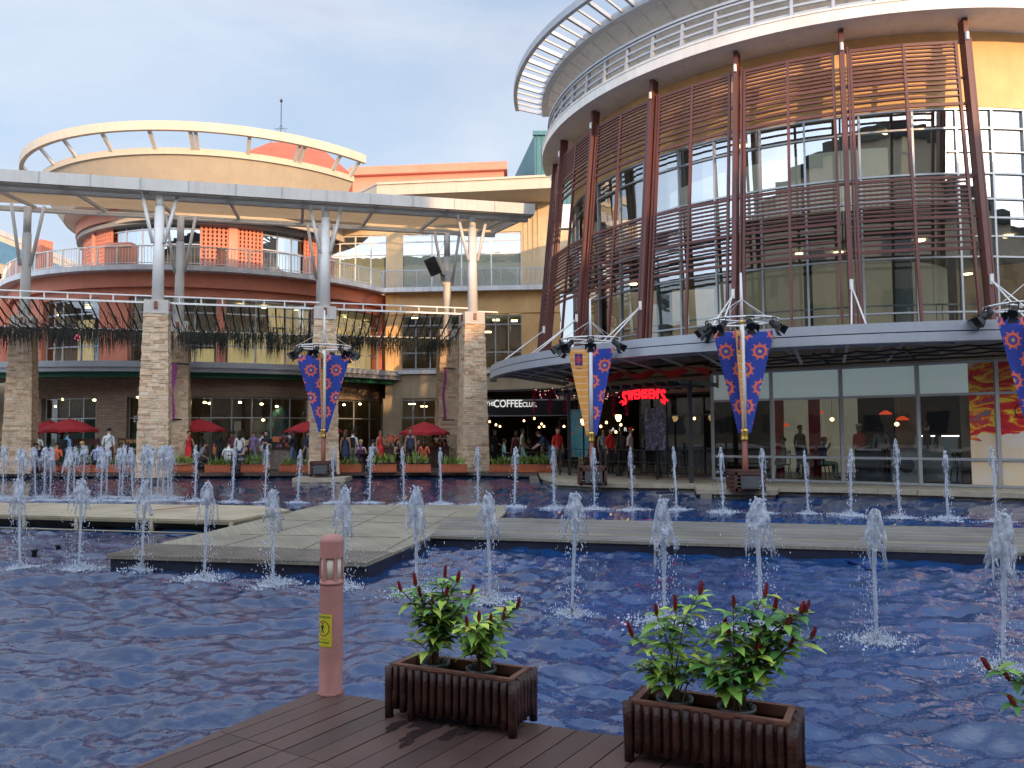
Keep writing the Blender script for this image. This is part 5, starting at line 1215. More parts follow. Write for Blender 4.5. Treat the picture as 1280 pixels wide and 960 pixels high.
def leaf(b, p, d, ln, wd_, up, rnd, droop=.35):
    d = Vector(d).normalized(); s_ = d.cross(Vector(up)); s_ = s_.normalized() if s_.length > .05 else Vector((1, 0, 0)); nn = s_.cross(d).normalized(); prof = (0.05, .50, .84, 1., .93, .66, .30, 0.02); vs = []; cup = rnd.uniform(.15, .4)
    for i, w_ in enumerate(prof):
        t = i/(len(prof)-1); c2 = p+d*(ln*t)+Vector((0, 0, -droop*ln*t*t)); ww = wd_*w_/2
        vs += [c2-s_*ww+nn*(cup*ww), c2-nn*.0, c2+s_*ww+nn*(cup*ww)]
    fs = []
    for i in range(len(prof)-1): fs += [(3*i, 3*i+1, 3*i+4, 3*i+3), (3*i+1, 3*i+2, 3*i+5, 3*i+4)]
    b.add(vs, fs, True)
def plant(label, base, tips, seed, extra=8, spread=.16, height=.33, potr=.095, hl=.09, lsz=1., nspike=None, tone=0):
    rnd = random.Random(seed); e = E('potted_plant', (base.x, base.y, base.z-.17), label, 'plant')
    b = MB(); b.lathe((base.x, base.y, base.z-.18), [(potr*.7, 0), (potr*.96, .17), (potr, .175), (potr*1.07, .18), (potr*1.07, .2), (potr*.97, .2), (potr*.93, .175)], 24); O('pot', b, 'potplastic', e)
    b = MB(); b.lathe((base.x, base.y, base.z-.005), [(potr*.93, 0), (potr*.6, .006), (.0, .012)], 16)
    for k in range(60): a, r = rnd.uniform(0, 6.28), potr*.9*rnd.random()**.5; b.octa((base.x+r*cos(a), base.y+r*sin(a), base.z+.006), rnd.uniform(.003, .009), .5)
    for k in range(25): a, r = rnd.uniform(0, 6.28), potr*.8*rnd.random(); p = Vector((base.x+r*cos(a), base.y+r*sin(a), base.z)); b.tube(p, p+Vector((rnd.gauss(0, .03), rnd.gauss(0, .03), rnd.uniform(.01, .07))), .0022, .001, 4)
    O('soil', b, 'soil', e)
    st_, lf, sk = MB(), MB(), []
    ends = [(Vector(t), True) for t in tips]
    for k in range(extra): a = rnd.uniform(0, 6.28); r = spread*rnd.uniform(.3, 1.); ends.append((base+Vector((r*cos(a), r*sin(a)*.8, height*rnd.uniform(.45, .95))), False))
    for tip, fl in ends:
        a = rnd.uniform(0, 6.28); s0_ = base+Vector((cos(a), sin(a), 0))*potr*.55*rnd.random()+Vector((0, 0, -.01)); hv = tip-s0_; pts = []
        for i in range(9): t = i/8; pts.append(s0_+Vector((hv.x*(t**1.45), hv.y*(t**1.45), hv.z*(t+.10*sin(pi*t))))+Vector((rnd.gauss(0, .003), rnd.gauss(0, .003), 0)))
        st_.path(pts, [.0045-.0022*i/8 for i in range(9)], 5)
        tot_ = sum((pts[i+1]-pts[i]).length for i in range(8)); nl = int(tot_/.019); a = rnd.uniform(0, 6.28)
        for k in range(nl):
            t = .36+.64*(k+.5)/nl; i = min(7, int(t*8)); p = pts[i].lerp(pts[i+1], t*8-i); a += 1.05+rnd.uniform(-.3, .3); el = rnd.uniform(.0, .75)
            if t < .42 and rnd.random() < .6: continue
            ln = lsz*rnd.uniform(.07, .125)*(1 if t < .9 else .8); lf.m = rnd.choices((0, 1, 2, 3), ((.55, .27, .15, .03) if tone == 0 else (.35, .12, .5, .03)))[0]
            q = p+Vector((cos(a), sin(a), .3))*.012; st_.tube(p, q, .0016, .0012, 4, False); leaf(lf, q, (cos(a), sin(a), el), ln, ln*rnd.uniform(.40, .52), (0, 0, 1), rnd, rnd.uniform(.15, .6))
        if fl: sk.append((pts[-1], (pts[-1]-pts[-2]).normalized()))
    O('stems', st_, 'stem', e); O('foliage', lf, ['leafA', 'leafB', 'leafC', 'leafY'], e)
    for p, d in sk:
        b = MB(); ln = rnd.uniform(.045, .078); d = (d+Vector((0, 0, 1.6))).normalized(); x = d.orthogonal().normalized(); y = d.cross(x); rs = rnd.uniform(.0085, .0115)
        b.path([p-d*.005, p+d*ln*.15, p+d*ln*.5, p+d*ln*.85, p+d*ln], [rs*.6, rs, rs*.95, rs*.6, rs*.15], 8)
        for k in range(26):
            t = k/26; a = k*2.4; r = rs*(1.08-.55*t*t); c2 = p+d*ln*(.05+.9*t)+(x*cos(a)+y*sin(a))*r*.85; oo = (x*cos(a)+y*sin(a)); s2 = oo.cross(d).normalized()*.006; b.add([c2-s2, c2+s2, c2+d*.011+oo*.0035], [(0, 1, 2)])
        O('flower_cone', b, 'spike', e)
    return e
# planter 1
c0, c1 = P(486, 896), P(641, 922); ang1 = math.atan2(c1.y-c0.y, c1.x-c0.x); Lx1 = (c1-c0).length
pl1, W1_ = planter('dark log-sided planter box nearest the pink bollard', c0, ang1, Lx1, .27, .285, 1)
def tips(lst, D): return [PD(x, y, D) for x, y in lst]
bA, bB = W1_(.215, .135, .268), W1_(.50, .135, .268)
plant('leafy green plant with red flower cones, left in the planter by the bollard', bA, tips([(502, 738), (519, 731), (526, 745), (556, 722), (558, 744), (540, 760)], 4.38)+tips([(571, 727), (581, 762), (590, 742)], 4.4), 3, 9, .16, .34, .078)
plant('lower leafy plant with two red flower cones, right in the planter by the bollard', bB, tips([(612, 783), (646, 760), (628, 775)], 4.2)+tips([(598, 776), (585, 782)], 4.12), 8, 10, .16, .26, .078)
# planter 2
c0, c1 = P(786, 951), P(992, 988); ang2 = math.atan2(c1.y-c0.y, c1.x-c0.x); Lx2 = (c1-c0).length
pl2, W2_ = planter('dark log-sided planter box at the right, nearest the viewer', c0, ang2, Lx2, .27, .28, 2)
bC, bD_ = W2_(.19, .135, .262), W2_(.48, .135, .262)
plant('pale green plant with thin red cones, left in the nearest planter', bC, tips([(790, 795), (844, 762), (874, 742), (820, 768), (902, 788)], 3.8), 5, 10, .19, .27, .083, lsz=.95)
plant('dense dark green plant with many red cones, right in the nearest planter', bD_, tips([(916, 758), (912, 793), (957, 745), (968, 762), (986, 780), (1001, 765), (1006, 766), (1014, 798), (987, 808), (948, 813)], 3.72), 6, 12, .20, .28, .083, tone=1)
# planter 3, mostly outside the frame on the right
c0 = Vector((2.35, 3.05, 0)); pl3, W3_ = planter('log-sided planter box just outside the right edge', c0, ang2, .72, .27, .28, 3)
bE = Vector((2.72, 3.12, .25)); plant('plant leaning into the frame from the right edge with one red cone', bE, [PD(1238, 836, 3.25), PD(1262, 850, 3.3), Vector((2.6, 3.2, .6)), Vector((2.9, 3.2, .62)), PD(1268, 882, 3.2)], 9, 6, .15, .25, .083, tone=1)
# ================================================================== FAR PLANTERS WITH SPIDER PLANTS
def far_planter():
    b = MB(); e = E('slatted_planter', (0, 0, 0), 'x', 'planter')
    for k in range(14): b.box((-.49+k*.0754, -.15, .17), (.058, .03, .31)); b.box((-.49+k*.0754, .15, .17), (.058, .03, .31))
    for sx in (-1, 1):
        for k in range(3): b.box((sx*.5, -.1+k*.1, .17), (.03, .07, .31))
    b.box((0, 0, .17), (.96, .26, .26)); b.box((0, -.155, .3), (1.03, .02, .035)); b.box((0, -.155, .06), (1.03, .02, .035)); O('slatted_box', b, 'terra', e); return e
def spider_mesh(seed):
    rnd = random.Random(seed); b = MB()
    for k in range(110):
        x = rnd.uniform(-.42, .42) ; cx = round((x+.42)/.28)*.28-.42; a = rnd.uniform(0, 6.28); ln = rnd.uniform(.20, .42); d = Vector((cos(a), sin(a)*.8, 0)); p = Vector((cx*.75+rnd.gauss(0, .04), rnd.gauss(0, .03), .28)); s_ = d.cross(Vector((0, 0, 1))).normalized()*.011; vs = []; k1 = rnd.uniform(.3, 1.)
        for i in range(5): t = i/4; c2 = p+d*(ln*t*k1)+Vector((0, 0, ln*(1.25*t-.95*t*t*k1))); w_ = (1, 1.1, .9, .6, .05)[i]; vs += [c2-s_*w_, c2+s_*w_]
        b.add(vs, [(2*i, 2*i+1, 2*i+3, 2*i+2) for i in range(4)], True)
    return mesh_of('spider_plant', b, ['leafpale'])
SM = [spider_mesh(k) for k in range(4)]
fp0 = far_planter(); first = True; spx = [-30, 8, 36, 62, 94, 116, 143, 166, 228, 273, 318, 360, 377, 435, 479, 522, 567, 628, 657, 681]
for i, x in enumerate(spx):
    q = P(x, 590.8)-Vector((0, .2, 0)); lab = '%s slatted terracotta planter from the left along the far promenade edge' % ordn(i)
    wd_ = 1.0 if x not in (360, 377, 681, 143, 166) else .62
    if first: o = fp0; o.location = q+Vector((0, .25, 0)); o['label'] = lab; o['group'] = 'terracotta planters along the far promenade'; first = False
    else: o = dup(fp0, q+Vector((0, .25, 0)), random.uniform(-.05, .05), 1, lab, 'terracotta planters along the far promenade')
    o.scale = (wd_, 1, 1)
    s_ = bpy.data.objects.new('spider_plant', SM[i % 4]); COL.objects.link(s_); s_.location = q+Vector((0, .25, 0)); s_.scale = (wd_*1.12, 1.3, random.uniform(1.1, 1.45)); tag(s_, 'clump of arching pale leaves in the %s terracotta planter from the left' % ordn(i), 'plant', 'spider plants along the far promenade')
# ================================================================== FLAGPOLES WITH PENNANTS
def m_pennant(name, orange=False):
    m, n = nt(name); t = N(n, 'ShaderNodeTexCoord'); sp_ = N(n, 'ShaderNodeSeparateXYZ'); L(n, t.outputs['UV'], sp_.inputs[0]); U, V = sp_.outputs[0], sp_.outputs[1]
    if orange:
        fy = math_(n, 'FRACT', math_(n, 'MULTIPLY', V, 4.6)); ln = math_(n, 'LESS_THAN', fy, .10); col = mixc(n, ln, (.80, .36, .07), (.8, .65, .48))
        def box_(cu, cv, hu, hv): return math_(n, 'MULTIPLY', math_(n, 'LESS_THAN', math_(n, 'ABSOLUTE', math_(n, 'SUBTRACT', U, cu)), hu), math_(n, 'LESS_THAN', math_(n, 'ABSOLUTE', math_(n, 'SUBTRACT', V, cv)), hv))
        col = mixc(n, box_(.34, 2.55, .13, .20), col, (.02, .03, .18)); col = mixc(n, box_(.34, 2.55, .022, .17), col, (.55, .06, .05)); col = mixc(n, box_(.34, 2.55, .1, .02), col, (.55, .06, .05)); col = mixc(n, box_(.34, 2.62, .07, .03), col, (.55, .06, .05)); col = mixc(n, box_(.34, 2.48, .07, .03), col, (.55, .06, .05)); col = mixc(n, box_(.34, 2.26, .11, .018), col, (.3, .1, .1))
    else:
        row = math_(n, 'FLOOR', math_(n, 'DIVIDE', V, .52)); odd = math_(n, 'MULTIPLY', math_(n, 'MODULO', row, 2), .41)
        uu = math_(n, 'SUBTRACT', math_(n, 'MODULO', math_(n, 'ADD', math_(n, 'ADD', U, odd), 8.2), .82), .41); vv = math_(n, 'SUBTRACT', math_(n, 'MODULO', V, .52), .26)
        r = math_(n, 'SQRT', math_(n, 'ADD', math_(n, 'MULTIPLY', uu, uu), math_(n, 'MULTIPLY', vv, vv))); th = math_(n, 'ARCTAN2', vv, uu)
        ring = math_(n, 'MULTIPLY', math_(n, 'GREATER_THAN', r, .125), math_(n, 'LESS_THAN', r, .195)); tooth = math_(n, 'MULTIPLY', math_(n, 'GREATER_THAN', math_(n, 'SINE', math_(n, 'MULTIPLY', th, 9)), .72), math_(n, 'MULTIPLY', math_(n, 'LESS_THAN', r, .25), math_(n, 'GREATER_THAN', r, .12)))
        mk = math_(n, 'MAXIMUM', ring, tooth); col = mixc(n, mk, (.022, .055, .36), (.85, .17, .08))
        inn = math_(n, 'MULTIPLY', math_(n, 'LESS_THAN', r, .085), math_(n, 'GREATER_THAN', math_(n, 'SINE', math_(n, 'MULTIPLY', th, 8)), -.2)); col = mixc(n, inn, col, (.45, .10, .16)); col = mixc(n, math_(n, 'LESS_THAN', r, .038), col, (.45, .60, .30))
    ns = noise(n, t.outputs['Object'], 3, 4); col = mixc(n, math_(n, 'MULTIPLY', ns, .25), col, (.03, .03, .06)); finish(n, col, .8, 0, ns, .3, .03); return m
M['penblue'] = m_pennant('blue_sun_pattern_cloth'); M['penorange'] = m_pennant('orange_striped_cloth', True)
def flagpole(px, py, D0, angs, lab, yaw=0., sc_=1., hs=1., pw=.85, ped=True, plbl=None):
    q = ray(px, py); q = Vector((q.x/q.y*D0, D0)); e = E('flagpole', (q.x, q.y, 0), lab, 'flagpole', 'banner flagpoles along the water'); zr = 4.65; e.scale = (hs,)*3
    b = MB(); b.tube(at(q, .0), at(q, 1.45), .085, .08, 14); O('pole_base', b, 'rust', e)
    b = MB(); b.lathe((q.x, q.y, 1.42), [(.10, 0), (.115, .02), (.10, .06), (.10, .2), (.12, .24), (.12, .3), (.09, .32)], 16); O('collar', b, 'brass', e); b = MB(); b.lathe((q.x, q.y, zr+.03), [(.06, 0), (.075, .02), (.075, .1), (.06, .12)], 12); O('collar', b, 'brass', e)
    b = MB(); b.tube(at(q, 1.7), at(q, 4.7), .075, .06, 14); b.tube(at(q, 4.7), at(q, 6.15), .05, .03, 10); O('mast', b, 'white', e)
    b = MB(); n = 28
    for rr_ in (1.0,):
        pts = [at(q+Vector((rr_*cos(2*pi*i/n), rr_*sin(2*pi*i/n))), zr+.12) for i in range(n+1)]; b.path(pts, .028, 6, False)
    for k in range(4): a = k*pi/2+yaw+.4; b.tube(at(q, zr+.12), at(q+Vector((cos(a), sin(a))), zr+.12), .022, n=6); b.tube(at(q, 5.4), at(q+Vector((cos(a), sin(a))), zr+.13), .008, n=4)
    O('light_ring', b, 'white', e)
    for k in range(8):
        a = 2*pi*k/8+yaw+random.uniform(-.1, .1); c2 = at(q+Vector((cos(a), sin(a)))*1.02, zr-.08); d = Vector((cos(a)*.75, sin(a)*.75, -.55)).normalized(); b = MB()
        b.path([c2-d*.16, c2-d*.12, c2+d*.02, c2+d*.10, c2+d*.17], [.06, .085, .09, .10, .125], 10); x = d.cross(Vector((0, 0, 1))).normalized(); y = d.cross(x)
        for s_ in (-1, 1): p = c2+d*.17+y*s_*.11; b.add([p-x*.10, p+x*.10, p+x*.12+d*.14+y*s_*.07, p-x*.12+d*.14+y*s_*.07], [(0, 1, 2, 3)]); p = c2+d*.17+x*s_*.11; b.add([p-y*.10, p+y*.10, p+y*.12+d*.14+x*s_*.07, p-y*.12+d*.14+x*s_*.07], [(0, 1, 2, 3)])
        for s_ in (-1, 1): b.beam(c2+x*s_*.1, c2+x*s_*.1+Vector((0, 0, .19)), .02, .02)
        b.beam(c2-x*.1+Vector((0, 0, .2)), c2+x*.1+Vector((0, 0, .2)), .02, .02); O('stage_light', b, 'black', e)
    for a, m_ in angs:
        a = R(a); d = Vector((cos(a), sin(a), 0)); nrm = Vector((-d.y, d.x, 0)); zt, zb_ = 4.5, 1.62; wid = pw; nu, nv_ = 10, 24; vs = []; uvs = []
        for i in range(nv_+1):
            v_ = i/nv_; z = zt+(zb_-zt)*v_; w_ = .09+wid*(1-v_)
            for j in range(nu+1): t = j/nu; off = .05*sin(5*t*w_+3*v_+px)*t*(1-v_*.7)+.03*sin(11*t+px)*(1-v_)*t; vs.append(at(q, z)+d*(.085+w_*t)+nrm*off+Vector((0, 0, -.04*sin(pi*t)*(1-v_)))); uvs.append((.02+w_*t, z-1.6))
        b = MB(); b.uv = []; fs = []
        for i in range(nv_):
            for j in range(nu): f = (i*(nu+1)+j, i*(nu+1)+j+1, (i+1)*(nu+1)+j+1, (i+1)*(nu+1)+j); fs.append(f); b.uv.append([uvs[k] for k in f])
        b.add(vs, fs, True); o = O('pennant', b, m_, e); o['label'] = 'orange striped pennant with a small emblem' if 'orange' in m_ else 'blue pennant with red sun rings'
    if ped:
        g = E('pole_box', (q.x, q.y, 0), plbl, 'box'); b = MB()
        for sx in (-1, 1):
            for k in range(5): b.box((q.x+sx*.38, q.y, .06+k*.105), (.04, .72, .085)); b.box((q.x, q.y+sx*.38, .06+k*.105), (.76, .04, .085)) if sx > 0 or k in (0, 4) else None
            for sy in (-1, 1): b.box((q.x+sx*.36, q.y+sy*.36, .27), (.08, .08, .54))
        O('slatted_side', b, 'stall', g); b = MB(); b.box((q.x, q.y, .54), (.78, .78, .035)); O('lid', b, 'stall', g)
        b = MB(); b.hexa([(q.x-.25, q.y-.52, .1), (q.x+.25, q.y-.52, .1), (q.x+.25, q.y-.46, .1), (q.x-.25, q.y-.46, .1)], [(q.x-.25, q.y-.44, .42), (q.x+.25, q.y-.44, .42), (q.x+.25, q.y-.38, .42), (q.x-.25, q.y-.38, .42)]); O('floodlight', b, 'blackplastic', g)
        b = MB(); b.hexa([(q.x-.2, q.y-.525, .13), (q.x+.2, q.y-.525, .13), (q.x+.2, q.y-.52, .13), (q.x-.2, q.y-.52, .13)], [(q.x-.2, q.y-.458, .39), (q.x+.2, q.y-.458, .39), (q.x+.2, q.y-.45, .39), (q.x-.2, q.y-.45, .39)]); O('floodlight_glass', b, 'blackplastic', g)
    return q
qa = flagpole(404, 585, 29.6, ((190, 'penblue'), (352, 'penblue'), (273, 'penorange')), 'leftmost flagpole with two blue pennants, before the second front stone pillar', plbl='slatted brown box at the foot of the leftmost flagpole')
b = MB(); b.box((qa.x, qa.y-.05, -.11), (1.9, 1.3, .16)); O('pole_plinth', b, 'ledge', None, 'pale stone plinth at the water edge under the leftmost flagpole', 'plinth')
qb = flagpole(740, 585, 23.7, ((186, 'penorange'), (334, 'penblue'), (150, 'penblue')), 'middle flagpole with an orange striped pennant, left of the red neon sign', hs=.9, pw=.62, plbl='slatted brown box at the foot of the middle flagpole')
qc = flagpole(932, 600, 20.85, ((187, 'penblue'), (355, 'penblue'), (243, 'penorange')), 'tall flagpole with blue pennants at the left end of the glazed dining room', hs=.93, pw=.70, plbl='slatted brown box at the foot of the flagpole by the glazed dining room')
qd = flagpole(1296, 610, 18.6, ((190, 'penblue'), (5, 'penblue'), (270, 'penorange')), 'flagpole with a blue pennant cut off by the right edge', hs=.93, pw=.75, ped=False)
# ================================================================== PARASOLS
def parasol(px, ytop, D0, r, lab):
    p = PD(px, ytop, D0); e = E('parasol', (p.x, p.y, 0), lab, 'parasol', 'red parasols on the promenade'); b = MB(); n = 8; sub = 3; vs = [tuple(p)]; hb_ = -.52
    ring = [[], []]
    for lev, (rr_, hz) in enumerate(((.5, .42), (1., 1.))):
        for k in range(n*sub):
            a = 2*pi*k/(n*sub)+.2; kk = (k % sub)/sub; sag = 1-.06*sin(pi*kk)*lev; ring[lev].append(len(vs)); vs.append((p.x+r*rr_*sag*cos(a), p.y+r*rr_*sag*sin(a), p.z+hb_*hz+.05*sin(pi*kk)*rr_))
    m_ = n*sub; fs = [(0, ring[0][k], ring[0][(k+1) % m_]) for k in range(m_)]+[(ring[0][k], ring[1][k], ring[1][(k+1) % m_], ring[0][(k+1) % m_]) for k in range(m_)]
    low = [len(vs)+k for k in range(m_)]; vs += [(vs[i][0], vs[i][1], vs[i][2]-.12) for i in ring[1]]; fs += [(ring[1][k], low[k], low[(k+1) % m_], ring[1][(k+1) % m_]) for k in range(m_)]
    b.add(vs, fs, False); O('canopy', b, 'fabricred', e)
    b = MB(); b.tube((p.x, p.y, 0), (p.x, p.y, p.z+.08), .028, n=8); b.lathe((p.x, p.y, 0), [(.3, 0), (.3, .06), (.05, .1)], 14)
    for k in range(n): a = 2*pi*k/n+.2; b.tube((p.x, p.y, p.z-.05), (p.x+r*.97*cos(a), p.y+r*.97*sin(a), p.z+hb_), .012, n=4)
    O('pole', b, 'black', e)
for a_ in ((87, 523, 35.5, 1.2, 'red parasol behind the woman in white at the far left, nearer of two'), (62, 525, 37, 1.1, 'red parasol partly behind another one at the far left'), (249, 523, 36.5, 1.15, 'red parasol above the woman in the red dress'), (392, 524, 36.5, 1.3, 'red parasol behind the leftmost flagpole pennant'), (531, 527, 36.5, 1.15, 'red parasol left of the rear stone pillar with the dark red banner')): parasol(*a_)
# ================================================================== PEOPLE
PALETTE = {}
def cm(name, c, rough=.8):
    if name not in PALETTE: PALETTE[name] = mat(name, c, rough, var=.15, s=5)
    return PALETTE[name]
SK = {'tan': cm('skin_tan', (.40, .22, .14), .5), 'pale': cm('skin_pale', (.58, .36, .26), .5), 'brown': cm('skin_brown', (.24, .12, .07), .5)}
HAIRM = {'black': cm('hair_black', (.012, .009, .008), .5), 'brown': cm('hair_brown', (.08, .04, .02), .5), 'blond': cm('hair_blond', (.45, .30, .13), .5), 'grey': cm('hair_grey', (.3, .29, .28), .6)}
CL = dict(white=(.72, .72, .70), black=(.018, .018, .022), red=(.62, .03, .03), orange=(.75, .16, .07), ltblue=(.22, .42, .70), navy=(.03, .045, .10), denim=(.10, .16, .26), grey=(.20, .20, .21), maroon=(.14, .03, .04), purple=(.16, .07, .24), mauve=(.20, .14, .26), cream=(.62, .62, .40), mint=(.30, .50, .42), floral=(.14, .19, .32), khaki=(.32, .27, .2), olive=(.14, .15, .09), paleblue=(.38, .42, .62), pattern=(.35, .36, .38))
def cloth(c): return cm('cloth_'+c, CL[c])
def joints(pose, rnd):
    J = dict(pel=(0, 0, .93), sp=(0, .01, 1.09), ch=(0, 0, 1.27), nb=(0, .01, 1.41), nk=(0, -.005, 1.475), h1=(0, -.02, 1.55), h2=(0, -.018, 1.62), h3=(0, -.01, 1.675))
    for s_, n_ in ((-1, 'l'), (1, 'r')):
        J['sh'+n_] = (.165*s_, .01, 1.37); J['el'+n_] = (.215*s_, .03, 1.09); J['wr'+n_] = (.22*s_, -.04, .86); J['hd'+n_] = (.22*s_, -.06, .79)
        J['hp'+n_] = (.088*s_, 0, .88); J['kn'+n_] = (.10*s_, -.02, .48); J['an'+n_] = (.105*s_, .03, .085); J['to'+n_] = (.12*s_, -.13, .035)
    def mv(ks, d):
        for k in ks: J[k] = tuple(a+e for a, e in zip(J[k], d))
    up = ['sp', 'ch', 'nb', 'nk', 'h1', 'h2', 'h3']+[a+s_ for a in ('sh', 'el', 'wr', 'hd') for s_ in 'lr']
    def lean(ang, piv, ks):
        p = Vector(J[piv]); m_ = Matrix.Rotation(ang, 3, 'X')
        for k in ks: J[k] = tuple(p+m_ @ (Vector(J[k])-p))
    if pose == 'phone':
        for s_ in 'lr': sg = -1 if s_ == 'l' else 1; J['el'+s_] = (.21*sg, .0, 1.10); J['wr'+s_] = (.09*sg, -.24, 1.17); J['hd'+s_] = (.05*sg, -.30, 1.20)
        lean(.22, 'nk', ['h1', 'h2', 'h3'])
    if pose == 'arm':
        J['elr'] = (.22, -.05, 1.11); J['wrr'] = (.16, -.26, 1.05); J['hdr'] = (.15, -.33, 1.05)
    if pose == 'walk':
        J['knl'] = (-.10, -.16, .50); J['anl'] = (-.10, -.20, .10); J['tol'] = (-.11, -.36, .05); J['knr'] = (.10, .06, .48); J['anr'] = (.10, .28, .14); J['tor'] = (.11, .16, .03)
        J['wrl'] = (-.22, .12, .88); J['hdl'] = (-.22, .14, .81); J['wrr'] = (.22, -.20, .92); J['hdr'] = (.22, -.26, .87); J['elr'] = (.22, -.04, 1.10)
    if pose == 'bend': lean(.75, 'pel', up); J['wrl'] = (-.16, -.62, .92); J['wrr'] = (.16, -.62, .92); J['hdl'] = (-.15, -.68, .88); J['hdr'] = (.15, -.68, .88); J['ell'] = (-.2, -.42, 1.05); J['elr'] = (.2, -.42, 1.05)
    if pose.startswith('sit'):
        mv(list(J), (0, 0, 0)); dz = -.40
        for k in up+['pel', 'hpl', 'hpr']: J[k] = (J[k][0], J[k][1], J[k][2]+dz)
        for s_, sg in (('l', -1), ('r', 1)): J['kn'+s_] = (.13*sg, -.42, .50); J['an'+s_] = (.12*sg, -.40, .09); J['to'+s_] = (.13*sg, -.55, .035); J['wr'+s_] = (.15*sg, -.26, .70); J['hd'+s_] = (.12*sg, -.33, .70); J['el'+s_] = (.22*sg, -.02, .72)
        if pose == 'sitlean': lean(.42, 'pel', up)
        if pose == 'siteat': lean(.12, 'pel', up); J['wrr'] = (.08, -.28, 1.02); J['hdr'] = (.05, -.30, 1.08); J['elr'] = (.22, -.18, .82)
    return J
EDG = [('pel', 'sp', 1), ('sp', 'ch', 1), ('ch', 'nb', 1), ('nb', 'nk', 0), ('nk', 'h1', 0), ('h1', 'h2', 0), ('h2', 'h3', 0)]
for s_ in 'lr': EDG += [('ch', 'sh'+s_, 2), ('sh'+s_, 'el'+s_, 2), ('el'+s_, 'wr'+s_, 7), ('wr'+s_, 'hd'+s_, 0), ('pel', 'hp'+s_, 3), ('hp'+s_, 'kn'+s_, 4), ('kn'+s_, 'an'+s_, 5), ('an'+s_, 'to'+s_, 6)]
RAD = dict(pel=(.145, .105), sp=(.125, .095), ch=(.150, .105), nb=(.075, .065), nk=(.052, .052), h1=(.066, .078), h2=(.078, .092), h3=(.052, .062), sh=(.058, .055), el=(.042, .042), wr=(.026, .026), hd=(.036, .02), hp=(.092, .095), kn=(.058, .06), an=(.038, .042), to=(.042, .034))
def body_mesh(pose, seed=0, fem=False):
    J = joints(pose, random.Random(seed)); ks = list(J); me = bpy.data.meshes.new('b'); me.from_pydata([J[k] for k in ks], [(ks.index(a), ks.index(c2)) for a, c2, z in EDG], [])
    o = bpy.data.objects.new('b', me); COL.objects.link(o); o.modifiers.new('s', 'SKIN')
    for i, k in enumerate(ks):
        kk = k if k in RAD else k[:-1]; r = RAD[kk]; f = 1.
        if fem: f = .88 if kk in ('sp', 'ch', 'sh', 'el', 'nb') else 1
        me.skin_vertices[0].data[i].radius = (r[0]*f, r[1]*f); me.skin_vertices[0].data[i].use_root = (k == 'pel')
    sb = o.modifiers.new('u', 'SUBSURF'); sb.levels = 2; sb.render_levels = 2
    bpy.context.view_layer.update(); ev = bpy.data.meshes.new_from_object(o.evaluated_get(bpy.context.evaluated_depsgraph_get()))
    segs = [(Vector(J[a]), Vector(J[c2]), z, (RAD[a if a in RAD else a[:-1]][0]+RAD[c2 if c2 in RAD else c2[:-1]][0])/2) for a, c2, z in EDG]
    b = MB(); b.v = [tuple(v_.co) for v_ in ev.vertices]
    for p_ in ev.polygons:
        c2 = p_.center; best = None
        for A, B, z, r in segs:
            d = B-A; t = max(0, min(1, (c2-A).dot(d)/max(d.length_squared, 1e-9))); dd = (c2-(A+d*t)).length-r*.9
            if best is None or dd < best[0]: best = (dd, z)
        b.f.append(tuple(p_.vertices)); b.mi.append((best[1], True))
    bpy.data.objects.remove(o)
    # face and hands
    b.m = 0; h = Vector(J['h1']); up = (Vector(J['h3'])-Vector(J['h1'])).normalized(); fw = Vector((0, -1, 0)); fw = (fw-up*fw.dot(up)).normalized(); rt = up.cross(fw)
    b.path([h+fw*.070+up*.035, h+fw*.092+up*.018, h+fw*.082+up*.006], [.007, .011, .006], 6)
    for s_ in (-1, 1): b.path([h+rt*s_*.070+up*.03, h+rt*s_*.082+up*.025-fw*.008, h+rt*s_*.074-up*.005], [.006, .012, .006], 6)
    b.m = 6
    for s_ in (-1, 1): b.octa(tuple(h+fw*.083+rt*s_*.028+up*.042), .008, .7)
    b.m = 8; b.beam(h+fw*.080-rt*.02-up*.012, h+fw*.080+rt*.02-up*.012, .006, .006); b.m = 0
    for s_ in 'lr':
        w, hd = Vector(J['wr'+s_]), Vector(J['hd'+s_]); d = (hd-w).normalized(); x = d.cross(Vector((0, -1, .2))); x = x.normalized() if x.length > .1 else Vector((1, 0, 0)); y = d.cross(x)
        for k in range(4): st0_ = hd-d*.01+x*(k-1.5)*.017; l = (.06, .07, .066, .05)[k]; b.path([st0_, st0_+d*l*.5+y*.004, st0_+d*l*.85+y*.022], [.0095, .0085, .007], 5)
        b.path([w+d*.03+x*.02, w+d*.06+x*.045, w+d*.09+x*.05+y*.01], [.011, .0095, .008], 5)
    return b, J
BM = {}
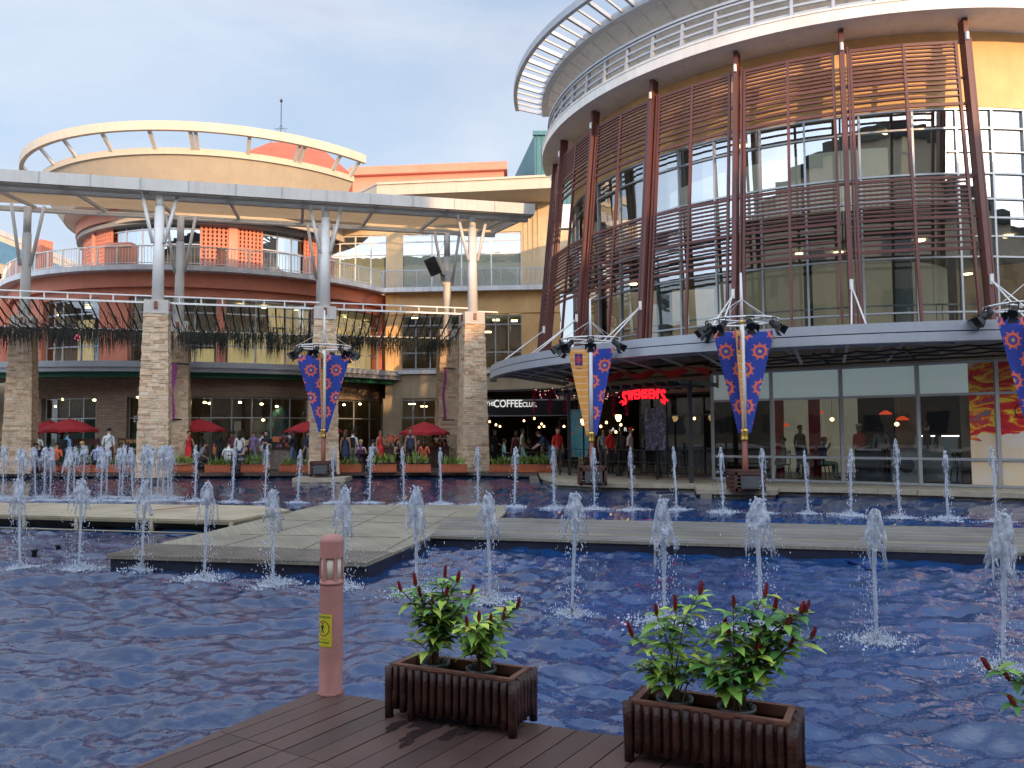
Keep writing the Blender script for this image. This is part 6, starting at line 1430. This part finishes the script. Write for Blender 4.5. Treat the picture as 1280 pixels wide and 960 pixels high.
def person(px, D0, pose, rot, label, top='white', bot='denim', hair='black', skin='tan', fem=False, long_=False, hs=1., sleeve=True, shorts=False, dress=False, bare=False, acc=None, z0=0., group=None):
    if px < 690 and D0 < 35.5: D0 += .8
    key = (pose, fem)
    if key not in BM: BM[key] = body_mesh(pose, 1, fem)
    b, J = BM[key]; q = ray(px, 545); q = Vector((q.x/q.y*D0, D0, z0)); e = E('person', tuple(q), label, 'person', group); e.rotation_euler = (0, 0, R(rot)); e.scale = (hs,)*3
    s_, t, bt = SK[skin], cloth(top), cloth(bot)
    ms = [s_, t, (t if sleeve else s_), (t if dress else bt), (t if dress else bt), (s_ if (shorts or dress) else bt), cloth('black'), s_, cm('lips', (.35, .08, .07))]
    me = mesh_of('body', b, ms)
    def link(nm, me): o = bpy.data.objects.new(nm, me); COL.objects.link(o); o.parent = e; return o
    link('body', me)
    h2 = Vector(J['h2']); h1 = Vector(J['h1']); up = (Vector(J['h3'])-h1).normalized(); hb = MB(); rnd = random.Random(int(px))
    m_ = Matrix.Rotation(math.atan2(-up.y, up.z), 3, 'X'); vs = []; nn_, mm = 9, 14
    for i in range(nn_+1):
        th = pi*(.02+.60*i/nn_)
        for k in range(mm):
            a = 2*pi*k/mm; front = sin(a) < -.35; rr_ = 1.0+.06*rnd.random()
            zz = cos(th)*.088*rr_; 
            if front: zz = max(zz, .035)
            vs.append(tuple(h2+m_ @ Vector((sin(th)*cos(a)*.088*rr_, sin(th)*sin(a)*.098*rr_+.012, zz+.008))))
    hb.add(vs, [(i*mm+k, i*mm+(k+1) % mm, (i+1)*mm+(k+1) % mm, (i+1)*mm+k) for i in range(nn_) for k in range(mm)]+[], True); hb.add(vs[:mm], [tuple(range(mm))], True)
    if long_: hb.path([h2+m_ @ Vector((0, .06, .02)), h1+m_ @ Vector((0, .08, -.02)), h1+m_ @ Vector((0, .10, -.14)), h1+m_ @ Vector((0, .11, -.25))], [.06, .085, .08, .03], 10)
    link('hair', mesh_of('hair', hb, [HAIRM[hair] if hair in HAIRM else hair]))
    if dress and not pose.startswith('sit'):
        kb = MB(); kb.lathe((0, 0, .52), [(.20, 0), (.17, .2), (.155, .38), (.125, .5)], 14, sy=.8); link('skirt', mesh_of('skirt', kb, [t]))
    if acc == 'backpack':
        kb = MB(); c2 = Vector(J['ch']); kb.box((c2.x, c2.y+.17, c2.z-.08), (.27, .16, .4)); kb.box((c2.x, c2.y+.26, c2.z-.14), (.2, .05, .2)); link('backpack', mesh_of('backpack', kb, ['blackplastic']))
    if acc == 'bag':
        kb = MB(); kb.beam((-.15, -.12, 1.38), (.18, -.13, .98), .02, .012); kb.beam((-.15, .12, 1.38), (.18, .13, .98), .02, .012); kb.beam((-.15, -.12, 1.385), (-.15, .12, 1.385), .02, .012); kb.box((.2, 0, .9), (.07, .2, .16)); link('shoulder_bag', mesh_of('shoulder_bag', kb, ['stall']))
    if acc == 'cap':
        kb = MB(); kb.lathe(tuple(h2+Vector((0, .0, .03))), [(.095, 0), (.092, .04), (.05, .075), (0, .08)], 14); kb.box((h2.x, h2.y-.11, h2.z+.035), (.12, .1, .012)); link('cap', mesh_of('cap', kb, [cloth('red' if top != 'red' else 'white')]))
    return e
# chairs for whoever sits
def chair():
    e = E('cafe_chair', (0, 0, 0), 'x', 'chair'); b = MB(); b.lathe((0, 0, .42), [(.19, 0), (.21, .01), (.21, .03), (.19, .035)], 16); O('seat', b, 'stall', e)
    for sx in (-1, 1):
        for sy in (-1, 1): b = MB(); b.tube((sx*.15, sy*.15, .42), (sx*.19, sy*.19, 0), .014, n=6); O('leg', b, 'black', e)
    b = MB(); pts = [Vector((.19*cos(R(a)), .19*sin(R(a))*1.05, z)) for a, z in ((0, .44), (15, .68), (45, .84), (90, .88), (135, .84), (165, .68), (180, .44))]; b.path(pts, .014, 6)
    for k in (-1, 0, 1): b.tube((k*.06, .19, .44), (k*.06, .2, .87), .009, n=5)
    O('backrest', b, 'black', e); return e
CH = chair(); chn = [0]
def seated(px, D0, pose, rot, label, **k):
    z0 = k.get('z0', 0); e = person(px, D0, pose, rot, label, **k); lab = 'dark cafe chair under the '+label
    lab = ' '.join(lab.split()[:16])
    if chn[0] == 0: CH.location = e.location; CH.rotation_euler = (0, 0, R(rot)); CH['label'] = lab; CH['group'] = 'cafe chairs'; chn[0] = 1
    else: dup(CH, e.location, R(rot), 1, lab, 'cafe chairs')
    return e
person(47, 33.2, 'phone', 20, 'woman in a white top and dark vest looking down at her hands', top='white', bot='navy', fem=True, long_=True, hs=.99)
seated(39, 32.6, 'sitlean', 70, 'seated man in a blue floral shirt at the far left', top='floral', bot='grey')
seated(70, 32.8, 'sitlean', 200, 'seated figure in a red shirt with back turned', top='orange', bot='navy')
person(84, 33.6, 'stand', 160, 'man in a light blue shirt with a dark backpack', top='ltblue', bot='black', hair='black', acc='backpack')
person(77, 34.6, 'stand', 120, 'man in a dark shirt just behind the man in light blue', top='black', bot='navy', skin='brown')
seated(103, 32.8, 'sit', 150, 'seated fair-haired person in an olive grey top', top='olive', bot='grey', hair='blond', skin='pale')
seated(122, 32.6, 'sitlean', 200, 'seated person in a pale blue checked shirt', top='paleblue', bot='navy')
person(136, 33.0, 'stand', 185, 'man in a white t-shirt and maroon trousers with a shoulder bag', top='white', bot='maroon', skin='pale', acc='bag', hs=1.09)
person(236, 33.2, 'arm', 60, 'woman in a sleeveless red dress beside the thick rear pillar', top='red', dress=True, fem=True, sleeve=False)
seated(249, 33.0, 'sitlean', 110, 'seated man in a dark grey shirt right of the woman in red', top='grey', bot='black')
person(252, 37.0, 'stand', 10, 'small figure in a patterned top under the parasol', top='khaki', bot='olive', fem=True, hs=.95)
person(268, 34.5, 'stand', 120, 'child in an orange vest and dark shorts', top='orange', bot='navy', hs=.72, shorts=True)
person(276, 34.0, 'stand', 190, 'dark-clothed woman with long hair beside the child in orange', top='black', bot='black', fem=True, long_=True, hs=.96)
seated(285, 32.6, 'sitlean', 190, 'broad-backed seated man in a white t-shirt', top='white', bot='denim')
person(291, 34.2, 'stand', 175, 'man in a dark maroon shirt among the crowd', top='maroon', bot='black', skin='brown', shorts=True)
person(300, 34.0, 'stand', 185, 'woman in a white blouse and denim shorts with back turned', top='white', bot='denim', fem=True, long_=True, shorts=True)
seated(309, 32.8, 'sit', 250, 'seated blonde woman in a black tank top', top='black', bot='grey', hair='blond', skin='pale', fem=True, sleeve=False)
person(317, 33.6, 'stand', 180, 'man in a mauve t-shirt with back turned', top='mauve', bot='grey', hair='brown')
person(328, 33.8, 'stand', 170, 'figure in white just behind the man in the black t-shirt', top='white', bot='grey', hs=.97)
person(333, 31.9, 'phone', 5, 'man in a black t-shirt and grey shorts facing the water', top='black', bot='grey', skin='pale', shorts=True)
person(367, 34.0, 'arm', 250, 'man in black reaching beside the goods stall', top='black', bot='denim', skin='brown')
person(386, 33.0, 'walk', 80, 'man in a navy jacket with a backpack walking left of the flagpole', top='navy', bot='grey', acc='backpack', skin='pale')
person(432, 33.3, 'stand', 165, 'woman in a short dark sleeveless dress right of the leftmost flagpole', top='navy', dress=True, fem=True, long_=True, sleeve=False, hair='brown')
person(441, 33.8, 'stand', 175, 'person in a white shirt with a black backpack', top='white', bot='grey', acc='backpack')
seated(451, 32.7, 'sit', 185, 'seated blonde woman in a purple strapless top', top='purple', bot='purple', hair='blond', skin='pale', fem=True, sleeve=False)
seated(466, 32.9, 'sit', 160, 'seated person in a black and white patterned top', top='pattern', bot='black')
person(475, 33.9, 'arm', 60, 'woman in a red dress behind the seated person in the patterned top', top='red', dress=True, fem=True, sleeve=False)
seated(497, 33.0, 'sit', 60, 'seated woman with long dark hair in black', top='black', bot='black', fem=True, long_=True, sleeve=False)
person(513, 33.4, 'stand', 5, 'man in a dark tank top facing the water', top='navy', bot='black', skin='tan', sleeve=False, hs=1.04)
seated(522, 33.6, 'sit', 60, 'seated man in maroon beside the tank top man', top='maroon', bot='grey')
seated(530, 32.7, 'sit', 180, 'seated woman in a bright orange shirt with back turned', top='orange', bot='black', hair='black', fem=True, long_=True)
person(618, 33.0, 'arm', 60, 'waiter in black left of the cafe seating', top='black', bot='black', hs=.98)
seated(630, 32.6, 'sit', 100, 'seated person in a mint patterned shirt under the cafe board', top='mint', bot='olive')
person(645, 34.0, 'stand', 330, 'woman with bare arms behind the man in cream', top='maroon', bot='black', fem=True, sleeve=False, hs=.96)
person(653, 33.0, 'walk', 80, 'man in a cream t-shirt and mint shorts walking right', top='cream', bot='mint', hair='black', skin='tan', hs=1.0)
seated(664, 34.0, 'siteat', 270, 'seated diner in dark clothes right of the man in cream', top='black', bot='navy')
seated(677, 34.2, 'siteat', 80, 'seated diner facing left near the cafe doorway', top='khaki', bot='denim', fem=True)
person(688, 31.5, 'bend', 280, 'dark-shirted man leaning over beside the man in red', top='navy', bot='denim', hair='brown', skin='pale', hs=1.05)
person(697, 31.0, 'stand', 30, 'man in a red shirt and shorts by the promenade corner', top='red', bot='grey', skin='pale', hair='brown', shorts=True, hs=1.02)
person(754, 31.0, 'stand', 20, 'dim figure in pale clothes inside the dark shop doorway', top='pattern', bot='grey', fem=True)
person(763, 29.5, 'stand', 40, 'man in a red striped shirt behind the iron fence', top='red', bot='black', skin='pale')
person(788, 29.3, 'stand', 60, 'person in a white top and red cap behind the iron fence', top='white', bot='grey', acc='cap')
person(776, 31.8, 'stand', 200, 'figure in grey deep in the dark doorway', top='grey', bot='black')
seated(979, 25.7, 'sit', 260, 'diner in a pale top at the table left of the glazed dining room', top='khaki', bot='khaki', fem=True, shorts=True, z0=.05)
seated(1026, 25.0, 'siteat', 90, 'diner in a dark shirt and cap eating by the dining room glass', top='navy', bot='mint', acc='cap', z0=.05)
person(1074, 24.6, 'arm', 300, 'waiter in a red uniform and white cap behind the dining room glass', top='red', bot='black', acc='cap', skin='tan', z0=.05)
person(1101, 24.4, 'stand', 170, 'woman in a grey top and white shorts inside the dining room', top='grey', bot='white', fem=True, long_=True, shorts=True, z0=.05)
person(1112, 25.2, 'stand', 150, 'dark figure at the dining room counter', top='black', bot='black', fem=True, long_=True, z0=.05, hs=.97)
person(1158, 24.0, 'arm', 90, 'man in black behind the dining room counter', top='black', bot='black', z0=.05)
person(1000, 27.4, 'stand', 20, 'dim standing diner at the back of the dining room', top='olive', bot='black', z0=.05)
seated(1003, 26.8, 'sit', 90, 'diner in the shade at the rear table of the dining room', top='denim', bot='black', z0=.05)
# ================================================================== FURNITURE AND STALLS
def table(px, D0, lab, z0=0., top='intpale', r=.38):
    q = ray(px, 545); q = Vector((q.x/q.y*D0, D0, z0)); e = E('cafe_table', tuple(q), lab, 'table', 'cafe tables'); b = MB(); b.lathe((q.x, q.y, z0+.70), [(r, 0), (r, .025), (r-.01, .03)], 20); O('table_top', b, top, e); b = MB(); b.lathe((q.x, q.y, z0), [(.24, 0), (.24, .02), (.04, .05), (.03, .1), (.03, .7)], 12); O('table_leg', b, 'black', e); return e
table(55, 32.5, 'cafe table between the seated man in blue floral and the red shirt', top='stall'); table(297, 32.3, 'cafe table beside the broad-backed man in white', top='stall'); table(460, 33.4, 'cafe table behind the woman in purple', top='stall'); table(505, 33.4, 'cafe table left of the tank top man', top='stall'); table(640, 33.2, 'cafe table under the cafe awning board', top='stall'); table(670, 34.1, 'cafe table between two diners near the cafe doorway', top='stall')
table(1003, 25.3, 'pale dining table behind the glass at the left of the dining room', .05, 'intpale', .5)
def stall(x0, x1, D0, z1, front, lab, goods=False, board=None, txt=None):
    p, q = ray(x0, 545), ray(x1, 545); X0, X1 = p.x/p.y*D0, q.x/q.y*D0; e = E('market_stall', ((X0+X1)/2, D0, 0), lab, 'stall', 'market stalls'); w = X1-X0; cx = (X0+X1)/2
    b = MB(); b.box((cx, D0+.3, .45), (w, .6, .86)); b.box((cx, D0+.3, .03), (w-.1, .5, .06)); O('counter', b, front, e)
    b = MB(); b.box((cx, D0+.3, .90), (w+.06, .68, .04)); O('counter_top', b, 'stall', e)
    if board:
        b = MB(); b.box((cx, D0+.0, z1-.14), (w, .04, .26)); O('name_board', b, board, e); b = MB()
        for sx in (-1, 1): b.box((cx+sx*(w/2-.03), D0+.03, z1/2), (.05, .05, z1))
        O('post', b, 'black', e)
        if txt: text('lettering', txt, .22, (cx, D0-.03, z1-.14), 0, 'gold', e, .004)
    if goods:
        rnd = random.Random(int(x0)); b = MB()
        for k in range(3): b.box((cx, D0+.35+.1*k, .95+.2*k), (w, .25, .03))
        O('shelf', b, 'stall', e)
        for k in range(26):
            b = MB(); sh = rnd.choice('bcl'); x_ = cx+rnd.uniform(-.46, .46)*w; lv = rnd.choice((0, 1, 2)); h_ = rnd.uniform(.08, .2); c2 = (x_, D0+.32+.1*lv, .97+.2*lv)
            if sh == 'b': b.box((c2[0], c2[1], c2[2]+h_/2), (rnd.uniform(.06, .16), .08, h_))
            else: b.lathe(c2, [(.04, 0), (.055, h_*.5), (.03, h_*.8), (.035, h_)], 8)
            O('goods', b, rnd.choice(('junk', 'terra', 'intpale', 'fabricred', 'green', 'pinkban')), e)
    return e
stall(148, 178, 35.6, 1.42, 'black', 'black food stall with a gold-lettered brown board, left of the thick front pillar', board='stall', txt='ing Market')
stall(91, 124, 35.2, 1.40, 'stall', 'dark brown market stall behind the seated fair-haired person', board='stall')
stall(-8, 14, 35.5, 1.30, 'stall', 'dark stall with small white trays at the far left', goods=True)
stall(338, 366, 35.0, 1.3, 'junk', 'goods stall crowded with small wares, left of the leftmost flagpole', goods=True)
stall(476, 516, 36.6, 1.35, 'stall', 'stall with postcards and boxes behind the seated woman in black', goods=True)
stall(536, 560, 36.6, 1.35, 'stall', 'small stall beside the red parasol near the rear right pillar', goods=True)
b = MB()
for i, x in enumerate((342, 484, 494)):
    p = PD(x+3, 549, 34.9 if i == 0 else 36.5); b = MB(); b.box(tuple(p), (.3, .03, .24)); O('price_sign', b, 'terra', None, ('small orange sign board on the goods stall', 'left small sign card on the postcard stall', 'right small sign card on the postcard stall')[i], 'sign')
# dining room counter and machines
def inroom(x, dd): p = onL(x)+LN*dd; return p
ctr = E('service_counter', (inroom(1150, 2.0).x, inroom(1150, 2.0).y, .05), 'steel service counter with lit strips inside the dining room', 'counter')
an2 = math.atan2(LD.y, LD.x)
b = MB(); c2 = inroom(1160, 1.9); b.box((c2.x, c2.y, .5), (2.6, .6, .9), an2); O('counter_body', b, 'intpale', ctr)
b = MB(); b.box((c2.x, c2.y, .97), (2.7, .7, .04), an2); O('counter_top', b, 'alu', ctr)
for x in (1143, 1175): 
    b = MB(); c3 = inroom(x, 1.9); b.box((c3.x, c3.y, 1.38), (.45, .08, .03), an2); O('strip_light', b, 'striplight', ctr); b = MB(); b.box((c3.x, c3.y+.1, 1.18), (.5, .3, .36), an2); O('glass_case', b, 'alu', ctr)
bx0 = inroom(1075, 1.2); e = E('serving_station', (bx0.x, bx0.y, .05), 'dark serving station with white trays in front of the red-uniformed waiter', 'counter'); b = MB(); b.box((bx0.x, bx0.y, .5), (.8, .45, .9), an2); O('cabinet', b, 'darkalu', e); b = MB(); b.box((bx0.x, bx0.y, .98), (.7, .4, .05), an2); O('tray', b, 'signwhite', e)
bx0 = inroom(1125, .9); e = E('dish_machine', (bx0.x, bx0.y, .05), 'pale round-fronted machine low behind the dining room glass', 'machine'); b = MB(); b.box((bx0.x, bx0.y, .5), (.75, .5, .9), an2); O('housing', b, 'intpale', e); b = MB(); f = bx0-LN*.26; b.path([at(f, .55), at(f-LN*.02, .55)], .22, 20); O('door', b, 'darkalu', e)
for i, (x, dd) in enumerate(((1196, 1.0), (1188, 1.6))): dup(CH, at(inroom(x, dd), .05), 1.+i, 1, ('dark chair', 'second dark chair')[i]+' near the art panel inside the dining room', 'cafe chairs')
# ================================================================== IRON FENCE, LAMPS, GARLANDS
fz = [P(x, y) for x, y in ((700, 594), (752, 596), (822, 599.5), (884, 602))]; fe = E('iron_fence', tuple(fz[1]), 'black wrought iron fence with scrolls along the stone ledge below the red neon sign', 'fence')
for i in range(3):
    a, c2 = Vector((fz[i].x, fz[i].y)), Vector((fz[i+1].x, fz[i+1].y)); L_ = (c2-a).length; n = max(1, round(L_/1.3))
    for k in range(n):
        p, q = a.lerp(c2, k/n), a.lerp(c2, (k+1)/n); b = MB()
        for z in (.12, .55, .95): b.beam(at(p, z), at(q, z), .03, .03)
        m_ = 10
        for j in range(1, m_): r = p.lerp(q, j/m_); b.tube(at(r, .12), at(r, .95), .009, n=4)
        d = (q-p).normalized()
        for j in range(5):
            r = p.lerp(q, (j+.5)/5)
            for zz, rr_ in ((.33, .10), (.75, .10)): b.path([at(r+d*(rr_*(1-t*.13)*cos(t)), zz+rr_*(1-t*.13)*sin(t)) for t in np.linspace(0, 5.5, 12)], .009, 4)
        O('scroll_panel', b, 'black', fe); b = MB(); b.box((p.x, p.y, .52), (.06, .06, 1.04)); b.octa((p.x, p.y, 1.07), .05); O('post', b, 'black', fe)
for x, y, yb_, lab in ((730, 527, 594, 'black lamp post with a small glowing lantern, leftmost of three behind the fence'), (774, 522, 597, 'black lamp post with a glowing lantern, middle of three behind the fence'), (824, 521, 599, 'black lamp post with a glowing lantern, rightmost of three behind the fence')):
    q = P(x, yb_-2); zt = PD(x, y, q.y).z; e = E('street_lamp', tuple(q), lab, 'street lamp', 'lamp posts behind the iron fence'); b = MB(); b.lathe((q.x, q.y, 0), [(.12, 0), (.12, .1), (.06, .25), (.035, .4), (.03, zt-.18), (.06, zt-.16), (.03, zt-.14)], 10); O('post', b, 'black', e)
    b = MB(); b.lathe((q.x, q.y, zt-.13), [(.05, 0), (.10, .1), (.11, .2), (.08, .24)], 10); O('lantern', b, 'lampglow', e); b = MB(); b.lathe((q.x, q.y, zt+.10), [(.13, 0), (.10, .05), (.02, .13), (.03, .16), (0, .18)], 10); O('lantern_cap', b, 'black', e)
for (x0, y0, x1, D0, n_, lab) in ((668, 492, 726, 31.5, 3, 'magenta tinsel garland with tiny lights left of the middle flagpole'), (750, 492, 783, 28.5, 2, 'shorter magenta tinsel garland with tiny lights right of the middle flagpole')):
    e = E('tinsel_garland', tuple(PD(x0, y0, D0)), lab, 'garland'); b = MB(); rnd = random.Random(x0); bl_ = MB(); a, c2 = PD(x0, y0, D0), PD(x1, y0, D0)
    def fuzz(p, k=10, r=.07):
        for _ in range(k): d = Vector((rnd.gauss(0, 1), rnd.gauss(0, 1), rnd.gauss(0, 1))).normalized(); s2 = d.orthogonal().normalized()*.012; b.add([p-s2, p+s2, p+d*r*rnd.uniform(.6, 1.4)], [(0, 1, 2)])
    for i in range(130): t = i/129; p = a.lerp(c2, t)+Vector((0, 0, .30*abs(cos(t*pi*n_))-.15)); fuzz(p, 16, .09); 
    for i in range(12*n_): t = rnd.random(); p = a.lerp(c2, t)+Vector((rnd.gauss(0, .04), -.06, .30*abs(cos(t*pi*n_))-.15+rnd.gauss(0, .05))); bl_.octa(tuple(p), .013)
    for k in range(n_+1):
        p = a.lerp(c2, k/n_)
        for j in range(40): fuzz(p+Vector((rnd.gauss(0, .03), 0, .1-.022*j)), 10, .08)
    O('tinsel', b, 'garland', e); O('fairy_lights', bl_, 'fairy', e)
# ================================================================== SKY AND SUN
EL, AZ = 14.0, 30.0      # low evening sun behind the viewer's right shoulder
sd = Vector((sin(R(AZ))*cos(R(EL)), -cos(R(AZ))*cos(R(EL)), sin(R(EL))))
W_ = bpy.data.worlds.new('World'); S.world = W_; W_.use_nodes = True; n = W_.node_tree; n.nodes.clear()
sky = N(n, 'ShaderNodeTexSky'); sky.sky_type = 'NISHITA'; sky.sun_disc = False; sky.sun_elevation = R(EL); sky.sun_rotation = math.atan2(sd.x, sd.y); sky.air_density = 1.2; sky.dust_density = 1.5; sky.ozone_density = 1.4
t = N(n, 'ShaderNodeTexCoord'); mp = N(n, 'ShaderNodeMapping'); mp.inputs['Scale'].default_value = (1.1, 1.1, 3.2); mp.inputs['Location'].default_value = (.35, .1, .2); L(n, t.outputs['Generated'], mp.inputs[0])
c1 = N(n, 'ShaderNodeTexNoise'); c1.inputs['Scale'].default_value = 1.7; c1.inputs['Detail'].default_value = 9; c1.inputs['Roughness'].default_value = .58; c1.inputs['Distortion'].default_value = .5; L(n, mp.outputs[0], c1.inputs['Vector'])
f = ramp(n, c1.outputs['Fac'], [(.36, (0, 0, 0)), (.66, (1, 1, 1))])
c2n = N(n, 'ShaderNodeTexNoise'); c2n.inputs['Scale'].default_value = 3.0; c2n.inputs['Detail'].default_value = 6; L(n, mp.outputs[0], c2n.inputs['Vector'])
ccol = mixc(n, ramp(n, c2n.outputs['Fac'], [(.42, (0, 0, 0)), (.7, (1, 1, 1))]), (5.2, 5.5, 6.1), (3.7, 4.0, 4.9))
hz = mixc(n, .55, sky.outputs[0], (3.9, 4.7, 6.1))
col = mixc(n, math_(n, 'MULTIPLY', f, .75), hz, ccol)
# the half of the sky near the setting sun, behind the viewer, is brighter than the half in view
sp_ = N(n, 'ShaderNodeSeparateXYZ'); L(n, t.outputs['Generated'], sp_.inputs[0]); mr = N(n, 'ShaderNodeMapRange'); mr.inputs[1].default_value = .45; mr.inputs[2].default_value = -.6; mr.inputs[3].default_value = .82; mr.inputs[4].default_value = 2.9; L(n, sp_.outputs[1], mr.inputs[0])
vm = N(n, 'ShaderNodeVectorMath', operation='SCALE'); L(n, col, vm.inputs[0]); L(n, mr.outputs[0], vm.inputs[3]); col = vm.outputs[0]
bg = N(n, 'ShaderNodeBackground'); bg.inputs[1].default_value = .12; L(n, col, bg.inputs[0]); wo = N(n, 'ShaderNodeOutputWorld'); L(n, bg.outputs[0], wo.inputs[0])
sun = bpy.data.objects.new('sun', bpy.data.lights.new('sun', 'SUN')); COL.objects.link(sun); sun.data.energy = 2.6; sun.data.angle = R(.6); sun.data.color = (1, .62, .32); sun.rotation_euler = sd.to_track_quat('Z', 'Y').to_euler()
S.view_settings.view_transform = 'Standard'; S.view_settings.look = 'None'; S.view_settings.gamma = 1; S.view_settings.use_curve_mapping = False; S.view_settings.exposure = 0.80
S.render.engine = 'CYCLES'; cy = S.cycles; cy.max_bounces = 7; cy.diffuse_bounces = 4; cy.glossy_bounces = 3; cy.transmission_bounces = 4; cy.transparent_max_bounces = 14; cy.caustics_reflective = False; cy.caustics_refractive = False
